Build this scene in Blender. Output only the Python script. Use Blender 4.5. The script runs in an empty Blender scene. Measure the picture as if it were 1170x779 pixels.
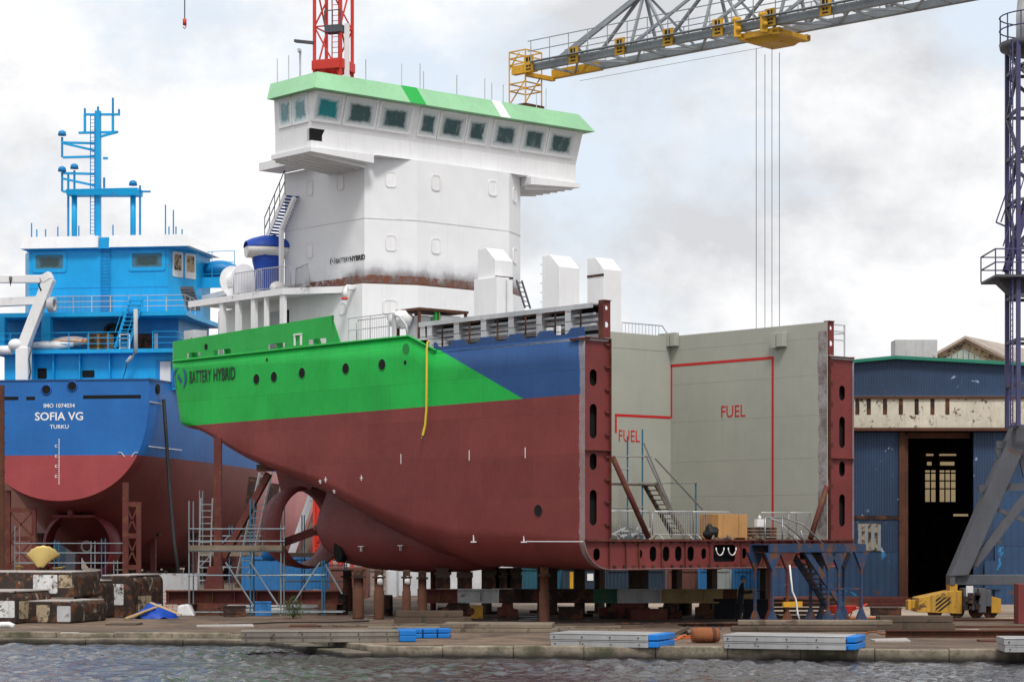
import bpy, bmesh, math, random
from mathutils import Vector, Matrix
random.seed(7)
SC = bpy.context.scene
COL = SC.collection
PI = math.pi
# ---------------------------------------------------------------- camera model
F, CX, HY, ZC = 2600.0, 585.0, 612.0, 3.2          # survey of the photo: focal, centre, horizon, eye height

class Frame:
    """A local frame standing on the ground: origin, heading; finds local spots from survey sightings."""
    def __init__(self, ox, oy, deg):
        self.ox, self.oy = ox, oy
        self.a = math.radians(deg); self.c = math.cos(self.a); self.s = math.sin(self.a)
    def Y(self, px, py, y):
        k = (px-CX)/F; c, s = self.c, self.s
        x = (k*(self.oy+y*c)-self.ox+y*s)/(c-k*s)
        D = self.oy+x*s+y*c
        return x, ZC-(py-HY)*D/F
    def X(self, px, py, x):
        k = (px-CX)/F; c, s = self.c, self.s
        y = (k*(self.oy+x*s)-self.ox-x*c)/(-s-k*c)
        D = self.oy+x*s+y*c
        return y, ZC-(py-HY)*D/F
    def px(self, px, py, x):
        y, z = self.X(px, py, x); return Vector((x, y, z))
    def py(self, px, py, y):
        x, z = self.Y(px, py, y); return Vector((x, y, z))

def at(px, py, D):
    return Vector(((px-CX)/F*D, D, ZC-(py-HY)*D/F))
def gp(px, py, z=-.2):
    D = (ZC-z)*F/(py-HY)
    return Vector(((px-CX)/F*D, D, z))
def wx(px, D): return (px-CX)/F*D
def wz(py, D): return ZC-(py-HY)*D/F

BF = Frame(2.63, 83.3, -49.15)      # the half-built ship: +x forward, +y to port
SF = Frame(-28.8, 145.0, -8.0)      # the blue ship: +y forward, +x starboard

# ---------------------------------------------------------------- mesh builder
class MB:
    def __init__(self): self.bm = bmesh.new()
    def v(self, p): return self.bm.verts.new(p)
    def face(self, pts):
        try: return self.bm.faces.new([self.v(p) for p in pts])
        except ValueError: return None
    def box(self, x0, x1, y0, y1, z0, z1):
        if x0 > x1: x0, x1 = x1, x0
        if y0 > y1: y0, y1 = y1, y0
        if z0 > z1: z0, z1 = z1, z0
        v = [self.v(p) for p in ((x0,y0,z0),(x1,y0,z0),(x1,y1,z0),(x0,y1,z0),(x0,y0,z1),(x1,y0,z1),(x1,y1,z1),(x0,y1,z1))]
        for f in ((3,2,1,0),(4,5,6,7),(0,1,5,4),(1,2,6,5),(2,3,7,6),(3,0,4,7)): self.bm.faces.new([v[i] for i in f])
        return self
    def bar(self, p, q, w, h=None, up=(0,0,1)):
        h = h or w
        p, q = Vector(p), Vector(q); d = q-p
        if d.length < 1e-6: return self
        d.normalize(); u = Vector(up)
        if abs(d.dot(u)) > .98: u = Vector((0,1,0)) if abs(d.y) < .9 else Vector((1,0,0))
        a = d.cross(u).normalized(); b = a.cross(d).normalized()
        vs = []
        for e in (p, q):
            for sx, sy in ((-1,-1),(1,-1),(1,1),(-1,1)): vs.append(self.v(e+a*(sx*w/2)+b*(sy*h/2)))
        for f in ((3,2,1,0),(4,5,6,7),(0,1,5,4),(1,2,6,5),(2,3,7,6),(3,0,4,7)): self.bm.faces.new([vs[i] for i in f])
        return self
    def tube(self, p, q, r, n=8, r2=None, cap=True):
        r2 = r if r2 is None else r2
        p, q = Vector(p), Vector(q); d = q-p
        if d.length < 1e-6: return self
        d.normalize(); u = Vector((0,0,1)) if abs(d.z) < .95 else Vector((1,0,0))
        a = d.cross(u).normalized(); b = a.cross(d).normalized()
        R = []
        for e, rr in ((p, r), (q, r2)):
            R.append([self.v(e+a*(rr*math.cos(2*PI*i/n))+b*(rr*math.sin(2*PI*i/n))) for i in range(n)])
        for i in range(n):
            j = (i+1) % n
            f = self.bm.faces.new((R[0][i], R[0][j], R[1][j], R[1][i])); f.smooth = n > 6
        if cap:
            self.bm.faces.new(R[0][::-1]); self.bm.faces.new(R[1])
        return self
    def path(self, pts, r, n=6):
        """tube along a polyline"""
        pts = [Vector(p) for p in pts]; R = []
        for i, p in enumerate(pts):
            d = (pts[min(i+1, len(pts)-1)]-pts[max(i-1, 0)]).normalized()
            u = Vector((0,0,1)) if abs(d.z) < .9 else Vector((1,0.3,0))
            a = d.cross(u).normalized(); b = a.cross(d).normalized()
            R.append([self.v(p+a*(r*math.cos(2*PI*k/n))+b*(r*math.sin(2*PI*k/n))) for k in range(n)])
        for i in range(len(R)-1):
            for k in range(n):
                j = (k+1) % n
                f = self.bm.faces.new((R[i][k], R[i][j], R[i+1][j], R[i+1][k])); f.smooth = True
        self.bm.faces.new(R[0][::-1]); self.bm.faces.new(R[-1])
        return self
    def prism(self, poly, axis, a, b):
        """poly of 2-D points, extruded along axis from a to b. axis x: pts are (y,z); y: (x,z); z: (x,y)"""
        def m(p, t):
            return {'x': (t, p[0], p[1]), 'y': (p[0], t, p[1]), 'z': (p[0], p[1], t)}[axis]
        A = [self.v(m(p, a)) for p in poly]; B = [self.v(m(p, b)) for p in poly]
        n = len(poly)
        for i in range(n):
            j = (i+1) % n
            self.bm.faces.new((A[i], A[j], B[j], B[i]))
        self.bm.faces.new(A[::-1]); self.bm.faces.new(B)
        return self
    def hull8(self, bot, top):
        """loft between two equal rings, capped"""
        A = [self.v(p) for p in bot]; B = [self.v(p) for p in top]; n = len(A)
        for i in range(n):
            j = (i+1) % n
            self.bm.faces.new((A[i], A[j], B[j], B[i]))
        self.bm.faces.new(A[::-1]); self.bm.faces.new(B)
        return self
    def rings(self, R, closed=False, smooth=True, capa=False, capb=False):
        V = [[self.v(p) for p in r] for r in R]
        n = len(V[0])
        for i in range(len(V)-1):
            for k in range(n if closed else n-1):
                j = (k+1) % n
                try:
                    f = self.bm.faces.new((V[i][k], V[i][j], V[i+1][j], V[i+1][k])); f.smooth = smooth
                except ValueError: pass
        if capa: self.bm.faces.new(V[0][::-1])
        if capb: self.bm.faces.new(V[-1])
        return self
    def lathe(self, prof, o=(0,0,0), axis='z', n=24, smooth=True, closed=False):
        """prof: (r, h)"""
        o = Vector(o); R = []
        for r, h in prof:
            ring = []
            for i in range(n):
                c, s = r*math.cos(2*PI*i/n), r*math.sin(2*PI*i/n)
                ring.append(o+Vector({'z': (c, s, h), 'y': (c, h, s), 'x': (h, c, s)}[axis]))
            R.append(ring)
        if closed: R.append(R[0])
        return self.rings(R, closed=True, smooth=smooth, capa=not closed, capb=not closed)
    def ball(self, o, rx, ry=None, rz=None, n=12, m=8):
        ry = ry or rx; rz = rz or rx; o = Vector(o); R = []
        for j in range(m+1):
            t = PI*j/m; s = max(math.sin(t), .02)
            R.append([o+Vector((rx*s*math.cos(2*PI*i/n), ry*s*math.sin(2*PI*i/n), -rz*math.cos(t))) for i in range(n)])
        return self.rings(R, closed=True, capa=True, capb=True)
    def warp(self, f):
        for v in self.bm.verts: v.co = f(v.co)
        return self
    def build(self, name, mat, parent=None, bevel=0, weld=False, recalc=True):
        if weld: bmesh.ops.remove_doubles(self.bm, verts=self.bm.verts, dist=1e-4)
        if recalc: bmesh.ops.recalc_face_normals(self.bm, faces=self.bm.faces)
        me = bpy.data.meshes.new(name); self.bm.to_mesh(me); self.bm.free()
        if mat: me.materials.append(mat)
        o = bpy.data.objects.new(name, me); COL.objects.link(o)
        if parent: o.parent = parent
        if bevel:
            md = o.modifiers.new('bevel', 'BEVEL'); md.width = bevel; md.segments = 2; md.limit_method = 'ANGLE'
        return o

def tag(o, label=None, cat=None, group=None, kind=None):
    if label: o['label'] = label
    if cat: o['category'] = cat
    if group: o['group'] = group
    if kind: o['kind'] = kind
    return o
def thing(name, label, cat, loc=(0,0,0), rz=0.0, group=None):
    o = bpy.data.objects.new(name, None); COL.objects.link(o); o.empty_display_size = .3
    o.location = loc; o.rotation_euler = (0, 0, rz)
    return tag(o, label, cat, group)
def kids(o): return [c for c in bpy.data.objects if c.parent == o]
def dup(o, loc, rz=None, label=None, parent=None):
    r = o.copy(); COL.objects.link(r)
    if parent is None:
        r.location = loc
        if rz is not None: r.rotation_euler = (r.rotation_euler[0], r.rotation_euler[1], rz)
        if label: r['label'] = label
    else: r.parent = parent
    for ch in kids(o): dup(ch, None, None, None, r)
    return r

def plate(name, outer, holes, th, mat, M, parent=None):
    """flat plate with cut-outs: outer/holes 2-D loops, thickness th, M places the plate's (u,v,n) axes"""
    cu = bpy.data.curves.new(name, 'CURVE'); cu.dimensions = '2D'; cu.fill_mode = 'BOTH'; cu.extrude = th/2
    for loop in [outer]+list(holes):
        sp = cu.splines.new('POLY'); sp.points.add(len(loop)-1); sp.use_cyclic_u = True
        for i, p in enumerate(loop): sp.points[i].co = (p[0], p[1], 0, 1)
    t = bpy.data.objects.new(name, cu); COL.objects.link(t)
    me = bpy.data.meshes.new_from_object(t.evaluated_get(bpy.context.evaluated_depsgraph_get()))
    bpy.data.objects.remove(t); bpy.data.curves.remove(cu)
    bm = bmesh.new(); bm.from_mesh(me); bpy.data.meshes.remove(me)
    bmesh.ops.transform(bm, matrix=M, verts=bm.verts)
    me = bpy.data.meshes.new(name); bm.to_mesh(me); bm.free()
    me.materials.append(mat)
    o = bpy.data.objects.new(name, me); COL.objects.link(o)
    if parent: o.parent = parent
    return o
def axes(u, v, o=(0,0,0)):
    u, v = Vector(u).normalized(), Vector(v).normalized(); n = u.cross(v)
    M = Matrix.Identity(4)
    for i in range(3): M[i][0], M[i][1], M[i][2], M[i][3] = u[i], v[i], n[i], o[i]
    return M
def slot(cu, cv, w, h, n=8):
    """stadium opening, upright if h>w"""
    pts = []
    if h >= w:
        r = w/2; d = h/2-r
        for i in range(n+1): a = PI*i/n; pts.append((cu+r*math.cos(a), cv+d+r*math.sin(a)))
        for i in range(n+1): a = PI+PI*i/n; pts.append((cu+r*math.cos(a), cv-d+r*math.sin(a)))
    else:
        r = h/2; d = w/2-r
        for i in range(n+1): a = -PI/2+PI*i/n; pts.append((cu+d+r*math.cos(a), cv+r*math.sin(a)))
        for i in range(n+1): a = PI/2+PI*i/n; pts.append((cu-d+r*math.cos(a), cv+r*math.sin(a)))
    out = []
    for p in pts:
        if not out or (abs(out[-1][0]-p[0])+abs(out[-1][1]-p[1])) > 1e-4: out.append(p)
    if abs(out[0][0]-out[-1][0])+abs(out[0][1]-out[-1][1]) < 1e-4: out.pop()
    return out
def circ(cu, cv, r, n=16): return [(cu+r*math.cos(2*PI*i/n), cv+r*math.sin(2*PI*i/n)) for i in range(n)]
def rrect(u0, u1, v0, v1, r, n=4):
    pts = []
    for cu, cv, a0 in ((u1-r, v1-r, 0), (u0+r, v1-r, PI/2), (u0+r, v0+r, PI), (u1-r, v0+r, 1.5*PI)):
        for i in range(n+1): a = a0+PI/2*i/n; pts.append((cu+r*math.cos(a), cv+r*math.sin(a)))
    return pts
def text(name, s, size, mat, M, parent=None, bold=0.0, xs=1.0, th=.006, warp=None, align='LEFT'):
    cu = bpy.data.curves.new(name, 'FONT'); cu.body = s; cu.size = size; cu.extrude = th/2; cu.offset = bold; cu.align_x = align
    cu.resolution_u = 3
    t = bpy.data.objects.new(name, cu); COL.objects.link(t)
    me = bpy.data.meshes.new_from_object(t.evaluated_get(bpy.context.evaluated_depsgraph_get()))
    bpy.data.objects.remove(t); bpy.data.curves.remove(cu)
    me.name = name
    me.transform(M @ Matrix.Diagonal((xs, 1, 1, 1)))
    if warp:
        for v in me.vertices: v.co = warp(v.co)
    me.materials.clear(); me.materials.append(mat)
    o = bpy.data.objects.new(name, me); COL.objects.link(o)
    if parent: o.parent = parent
    return o

# ---------------------------------------------------------------- materials
class NT:
    def __init__(self, name):
        self.m = bpy.data.materials.new(name); self.m.use_nodes = True
        self.t = self.m.node_tree; self.b = self.t.nodes['Principled BSDF']
    def n(self, typ, **kw):
        nd = self.t.nodes.new(typ)
        for k, v in kw.items():
            if k.startswith('_'): setattr(nd, k[1:], v)
            else: nd.inputs[k.replace('__', ' ')].default_value = v
        return nd
    def l(self, a, b): self.t.links.new(a, b)
    def coord(self, scale=(1,1,1), which='Object', loc=(0,0,0)):
        tc = self.n('ShaderNodeTexCoord'); mp = self.n('ShaderNodeMapping')
        mp.inputs['Scale'].default_value = scale; mp.inputs['Location'].default_value = loc
        self.l(tc.outputs[which], mp.inputs['Vector']); return mp.outputs['Vector']
    def noise(self, vec, scale, detail=5, rough=.6, dist=0):
        nd = self.n('ShaderNodeTexNoise', Scale=scale, Detail=detail, Roughness=rough, Distortion=dist)
        self.l(vec, nd.inputs['Vector']); return nd.outputs['Fac']
    def ramp(self, fac, stops):
        r = self.n('ShaderNodeValToRGB'); e = r.color_ramp.elements
        while len(e) < len(stops): e.new(.5)
        for i, (p, c) in enumerate(stops):
            e[i].position = p; e[i].color = (c, c, c, 1) if isinstance(c, (int, float)) else (*c, 1)
        self.l(fac, r.inputs['Fac']); return r.outputs['Color']
    def mix(self, fac, a, b, mode='MIX'):
        m = self.n('ShaderNodeMix', _data_type='RGBA', _blend_type=mode)
        for sock, val in ((0, fac), (6, a), (7, b)):
            if isinstance(val, (int, float)): m.inputs[sock].default_value = val if sock == 0 else (val, val, val, 1)
            elif isinstance(val, tuple): m.inputs[sock].default_value = (*val, 1)
            else: self.l(val, m.inputs[sock])
        return m.outputs[2]
    def math(self, op, a, b=0.0, c=0.0):
        m = self.n('ShaderNodeMath', _operation=op)
        for i, val in enumerate((a, b, c)):
            if isinstance(val, (int, float)): m.inputs[i].default_value = val
            else: self.l(val, m.inputs[i])
        return m.outputs[0]
    def xyz(self, vec):
        s = self.n('ShaderNodeSeparateXYZ'); self.l(vec, s.inputs[0]); return s.outputs
    def bump(self, h, strength=.3, dist=.02, prev=None):
        b = self.n('ShaderNodeBump', Strength=strength, Distance=dist); self.l(h, b.inputs['Height'])
        if prev: self.l(prev, b.inputs['Normal'])
        return b.outputs['Normal']
    def out(self, col=None, rough=None, normal=None, metal=None):
        for k, v in (('Base Color', col), ('Roughness', rough), ('Normal', normal), ('Metallic', metal)):
            if v is None: continue
            if isinstance(v, (int, float)): self.b.inputs[k].default_value = v
            elif isinstance(v, tuple): self.b.inputs[k].default_value = (*v, 1)
            else: self.l(v, self.b.inputs[k])
        return self.m

def paint(name, col, rough=.5, var=.25, rust=0.0, rustcol=(.11,.045,.02), streak=.15, scale=1.0, dents=.15, metal=0.0, chip=None, chipcol=(.5,.48,.45)):
    """weathered paint or bare metal: tone patches, vertical run-off streaks, rust spots, slight unevenness"""
    n = NT(name); v = n.coord()
    big = n.noise(v, .45*scale, 4, .6); fine = n.noise(v, 9*scale, 4, .7)
    c = n.mix(n.ramp(big, [(.3, 0.0), (.7, 1.0)]), tuple(x*(1-var) for x in col), tuple(min(1, x*(1+var*.6)) for x in col))
    c = n.mix(n.math('MULTIPLY', n.ramp(fine, [(.35, 0.0), (.65, 1.0)]), .35*var*2), c, tuple(x*.6 for x in col))
    if streak:
        sv = n.coord((2.2*scale, 2.2*scale, .16*scale)); st = n.noise(sv, 2.0, 4, .7)
        c = n.mix(n.math('MULTIPLY', n.ramp(st, [(.52, 0.0), (.75, 1.0)]), streak*2.2), c, tuple(x*.45+y*.35 for x, y in zip(col, (.08,.07,.06))))
    if rust > 0:
        rn = n.noise(v, 1.7*scale, 9, .72, .4)
        f = n.ramp(rn, [(.66-rust*.45, 0.0), (.72-rust*.42, 1.0)])
        rc = n.mix(n.noise(v, 14*scale, 4, .6), tuple(x*.45 for x in rustcol), tuple(min(1, x*1.7) for x in rustcol))
        c = n.mix(f, c, rc)
    if chip:
        rn = n.noise(n.coord(loc=(5.3, 1.7, 9.1)), 1.2*scale, 8, .7, .6)
        c = n.mix(n.ramp(rn, [(.60-chip*.4, 0.0), (.67-chip*.4, 1.0)]), c, chipcol)
    nm = n.bump(n.noise(v, 1.3*scale, 3, .5), dents, .06)
    nm = n.bump(fine, .12, .01, nm)
    rg = n.ramp(fine, [(.3, max(.05, rough-.12)), (.7, min(1, rough+.15))])
    n.b.inputs['Specular IOR Level'].default_value = .32
    return n.out(c, rg, nm, metal)
M = {}
def P(key, *a, **k):
    M[key] = paint(key, *a, **k); return M[key]

P('white', (.78,.78,.79), .45, .07, 0.0, streak=.09)
P('white_old', (.66,.66,.66), .6, .2, .12, streak=.25)
P('white_soft', (.75,.74,.73), .7, .15, streak=.05)
P('redlead', (.17,.032,.031), .6, .22, .05, streak=.12)
P('redlead_rust', (.115,.027,.023), .75, .35, .3, streak=.3)
P('rust', (.105,.040,.022), .85, .5, .3, (.06,.03,.02), streak=.3)
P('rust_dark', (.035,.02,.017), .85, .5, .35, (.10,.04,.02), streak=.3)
P('black', (.012,.012,.013), .6, .3, streak=0)
P('hole_black', (.006,.006,.006), .9, .2, streak=0)
P('steel_grey', (.50,.51,.53), .55, .25, .06, streak=.2)
P('galv', (.42,.43,.44), .4, .25, .05, streak=.1, metal=.6)
P('scaf_grey', (.20,.245,.27), .5, .3, .1, (.10,.07,.05), streak=0, metal=.2)
P('alu', (.40,.40,.40), .45, .3, .03, (.14,.11,.09), streak=.2, metal=.35)
P('crane_grey', (.27,.295,.32), .55, .25, .08, streak=.2)
P('crane_slate', (.085,.09,.105), .6, .25, .1, streak=.25)
P('crane_violet', (.065,.062,.15), .55, .25, .08, streak=.2)
P('yellow', (.60,.32,.02), .5, .2, .10, streak=.3)
P('yellow_dirty', (.50,.27,.03), .6, .3, .2, (.08,.04,.02), streak=.6)
P('crane_red', (.60,.045,.03), .5, .15, .03, streak=.1)
P('roof_green', (.27,.52,.30), .55, .12, streak=.12)
P('green', (.010,.37,.054), .45, .12, streak=.08)
P('blue_navy', (.018,.066,.20), .5, .15, streak=.08)
P('cyan', (.006,.35,.70), .42, .16, .03, streak=.14)
P('cyan_dark', (.006,.22,.52), .45, .2, .03, streak=.14)
P('hold_grey', (.36,.365,.315), .55, .07, 0, streak=.06)
P('red_line', (.50,.02,.02), .5, .1, streak=0)
P('orange', (.60,.16,.02), .6, .2, .1, streak=.1)
P('wood', (.42,.25,.10), .75, .35, streak=.3)
P('wood_pale', (.58,.42,.22), .75, .3, streak=.2)
P('wood_dark', (.10,.07,.05), .85, .45, .2, (.05,.04,.03), streak=.3)
P('timber_grey', (.20,.16,.12), .85, .4, .25, (.08,.06,.045), streak=.2)
P('box_ply', (.46,.24,.09), .7, .2, streak=.3)
P('tarp_blue', (.01,.06,.38), .5, .2, streak=0)
P('plastic_blue', (.005,.17,.55), .55, .3, .10, streak=.05)
P('teal', (.012,.10,.15), .55, .2, .08, streak=.2)
P('cont_blue', (.02,.17,.40), .55, .25, .12, streak=.3)
P('cont_dark', (.012,.03,.05), .6, .25, .08, streak=.2)
P('bronze', (.62,.45,.16), .42, .2, .06, (.30,.22,.12), streak=.15, metal=.25)
P('beam_green', (.02,.10,.06), .6, .25, .12, streak=.3)
P('beam_beige', (.36,.27,.12), .65, .25, .12, streak=.3)
P('beam_grey', (.45,.46,.47), .6, .25, .12, streak=.3)
P('scaf_blue', (.03,.14,.24), .5, .3, .1, streak=0)
P('stair_blue', (.020,.050,.115), .6, .35, .32, streak=.2)
P('patch_hull', (.034,.023,.019), .8, .6, .34, (.10,.04,.02), streak=.5, scale=1.3, chip=.05, chipcol=(.36,.31,.25))
P('patch_pale', (.58,.58,.57), .7, .25, .22, (.07,.04,.025), streak=.4, scale=1.6, chip=.16, chipcol=(.05,.035,.03))
P('patch_tan', (.40,.32,.21), .7, .3, .3, (.08,.04,.025), streak=.4, scale=1.6, chip=.22, chipcol=(.04,.03,.025))
P('cloth_dark', (.015,.017,.022), .9, .3, streak=0)
P('skin', (.45,.27,.2), .6, .1, streak=0)
P('helmet_blue', (.03,.22,.6), .35, .1, streak=0)
P('hazard_black', (.012,.012,.012), .6, .2, streak=0)
P('green_dark', (.008,.22,.035), .5, .12, streak=.08)
P('lettering_black', (.008,.008,.009), .5, .1, streak=0)
P('lettering_white', (.80,.80,.80), .5, .08, streak=0)
P('lettering_blue', (.02,.06,.25), .5, .1, streak=0)
P('hose_yellow', (.62,.46,.03), .5, .15, streak=0)
P('fend_orange', (.27,.095,.035), .8, .4, .3, streak=.2)
P('barrier', (.50,.50,.50), .35, .15, .03, streak=0, metal=.5)
P('rope_orange', (.62,.14,.03), .8, .2, streak=0)
def lt(n, a, b):      # soft-free step: 1 where a > b
    return n.math('GREATER_THAN', a, b)

def plating(n, v, c, w=2.9, h=1.55, amt=.17):
    """shell plates: faint tone steps from plate to plate, weld seams and frames telegraphing through"""
    s = n.xyz(v); cb = n.n('ShaderNodeCombineXYZ'); n.l(s[0], cb.inputs[0]); n.l(s[2], cb.inputs[1])
    br = n.n('ShaderNodeTexBrick', _offset=.5, Scale=1.0, Mortar__Size=.012)
    br.inputs['Brick Width'].default_value = w; br.inputs['Row Height'].default_value = h
    br.inputs['Color1'].default_value = (.5-.5*amt,)*3+(1,); br.inputs['Color2'].default_value = (.5+.5*amt,)*3+(1,)
    br.inputs['Mortar'].default_value = (.5-1.4*amt,)*3+(1,)
    br.inputs['Mortar Smooth'].default_value = .6
    n.l(cb.outputs[0], br.inputs['Vector'])
    c = n.mix(.55, c, br.outputs['Color'], 'OVERLAY')
    wv = n.n('ShaderNodeTexWave', _wave_type='BANDS', _bands_direction='X', Scale=.52, Distortion=.6); wv.inputs['Detail'].default_value = 2
    n.l(v, wv.inputs['Vector'])
    nm = n.bump(wv.outputs['Fac'], .05, .05)
    nm = n.bump(n.noise(n.coord((.8, .8, .5)), 1.1, 3, .5), .48, .08, nm)
    nm = n.bump(br.outputs['Fac'], -.25, .012, nm)
    nm = n.bump(n.noise(v, 22, 3, .6), .03, .01, nm)
    return c, nm

def hull_paint(name):
    n = NT(name); v = n.coord(); s = n.xyz(v); x, z = s[0], s[2]
    big = n.noise(v, .35, 4, .6); fine = n.noise(v, 7, 5, .7)
    f = n.ramp(big, [(.3, 0.0), (.7, 1.0)])
    red = n.mix(f, (.158,.030,.028), (.208,.042,.039))
    hi = n.math('LESS_THAN', z, n.math('ADD', 5.9, n.math('MULTIPLY', x, -.04)))   # second coat up to a lower line
    red = n.mix(n.math('MULTIPLY', hi, .16), red, (.12,.022,.022))
    grn = n.mix(f, (.006,.33,.044), (.010,.43,.064))
    blu = n.mix(f, (.015,.060,.185), (.021,.078,.225))
    wl = n.math('ADD', 8.40, n.math('MULTIPLY', x, .0075))
    top = n.math('GREATER_THAN', z, wl)
    diag = n.math('GREATER_THAN', n.math('ADD', n.math('SUBTRACT', z, 10.6), n.math('MULTIPLY', n.math('ADD', x, 8.63), .429)), 0)
    c = n.mix(top, red, n.mix(diag, grn, blu))
    # primer strip along the open edge with burnt, ragged border
    ed = n.math('GREATER_THAN', n.math('ADD', x, n.math('MULTIPLY', n.math('SUBTRACT', n.noise(v, 2.2, 4, .7), .5), .35)), -.30)
    c = n.mix(n.math('MULTIPLY', ed, .75), c, n.mix(n.noise(v, 5, 4, .7), (.30,.29,.30), (.16,.10,.09)))
    st = n.noise(n.coord((2.0, 2.0, .14)), 2.0, 4, .7)
    c = n.mix(n.math('MULTIPLY', n.ramp(st, [(.52, 0.0), (.8, 1.0)]), .16), c, n.mix(.6, c, (.05,.045,.04)))
    c = n.mix(n.math('MULTIPLY', n.ramp(fine, [(.4, 0.0), (.7, 1.0)]), .06), c, (.04,.03,.03))
    c, nm = plating(n, v, c)
    n.b.inputs['Specular IOR Level'].default_value = .22
    return n.out(c, n.ramp(fine, [(.3, .36), (.7, .58)]), nm)
M['hull_paint'] = hull_paint('hull_paint')

def sofia_paint(name):
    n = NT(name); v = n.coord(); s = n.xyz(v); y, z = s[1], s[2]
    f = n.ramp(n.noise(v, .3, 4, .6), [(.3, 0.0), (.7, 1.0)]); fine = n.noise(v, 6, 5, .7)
    red = n.mix(n.math('GREATER_THAN', y, .04), n.mix(f, (.27,.034,.04), (.36,.055,.06)), n.mix(f, (.115,.016,.019), (.17,.026,.029)))  # transom bright, all other red darkened: shade put into the colour
    pink = n.mix(f, (.46,.15,.16), (.56,.23,.24))  # paler red forward: sunlight on the flank put into the colour
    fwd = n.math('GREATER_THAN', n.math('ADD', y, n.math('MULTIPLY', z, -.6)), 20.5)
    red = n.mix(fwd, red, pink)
    blu = n.mix(f, (.004,.10,.36), (.006,.145,.46))
    c = n.mix(n.math('GREATER_THAN', z, n.math('ADD', 8.33, n.math('MULTIPLY', y, -.012))), red, blu)
    st = n.noise(n.coord((1.6, 1.6, .12)), 2.0, 4, .7)
    c = n.mix(n.math('MULTIPLY', n.ramp(st, [(.52, 0.0), (.8, 1.0)]), .35), c, n.mix(.6, c, (.03,.035,.05)))
    c = n.mix(n.math('MULTIPLY', n.ramp(fine, [(.45, 0.0), (.7, 1.0)]), .15), c, (.03,.03,.03))
    nm = n.bump(n.noise(v, .9, 3, .5), .3, .08)
    return n.out(c, .5, nm)
M['sofia_paint'] = sofia_paint('sofia_paint')

def tower_paint(name):
    """white house plating scorched and rusted along the weld line at its foot"""
    n = NT(name); v = n.coord(); s = n.xyz(v); x, y, z = s
    big = n.noise(v, .35, 4, .6)
    c = n.mix(n.ramp(big, [(.3, 0.0), (.7, 1.0)]), (.70,.71,.73), (.79,.79,.80))
    st = n.noise(n.coord((2.5, 2.5, .18)), 1.6, 5, .75)
    c = n.mix(n.math('MULTIPLY', n.ramp(st, [(.55, 0.0), (.85, 1.0)]), .25), c, (.45,.42,.38))
    d = n.math('SUBTRACT', z, 14.02)
    rag = n.math('MULTIPLY', n.math('SUBTRACT', n.noise(n.coord((1.3, 1.3, .8)), 1.0, 4, .6), .5), .9)
    side = n.ramp(n.math('ADD', n.math('MULTIPLY', x, .1), 2.15), [(.22, .40), (.56, 1.0)])       # heavier toward the front
    e = n.math('DIVIDE', n.math('ADD', d, rag), side)
    c = n.mix(n.ramp(n.math('MULTIPLY', e, .85), [(.05, .75), (.85, 0.0)]), c, (.33,.33,.37))
    c = n.mix(n.ramp(n.math('MULTIPLY', e, .9), [(.10, .9), (.52, 0.0)]), c, (.10,.070,.06))
    rr = n.noise(v, 3.2, 6, .7)
    c = n.mix(n.math('MULTIPLY', n.ramp(rr, [(.42, 0.0), (.55, 1.0)]), n.math('LESS_THAN', n.math('ADD', d, n.math('MULTIPLY', rag, .1)), .28)), c, (.15,.045,.02))
    wv = n.n('ShaderNodeTexWave', _wave_type='BANDS', _bands_direction='DIAGONAL', Scale=.45, Distortion=.5); n.l(v, wv.inputs['Vector'])
    nm = n.bump(wv.outputs['Fac'], .10, .05)
    nm = n.bump(n.noise(v, 1.4, 3, .5), .22, .06, nm)
    return n.out(c, .45, nm)
M['tower_paint'] = tower_paint('tower_paint')

def dusty_pane(name, ax, dark, edge=(.62,.66,.67), seed=0.0, bare=1.0):
    """window pane with overspray left round its rim and a wiped, dark middle"""
    n = NT(name); g = n.xyz(n.coord(which='Generated')); v = n.coord(loc=(seed, seed*.7, seed*1.3))
    u = n.math('ABSOLUTE', n.math('SUBTRACT', g[0 if ax == 'x' else 1], .5)); w = n.math('ABSOLUTE', n.math('SUBTRACT', g[2], .47))
    d = n.math('MAXIMUM', n.math('MULTIPLY', u, 1.02), n.math('MULTIPLY', w, 1.10))
    d = n.math('ADD', d, n.math('MULTIPLY', n.math('SUBTRACT', n.noise(v, 2.6, 4, .65, .5), .5), .22*bare))
    f = n.ramp(d, [(.30, 0.0), (.40, .75), (.47, 1.0)])
    sm = n.ramp(n.noise(n.coord((1,1,.5), loc=(seed*2, seed, 0)), 2.2, 4, .7, .6), [(.52, 0.0), (.85, .35)])
    f = n.math('MAXIMUM', f, sm)
    c = n.mix(f, dark, edge)
    return n.out(c, n.ramp(f, [(0, .22), (1, .7)]))
for i, (dk, sd) in enumerate([((.010,.22,.25), 1.), ((.055,.11,.12), 2.3), ((.05,.105,.11), 4.1), ((.045,.10,.11), 5.7)]):
    M['pane%d' % i] = dusty_pane('bridge_pane_%d' % i, 'y', dk, seed=sd)
M['pane_side'] = dusty_pane('side_pane', 'x', (.10,.24,.26), seed=8.2, bare=2.2, edge=(.60,.68,.70))
M['pane_sofia'] = dusty_pane('wheelhouse_pane', 'x', (.02,.05,.055), edge=(.05,.16,.22), seed=3.3)

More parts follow.
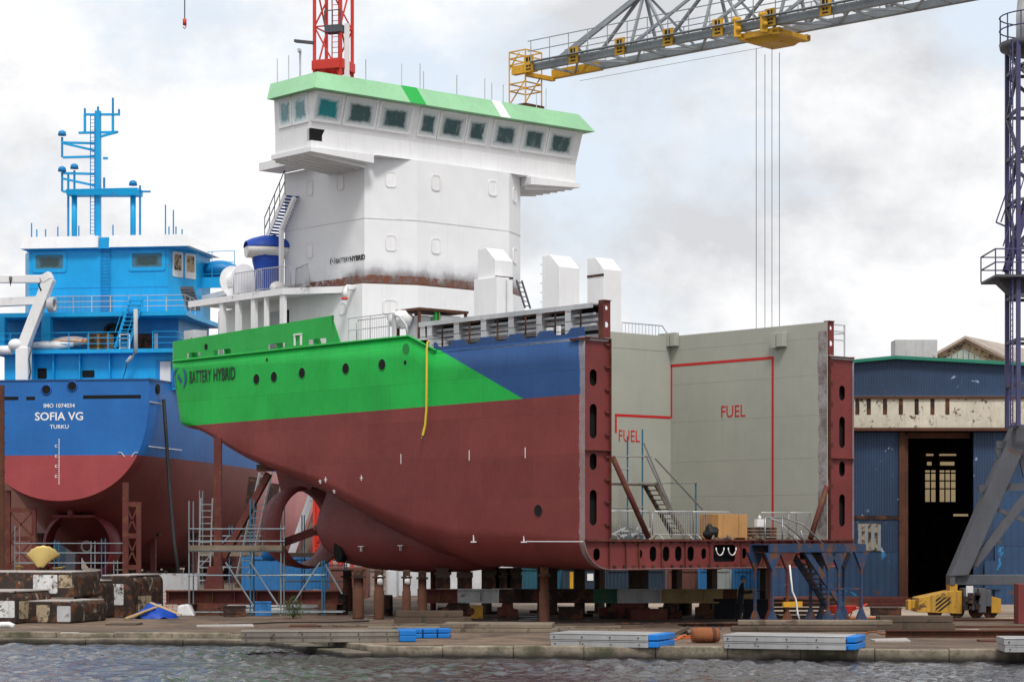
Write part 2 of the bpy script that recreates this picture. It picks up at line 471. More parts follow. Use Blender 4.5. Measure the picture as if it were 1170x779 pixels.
def corrugated(name, col, scale=5.0, rust=.1, axis='X', chip=0.0, chipcol=(.5,.6,.7), streak=.3, low=None):
    n = NT(name); v = n.coord()
    big = n.noise(v, .25, 5, .65)
    c = n.mix(n.ramp(big, [(.3, 0.0), (.7, 1.0)]), tuple(t*.65 for t in col), tuple(min(1, t*1.25) for t in col))
    st = n.noise(n.coord((1.4, 1.4, .1)), 2, 5, .75)
    c = n.mix(n.math('MULTIPLY', n.ramp(st, [(.5, 0.0), (.8, 1.0)]), streak*2), c, tuple(t*.4+.01 for t in col))
    rn = n.noise(v, .9, 9, .75, .4)
    c = n.mix(n.ramp(rn, [(.68-rust*.5, 0.0), (.72-rust*.45, 1.0)]), c, (.10,.05,.03))
    if chip:
        cn = n.noise(n.coord(loc=(3,8,1)), .8, 9, .72, .7)
        c = n.mix(n.ramp(cn, [(.66-chip*.4, 0.0), (.68-chip*.4, 1.0)]), c, chipcol)
    wv = n.n('ShaderNodeTexWave', _wave_type='BANDS', _bands_direction=axis, Scale=scale); n.l(v, wv.inputs['Vector'])
    nm = n.bump(wv.outputs['Fac'], .45, .05)
    nm = n.bump(n.noise(v, 1, 3, .5), .2, .08, nm)
    return n.out(c, .6, nm)
M['hall_blue'] = corrugated('hall_blue', (.016,.042,.10), 2.4, .06, chip=.05, chipcol=(.35,.45,.6))
M['hall_blue_worn'] = corrugated('hall_blue_worn', (.015,.052,.125), .9, .14, chip=.13, chipcol=(.02,.20,.45))
M['hall_roof'] = corrugated('hall_roof', (.36,.30,.25), 1.5, .05, streak=.15)
M['cont_wall_blue'] = corrugated('cont_wall_blue', (.02,.16,.42), 1.6, .06)
M['cont_wall_teal'] = corrugated('cont_wall_teal', (.015,.11,.17), 1.6, .05)
M['cont_wall_white'] = corrugated('cont_wall_white', (.62,.63,.66), .6, .02, streak=.08)
M['cont_wall_dark'] = corrugated('cont_wall_dark', (.010,.028,.055), 1.6, .05)
M['cont_wall_grey'] = corrugated('cont_wall_grey', (.40,.45,.45), 1.6, .06)
M['cont_wall_rust'] = corrugated('cont_wall_rust', (.16,.06,.045), 1.6, .12)
P('beam_peel', (.60,.55,.45), .75, .2, .20, (.06,.04,.03), streak=.3, scale=1.9, dents=.3)

def emit(name, col, st):
    n = NT(name); n.out((.0,.0,.0), .5)
    v = n.coord(); c = n.mix(n.noise(v, .8, 4, .6), tuple(x*.6 for x in col), col)
    n.l(c, n.b.inputs['Emission Color']); n.b.inputs['Emission Strength'].default_value = st
    return n.m
M['lit_pane'] = emit('lit_pane', (.56,.42,.24), .55)      # own glow put in for daylight through yellowed far windows

def ground_mat():
    n = NT('ground'); v = n.coord(which='Object')
    a = n.noise(v, .09, 6, .65); b = n.noise(v, .7, 8, .7, .3); f = n.noise(v, 6, 6, .75)
    c = n.mix(n.ramp(a, [(.35, 0.0), (.62, 1.0)]), (.085,.050,.032), (.22,.15,.10))
    c = n.mix(n.ramp(b, [(.42, 0.0), (.66, 1.0)]), c, (.045,.028,.020))
    sv = n.noise(n.coord((.06, .9, 1)), 2.0, 6, .7)
    c = n.mix(n.math('MULTIPLY', n.ramp(sv, [(.5, 0.0), (.68, 1.0)]), .55), c, (.27,.19,.13))
    c = n.mix(n.math('MULTIPLY', n.ramp(f, [(.45, 0.0), (.7, 1.0)]), .5), c, (.03,.022,.018))
    nm = n.bump(b, .5, .15); nm = n.bump(f, .5, .04, nm)
    pud = n.noise(n.coord((.25, .6, 1), loc=(3, 1, 0)), 1.1, 5, .6)
    pf_ = n.ramp(pud, [(.60, 0.0), (.66, 1.0)])
    c = n.mix(n.math('MULTIPLY', pf_, .7), c, (.03,.022,.018))
    return n.out(c, n.mix(pf_, .92, .12), nm)
M['ground'] = ground_mat()
def yard_mat():
    n = NT('yard_concrete'); v = n.coord(); a = n.noise(v, .15, 6, .65); f = n.noise(v, 4, 6, .7)
    c = n.mix(n.ramp(a, [(.35, 0.0), (.65, 1.0)]), (.24,.175,.125), (.42,.345,.27))
    c = n.mix(n.ramp(f, [(.5, 0.0), (.75, .5)]), c, (.16,.11,.08))
    return n.out(c, .9, n.bump(f, .4, .03))
M['yard'] = yard_mat()
def quay_mat():
    n = NT('quay_wall'); v = n.coord(); z = n.xyz(v)[2]
    a = n.noise(v, 1.6, 8, .72); f = n.noise(v, 9, 5, .7)
    c = n.mix(n.ramp(a, [(.35, 0.0), (.65, 1.0)]), (.13,.10,.075), (.33,.28,.21))
    ms = n.noise(n.coord(loc=(4,4,4)), .8, 7, .7)
    c = n.mix(n.ramp(ms, [(.48, 0.0), (.62, .8)]), c, (.045,.055,.02))
    wet = n.math('ADD', z, n.math('MULTIPLY', n.noise(v, 1.2, 5, .6), .22))
    c = n.mix(n.ramp(n.math('ADD', wet, .70), [(.30, 1.0), (.50, 0.0)]), c, (.018,.014,.012))
    c = n.mix(n.ramp(f, [(.5, 0.0), (.8, .6)]), c, (.05,.04,.03))
    return n.out(c, .85, n.bump(a, .6, .08))
M['quay'] = quay_mat()
def water_mat():
    n = NT('water')
    n.out((.040,.038,.044), .03); n.b.inputs['IOR'].default_value = 1.5
    n1 = n.noise(n.coord((.55, 1.0, 1)), 3.4, 5, .6, .4)
    n.l(n.bump(n1, .5, .12), n.b.inputs['Normal']); return n.m
M['water'] = water_mat()
P('leaf', (.05,.085,.025), .7, .4, streak=0)
# ---------------------------------------------------------------- camera, light, sky
cam = bpy.data.cameras.new('camera'); co = bpy.data.objects.new('camera', cam); COL.objects.link(co)
co.location = (0, 0, ZC); co.rotation_euler = (PI/2, 0, 0)
cam.sensor_width = 36; cam.lens = F/1170*36; cam.shift_x = 0; cam.shift_y = (HY-389.5)/1170
cam.clip_start = .5; cam.clip_end = 6000
SC.camera = co
SUN_EL, SUN_AZ = 55, 170            # azimuth clockwise from +Y (north): behind the viewer, a little to the right
sd = bpy.data.lights.new('sun', 'SUN'); sd.energy = 2.4; sd.angle = math.radians(13); sd.color = (1, .965, .92)
so = bpy.data.objects.new('sun', sd); COL.objects.link(so); so.location = (0, 0, 60)
az, el = math.radians(SUN_AZ), math.radians(SUN_EL)
dirv = Vector((math.sin(az)*math.cos(el), math.cos(az)*math.cos(el), math.sin(el)))
so.rotation_euler = dirv.to_track_quat('Z', 'Y').to_euler()
W = bpy.data.worlds.new('World'); SC.world = W; W.use_nodes = True
t = W.node_tree; t.nodes.clear()
out = t.nodes.new('ShaderNodeOutputWorld'); bg = t.nodes.new('ShaderNodeBackground')
sky = t.nodes.new('ShaderNodeTexSky'); sky.sky_type = 'NISHITA'; sky.sun_disc = False
sky.sun_elevation = el; sky.sun_rotation = az
sky.air_density = 1.0; sky.dust_density = 1.5
tc = t.nodes.new('ShaderNodeTexCoord')
def wn(typ, **k):
    nd = t.nodes.new(typ)
    for a, b in k.items():
        if a.startswith('_'): setattr(nd, a[1:], b)
        else: nd.inputs[a].default_value = b
    return nd
def wnoise(scale, loc, sc, detail=8, rough=.58, dist=.2):
    mp = wn('ShaderNodeMapping'); mp.inputs['Scale'].default_value = scale; mp.inputs['Location'].default_value = loc
    t.links.new(tc.outputs['Generated'], mp.inputs['Vector'])
    nz = wn('ShaderNodeTexNoise', Scale=sc, Detail=detail, Roughness=rough, Distortion=dist)
    t.links.new(mp.outputs['Vector'], nz.inputs['Vector']); return nz.outputs['Fac']
def wramp(f, stops):
    r = wn('ShaderNodeValToRGB'); e = r.color_ramp.elements
    while len(e) < len(stops): e.new(.5)
    for i, (p, c) in enumerate(stops): e[i].position = p; e[i].color = (*c, 1) if isinstance(c, tuple) else (c, c, c, 1)
    t.links.new(f, r.inputs['Fac']); return r.outputs['Color']
def wmix(f, a, b):
    m = wn('ShaderNodeMix', _data_type='RGBA')
    for s_, val in ((0, f), (6, a), (7, b)):
        if isinstance(val, tuple): m.inputs[s_].default_value = (*val, 1)
        elif isinstance(val, (int, float)): m.inputs[s_].default_value = val
        else: t.links.new(val, m.inputs[s_])
    return m.outputs[2]
K = 10.0        # colours below are wanted radiances; the background strength is 0.1
def k3(r, g, b): return (r*K, g*K, b*K)
base = wmix(.86, sky.outputs['Color'], k3(.74, .815, .90))        # thin veil over the blue
n_big = wnoise((1, 1, 1.25), (.35, .2, .1), 4.4, 14, .60, .10)
n_sh = wnoise((1, 1, 1.5), (1.7, .4, .9), 6.2, 14, .60, .10)
cloud = wmix(wramp(n_sh, [(.38, 0.0), (.54, 1.0)]), k3(.62, .63, .655), k3(.93, .93, .935))
cover = wramp(n_big, [(.37, 0.0), (.47, 1.0)])
col = wmix(cover, base, cloud)
t.links.new(col, bg.inputs['Color']); bg.inputs['Strength'].default_value = .1
t.links.new(bg.outputs[0], out.inputs['Surface'])
vs = SC.view_settings; vs.view_transform = 'Standard'; vs.look = 'None'; vs.exposure = .18; vs.gamma = 1; vs.use_curve_mapping = False
SC.render.engine = 'CYCLES'

# ---------------------------------------------------------------- ground, quay, water
def plane(name, pts, mat, kind='structure'):
    m = MB(); m.face(pts); o = m.build(name, M[mat], recalc=False); o['kind'] = kind; return o
GZ = -.2                            # ground level at the slip
QL = [Vector(p) for p in ((-420, 128), (-60, 86.5), (-18.1, 80.4), (-7.7, 78.6), (-4.3, 70.6), (15.2, 67.5), (60, 60), (420, 5))]
def inland(i):
    a = QL[max(0, i-1)]; b = QL[min(len(QL)-1, i+1)]; d = (b-a).normalized(); return Vector((-d.y, d.x))
def sheet(name, off, mat, z):
    inner = [QL[i]+inland(i)*off for i in range(len(QL))]
    m = MB(); far = [Vector((3500, 60)), Vector((3500, 4000)), Vector((-3500, 4000)), Vector((-3500, 120))]
    m.face([(p.x, p.y, z) for p in inner+far]); o = m.build(name, M[mat], recalc=False); o['kind'] = 'structure'
    return o
sheet('ground', .45, 'ground', GZ)
plane('yard', [(7, 99, GZ+.004), (24, 92, GZ+.004), (60, 84, GZ+.004), (140, 140, GZ+.004), (140, 330, GZ+.004), (6, 330, GZ+.004), (2, 180, GZ+.004), (-3, 118, GZ+.004), (0, 106, GZ+.004)], 'yard')
wl_ = [QL[i]+inland(i)*4 for i in range(len(QL))]
plane('water', [(1500, -200, -.66), (1500, 0, -.66)]+[(p.x, p.y, -.66) for p in wl_[::-1]]+[(-1500, 250, -.66), (-1500, -200, -.66)], 'water')
from mathutils import noise as mnoise
m = MB(); NX, NY, X0_, X1_, Y0_, Y1_ = 560, 330, -31, 31, 46, 88
wv_ = [(random.uniform(-.55, .55), random.uniform(.6, 2.2), random.uniform(0, 6.28)) for _ in range(16)]
def wh_(x, y):
    g = .55+.9*mnoise.noise((x*.10, y*.16, 3.1))           # gusty patches
    h = 0
    for a, l, ph in wv_[:7]: h += .0055*l*math.sin(2*PI*(x*math.sin(a)+y*math.cos(a))/l+ph+1.6*mnoise.noise((x*.35, y*.35, ph)))
    h += .075*mnoise.noise((x*1.5, y*1.7, 1.2))+.085*mnoise.noise((x*3.3, y*2.7, 7.7))
    return max(.4, g)*h*1.35
V = [[m.v((X0_+(X1_-X0_)*i/NX, Y0_+(Y1_-Y0_)*j/NY, -.56+wh_(X0_+(X1_-X0_)*i/NX, Y0_+(Y1_-Y0_)*j/NY))) for i in range(NX+1)] for j in range(NY+1)]
for j in range(NY):
    for i in range(NX):
        f = m.bm.faces.new((V[j][i], V[j][i+1], V[j+1][i+1], V[j+1][i])); f.smooth = True
m.build('water_ripples', M['water'], recalc=False)['kind'] = 'structure'
def walk(step, gap, lo, hi):
    """short pieces along the edge: yields (a, b, n) between x = lo and hi"""
    for a, b in zip(QL, QL[1:]):
        L = (b-a).length; d = (b-a)/L; n = Vector((-d.y, d.x)); k = max(1, round(L/step))
        if L > 200:
            continue
        for i in range(k):
            p, q = a+d*(L*i/k), a+d*(L*(i+1)/k-gap)
            if lo < p.x < hi: yield p, q, n
m = MB()
for p, q, n in walk(2.3, .008, -70, 70):     # kerb blocks along the water, slightly uneven
    j, h = random.uniform(-.04, .04), random.uniform(-.04, .03)
    c = [p+n*j, q+n*(j+random.uniform(-.03, .03)), q+n*.47, p+n*.47]
    m.hull8([(v.x, v.y, -1.8) for v in c], [(v.x, v.y, GZ+.03+h) for v in c])
m.build('quay', M['quay'], bevel=.035)['kind'] = 'structure'
m = MB()                                    # low sill in front of the kerb
for p, q, n in walk(3.1, .03, -70, -5):
    c = [p-n*.9, q-n*(.9+random.uniform(-.06, .06)), q-n*.03, p-n*.03]; zt = GZ-.17+random.uniform(-.03, .02)
    m.hull8([(v.x, v.y, -1.8) for v in c], [(v.x, v.y, zt) for v in c])
m.build('quay_ledge', M['quay'], bevel=.035)['kind'] = 'structure'
# ================================================================= the half-built ship (stern section)
def bloc(x, y, z=0):
    return Vector((BF.ox+x*BF.c-y*BF.s, BF.oy+x*BF.s+y*BF.c, z))
BROT = BF.a
ship = thing('ship_stern_section', 'half built green, blue and maroon ship stern with white tower, cut open across its hold', 'ship', (BF.ox, BF.oy, 0), BROT)
YC, HB, DK = 7.55, 7.5, 10.5
def ease(t): t = max(0, min(1, t)); return t*t*(3-2*t)
def lerp(a, b, t): return a+(b-a)*t
def interp(tab, x):
    for (x0, y0), (x1, y1) in zip(tab, tab[1:]):
        if x1 <= x <= x0: return lerp(y0, y1, (x-x0)/(x1-x0))
    return tab[-1][1] if x < tab[-1][0] else tab[0][1]
ZB = [(0, 1.95), (-5, 1.97), (-7.5, 2.0), (-10, 2.45), (-13, 3.45), (-16.5, 4.85), (-19.5, 5.65), (-21.5, 6.25), (-25, 7.35), (-27, 7.95), (-28.4, 8.15)]
RY = [(0, 1.25), (-4, 1.6), (-9, 2.0), (-18, 1.3), (-24, .8), (-28.4, 1.0)]
RZ = [(0, 1.15), (-4, 1.5), (-9, 1.5), (-16, .9), (-22, .5), (-28.4, .35)]
XE = -28.35
def inset(x):            # rounded stern corners in plan, slight fining-in of the run
    fine = .35*ease((-x-17)/10)
    R = .65; d = (XE+R)-x
    return fine*.0 + (R-math.sqrt(max(0, R*R-d*d)) if d > 0 else 0)
def decktop(x):
    if x > -8.7: return 10.52
    if x < -10.35: return 11.2
    return lerp(10.52, 11.2, (-8.7-x)/1.65)
def section(x, n=14):
    zb, ry, rz, i = interp(ZB, x), interp(RY, x), interp(RZ, x), inset(x)
    hb = HB-i; zt = decktop(x)
    pts = []
    for k in range(9): pts.append((-hb, lerp(zt, zb+rz, k/8)))
    for k in range(1, n+1):
        a = PI/2*k/n
        pts.append((-hb+ry*(1-math.cos(a)), zb+rz*(1-math.sin(a))))
    for k in range(1, 5): pts.append((lerp(-hb+ry, 0, k/4), zb-.0*k))
    full = pts+[(-p[0], p[1]) for p in pts[-2::-1]]
    rake = ease((-x-22)/5.5)*.28
    return [Vector((x+rake*(11-p[1])*.9, YC+p[0], p[1])) for p in full]
xs = [-.02]+[-.5*i for i in range(1, 54)]+[XE+d for d in (1.3, 1.0, .8, .65, .55, .45, .36, .27, .18, .10, .04, 0)]
m = MB(); m.rings([section(x) for x in xs], capb=True)
hull = m.build('hull', M['hull_paint'], ship, recalc=True)
sol = hull.modifiers.new('plate', 'SOLIDIFY'); sol.thickness = .03; sol.offset = -1
def side_y(x, z):        # y of the starboard shell
    s = section(x); best = min(s[:24], key=lambda p: abs(p.z-z)); return best.y
# decks
m = MB(); m.box(-9.05, -.05, .05, 1.3, 10.38, 10.46); m.box(-9.05, -.05, 13.7, 15.02, 10.38, 10.46)
m.prism([(x, .06+inset(x)) for x in (-9.1, -15, -27.65, -27.85, -28.0, -28.25)]+[(x, 15.03-inset(x)) for x in (-28.25, -28.0, -27.85, -27.65, -9.1)], 'z', 10.98, 11.06)
m.box(-9.2, -9.1, .06, 15.0, 10.4, 11.05)
m.build('deck', M['steel_grey'], ship)
# rubbing rail at deck height
m = MB(); pts = [(-8.62, -.01, 10.5), (-10.38, -.01, 11.2), (-14, -.01, 11.21), (-18, -.01, 11.21), (-22, -.01, 11.2), (-26.8, -.01, 11.2)]+[(x, YC-HB+inset(x)-.04, 11.2) for x in (-27.7, -27.85, -28.0, -28.15, -28.3)]+[(-28.38, 2, 11.2), (-28.38, 13, 11.2)]
pts = [(p[0], p[1]+.04, p[2]) for p in pts]
m.path(pts, .05, 6); m.build('deck_rail_bar', M['green'], ship)
# bulwark, real openings for the freeing ports
FP = [(-26.75, -25.6), (-24.5, -23.1), (-20.25, -19.0), (-17.3, -16.0)]
SLOT = (-18.42, -18.08)
bx = sorted(set([-15.0, -15.5, -16, -18.8, -21.5, -23, -25.2]+[v for f in FP for v in f]+list(SLOT)+[-27.0, -27.7, -27.85, -27.95, -28.05, -28.15, -28.27]), reverse=True)
zrow = [11.2, 11.28, 11.5, 11.72, 12.3]
def btop(x): return lerp(12.42, 12.12, (-x-15)/12.5)
def bpt(x, r):
    z = zrow[r] if r < 4 else btop(x)
    xx = x
    if x > -15.01: xx = x-.62*(z-11.2)/1.2
    return Vector((xx-.0, YC-HB+inset(x)+.02, z))
m = MB()
for sgn in (0, 1):
    for x0, x1 in zip(bx, bx[1:]):
        for r in range(4):
            if r == 1 and any(f[0] <= (x0+x1)/2 <= f[1] for f in FP): continue
            if r == 2 and SLOT[0] <= (x0+x1)/2 <= SLOT[1]: continue
            q = [bpt(x0, r), bpt(x1, r), bpt(x1, r+1), bpt(x0, r+1)]
            if sgn: q = [Vector((p.x, 2*YC-p.y, p.z)) for p in q]
            m.face(q)
m.face([(-28.3, 1.2, 11.2), (-28.3, 13.9, 11.2), (-28.3, 13.9, 12.1), (-28.3, 1.2, 12.1)])
bw = m.build('bulwark', M['green'], ship, weld=True)
sol = bw.modifiers.new('plate', 'SOLIDIFY'); sol.thickness = .035; sol.offset = 0
m = MB()
for px_ in (345,):
    p = BF.py(340, 372, 0); m.box(p.x-.28, p.x+.28, -.03, .05, 11.74, 11.80); m.box(p.x-.26, p.x-.20, -.02, .05, 11.3, 11.73); m.box(p.x+.20, p.x+.26, -.02, .05, 11.3, 11.73)
m.build('slot_lintel', M['white_soft'], bw)
m = MB()
for x in [-15.6-1.35*i for i in range(9)]:       # inside stays
    m.hull8([(x-.02, .08, 11.1), (x+.02, .08, 11.1), (x+.02, .6, 11.1), (x-.02, .6, 11.1)], [(x-.02, .08, 12.2), (x+.02, .08, 12.2), (x+.02, .14, 12.2), (x-.02, .14, 12.2)])
m.build('bulwark_stay', M['green'], ship)['kind'] = 'stuff'
# side openings: portholes as dark recess + rim
def port(px_, py_, r, name='porthole', rim='green'):
    p = BF.py(px_, py_, .05); y = side_y(p.x, p.z)
    m = MB(); m.lathe([(r, -.004), (r*1.18, -.012), (r*1.2, .01), (r*.98, .01)], (p.x, y, p.z), 'y', 20, closed=True)
    f = m.build(name, M[rim], ship)
    m = MB(); m.lathe([(r, -.003), (r, .02)], (p.x, y-.002, p.z), 'y', 20); m.build('dark_glass', M['hole_black'], f)
for a in ((293,433),(313,430.5),(345,426),(395,421),(436.5,416.5)): port(*a, .225)
port(305, 411, .07); port(463, 414, .09); port(235.5, 396, .14)
port(615, 583, .22, 'sea_chest_opening', 'redlead')
p = BF.py(464, 398.5, .05); m = MB(); m.lathe([(.22, -.015), (.22, .02)], (p.x, side_y(p.x, p.z), p.z), 'y', 20); m.build('closed_port', M['green_dark'], ship)
# scalloped sheer strake
us = [-8.85]; top = []
out_ = [(-8.85, 10.42), (-.05, 10.42)]
x = -.05; pts = []
pts.append((-.05, 10.86))
for i in range(5):
    a = -.25-i*1.72
    pts += [(a-.55, 10.86), (a-.70, 10.70), (a-.82, 10.66), (a-1.32, 10.65), (a-1.44, 10.69), (a-1.58, 10.85)]
pts.append((-8.85, 10.84))
plate('sheer_strake', out_+pts, [], .025, M['blue_navy'], axes((1,0,0), (0,0,1), (0, .09, 0)), ship)
m = MB(); m.box(-.75, .02, -.03, .30, 10.40, 10.47); m.build('deck_stringer_edge', M['redlead_rust'], ship)

# cut end: web frames with lightening holes, floor frame
def web(y0, y1, mirror=False):
    mid = (y0+y1)/2; hy = mid+(-.15 if not mirror else .1)
    holes = [slot(hy, 9.02, .36, .62), slot(hy, 7.42, .36, 1.28), slot(hy, 5.93, .36, .62), slot(hy, 4.24, .36, 1.32)]
    w = plate('web_frame', [(y0, 3.06), (y1, 3.06), (y1, 10.5), (y0, 10.5)], holes, .03, M['redlead'], axes((0,1,0), (0,0,1), (-.10, 0, 0)), ship)
    m = MB()
    for z in (10.47, 6.35, 3.06):
        m.box(-.3, .06, y0-.0, y1+.0, z-.015, z+.02)
    ye = y1 if not mirror else y0
    m.box(-.25, .05, ye-.012, ye+.012, 3.1, 10.45)
    for k in range(9):
        z = 3.6+k*.83; m.box(-.12, .0, ye-(.22 if not mirror else -.04), ye-(.04 if not mirror else -.22), z-.02, z+.06)
    m.build('frame_flange', M['redlead_rust'], w)
    m = MB(); m.box(-.32, -.3, y0, y1, 3.06, 10.4); m.build('dark_hole_backing', M['hole_black'], w)  # black sheet standing in for the dark tank space behind the holes
    return w
web(.06, 1.34); web(13.56, 15.02, True)
bil = []
for k in range(13):
    a = PI/2*k/12; bil.append((.06+1.2*(1-math.cos(a)), 1.98+1.08*(1-math.sin(a))))
outl = bil[::-1]; outl = [(y, z) for y, z in bil]+[(2*YC-y, z) for y, z in bil[::-1]]
holes = [slot(.72, 2.52, .34, .46)]
for px_, w, h in ((733,.26,.34),(748,.36,.58),(763,.36,.58),(777,.36,.58),(791,.36,.58),(806,.28,.42),(852,.28,.42),(880,.36,.55)):
    y, z = BF.X(px_, 633, 0); holes.append(slot(y, 2.52, w, h))
holes.append(slot(14.2, 2.52, .45, .42)); y0, _ = BF.X(817, 633, 0); y1, _ = BF.X(842, 633, 0)
holes.append(rrect(y0, y1, 2.2, 2.86, .12)); holes.append(slot(12.0, 2.52, .36, .55))
fl = plate('floor_frame', outl+[], holes, .03, M['redlead'], axes((0,1,0), (0,0,1), (-.10, 0, 0)), ship)
m = MB(); m.box(-.3, .06, .1, 15.0, 3.0, 3.045); m.box(-.2, .06, 1.3, 13.8, 1.93, 1.96)
for px_ in (697, 716, 731, 757, 784, 812, 848, 862, 873, 905, 930):
    y, _ = BF.X(px_, 633, 0); m.box(-.1, .0, y-.012, y+.012, 1.98, 3.0)
m.build('frame_flange', M['redlead_rust'], fl)
m = MB(); m.box(-.42, -.40, .9, 14.2, 2.0, 3.0); m.build('dark_hole_backing', M['hole_black'], fl)  # black sheet standing in for the dark inside the double bottom
m = MB()
for k in range(26):
    y = 1.6+k*.5; m.box(-.085, -.03, y-.05, y+.07, 1.97, 2.10); m.box(-.085, -.03, y-.05, y+.05, 2.93, 3.0)
m.build('bolt_lug', M['rust_dark'], fl)['kind'] = 'stuff'
m = MB()
for py0 in (BF.X(820,633,0)[0]+.15, BF.X(838,633,0)[0]-.05):
    m.path([(-.02, py0+.22*math.cos(a), 2.75+.3*math.sin(a)) for a in [PI+PI*k/10 for k in range(11)]], .025, 6)
m.build('hanging_hose', M['white_soft'], fl)

# hold walls
YW = 13.42; XB = -9.0; ZT = 11.86
hold = MB(); hold.box(XB-.04, -.04, YW, YW+.04, 3.06, ZT)
wp = hold.build('hold_side_wall', M['hold_grey'], ship)
m = MB(); m.box(XB-.04, XB, 1.4, YW-.003, 3.06, ZT); wb = m.build('hold_bulkhead', M['hold_grey'], ship)
m = MB(); m.box(XB, -.04, 1.36, 1.40, 3.06, 10.5); m.build('hold_starboard_wall', M['hold_grey'], ship)
m = MB(); m.box(XB, -.32, 1.41, YW-.01, 2.98, 3.03); m.build('hold_floor', M['rust'], ship)
m = MB()
for z in (11.25, 9.75, 8.13, 6.4, 4.9): m.box(XB+.01, -.3, YW-.004, YW-.001, z-.012, z+.012)
m.build('weld_seam', M['hold_grey'], wp)
m = MB(); m.box(XB+.002, XB+.01, 1.5, YW-.1, 11.2, 11.216); m.build('weld_seam', M['hold_grey'], wb)
m = MB(); t_ = .055
p1, p2 = BF.py(742, 419, YW), BF.py(883, 409.5, YW)
zr = (p1.z+p2.z)/2
m.box(p1.x+.12, p2.x, YW-.01, YW-.004, zr-t_, zr+t_); m.box(p2.x-t_, p2.x+t_, YW-.014, YW-.011, 3.25, zr+t_)
zl = BF.X(725, 475, XB)[1]; yl = BF.X(703.5, 475, XB)[0]
m.box(XB+.02, XB+.10, YW-.01, YW-.004, zl, zr+t_)
m.build('red_border_line', M['red_line'], wp)
m = MB(); m.box(XB+.004, XB+.010, yl, YW-.02, zl-t_, zl+t_); m.box(XB+.011, XB+.014, yl-t_, yl+t_, zl-.75, zl+t_); m.build('red_border_line', M['red_line'], wb)
p = BF.py(823, 477, YW-.01); q = BF.py(854, 477, YW-.01)
text('fuel_lettering', 'FUEL', .72, M['red_line'], axes((1,0,0), (0,0,1), (p.x, YW-.008, p.z)), wp, 0.0, (q.x-p.x)/(.72*2.33))
p = BF.px(706, 504, XB); q = BF.px(733, 504, XB)
text('fuel_lettering', 'FUEL', .72, M['red_line'], axes((0,1,0), (0,0,1), (XB+.008, p.y, p.z)), wb, 0.0, (q.y-p.y)/(.72*2.33))
for px_, w in ((763, 1.05), (889, .75)):
    p = BF.py(px_, 388, YW-.2); m = MB()
    if w > 1:
        m.box(p.x-.55, p.x-.24, YW-.28, YW-.003, p.z-.30, p.z+.28); m.box(p.x-.18, p.x+.14, YW-.28, YW-.003, p.z-.30, p.z+.28); m.box(p.x+.2, p.x+.5, YW-.28, YW-.003, p.z-.30, p.z+.28)
    else:
        m.box(p.x-.36, p.x-.1, YW-.28, YW-.003, p.z-.34, p.z+.28); m.box(p.x-.04, p.x+.32, YW-.28, YW-.003, p.z-.30, p.z+.28)
    m.build('wall_bracket', M['hold_grey'], wp, bevel=.015)
# wall edge scorched by welding
n = NT('scorched_primer'); v = n.coord(); c = n.mix(n.ramp(n.noise(v, 2.2, 6, .7), [(.35, 0.0), (.65, 1.0)]), (.33,.32,.32), (.13,.09,.085)); M['scorch'] = n.out(c, .7)
rz = [(z, -.42-.16*random.random()) for z in [3.1+.4*k for k in range(22)]]
m = MB()
for (z0, w0), (z1, w1) in zip(rz, rz[1:]):
    m.face([(-.05, YW-.004, z0), (-.05, YW-.004, z1), (w1, YW-.004, z1), (w0, YW-.004, z0)])
m.build('scorched_edge', M['scorch'], wp)
# coaming heads over the frames
for (ya, yb, nm_) in ((.98, 1.38, 's'), (YW+.05, YW+.42, 'p')):
    w = plate('coaming_end_plate', [(ya, 10.52), (yb, 10.52), (yb, 11.9), (ya, 11.9)], [circ((ya+yb)/2, 11.0, .11), circ((ya+yb)/2, 11.62, .08)], .03, M['redlead'], axes((0,1,0), (0,0,1), (-.06, 0, 0)), ship)
    m = MB(); m.box(-.25, .0, ya-.02, ya, 10.52, 11.9); m.box(-.25, .02, ya, yb, 11.88, 11.91); m.build('plate_flange', M['redlead_rust'], w)
# starboard coaming: plate, girders and stays seen from outside
m = MB(); m.box(-10.4, -.28, 1.30, 1.34, 10.46, 11.86); cm = m.build('hatch_coaming', M['steel_grey'], ship)
m = MB(); m.box(-10.6, -.28, .72, 1.29, 11.74, 11.79); m.box(-10.6, -.28, .70, .72, 11.62, 11.80); m.box(-10.4, -.28, 1.02, 1.29, 11.22, 11.26); m.box(-10.4, -.28, 1.0, 1.02, 11.16, 11.27)
m.build('coaming_girder', M['steel_grey'], cm)
m = MB(); m.box(-10.3, -.4, 1.285, 1.298, 11.50, 11.73); m.box(-10.3, -.4, 1.285, 1.298, 10.72, 10.86); m.build('painted_shadow_strip', M['hole_black'], cm)  # black strips put on for the shadow gaps along the coaming
m = MB(); m.tube((-10.3, .95, 11.42), (-.4, .95, 11.42), .05, 8); m.tube((-10.3, 1.0, 11.02), (-.4, 1.0, 11.02), .06, 8); m.build('deck_pipe', M['steel_grey'], cm)
for px_ in (484, 492, 522.5, 553.5, 585, 617, 650):
    p = BF.py(px_, 380, .75); m = MB()
    m.hull8([(p.x-.03, .72, 10.47), (p.x+.03, .72, 10.47), (p.x+.03, 1.28, 10.47), (p.x-.03, 1.28, 10.47)], [(p.x-.03, .76, 11.73), (p.x+.03, .76, 11.73), (p.x+.03, 1.28, 11.73), (p.x-.03, 1.28, 11.73)])
    m.hull8([(p.x-.15, .69, 10.47), (p.x+.15, .69, 10.47), (p.x+.15, .71, 10.47), (p.x-.15, .71, 10.47)], [(p.x-.15, .69, 11.6), (p.x+.15, .69, 11.6), (p.x+.15, .71, 11.6), (p.x-.15, .71, 11.6)])
    m.build('coaming_stay', M['steel_grey'], cm)
m = MB()
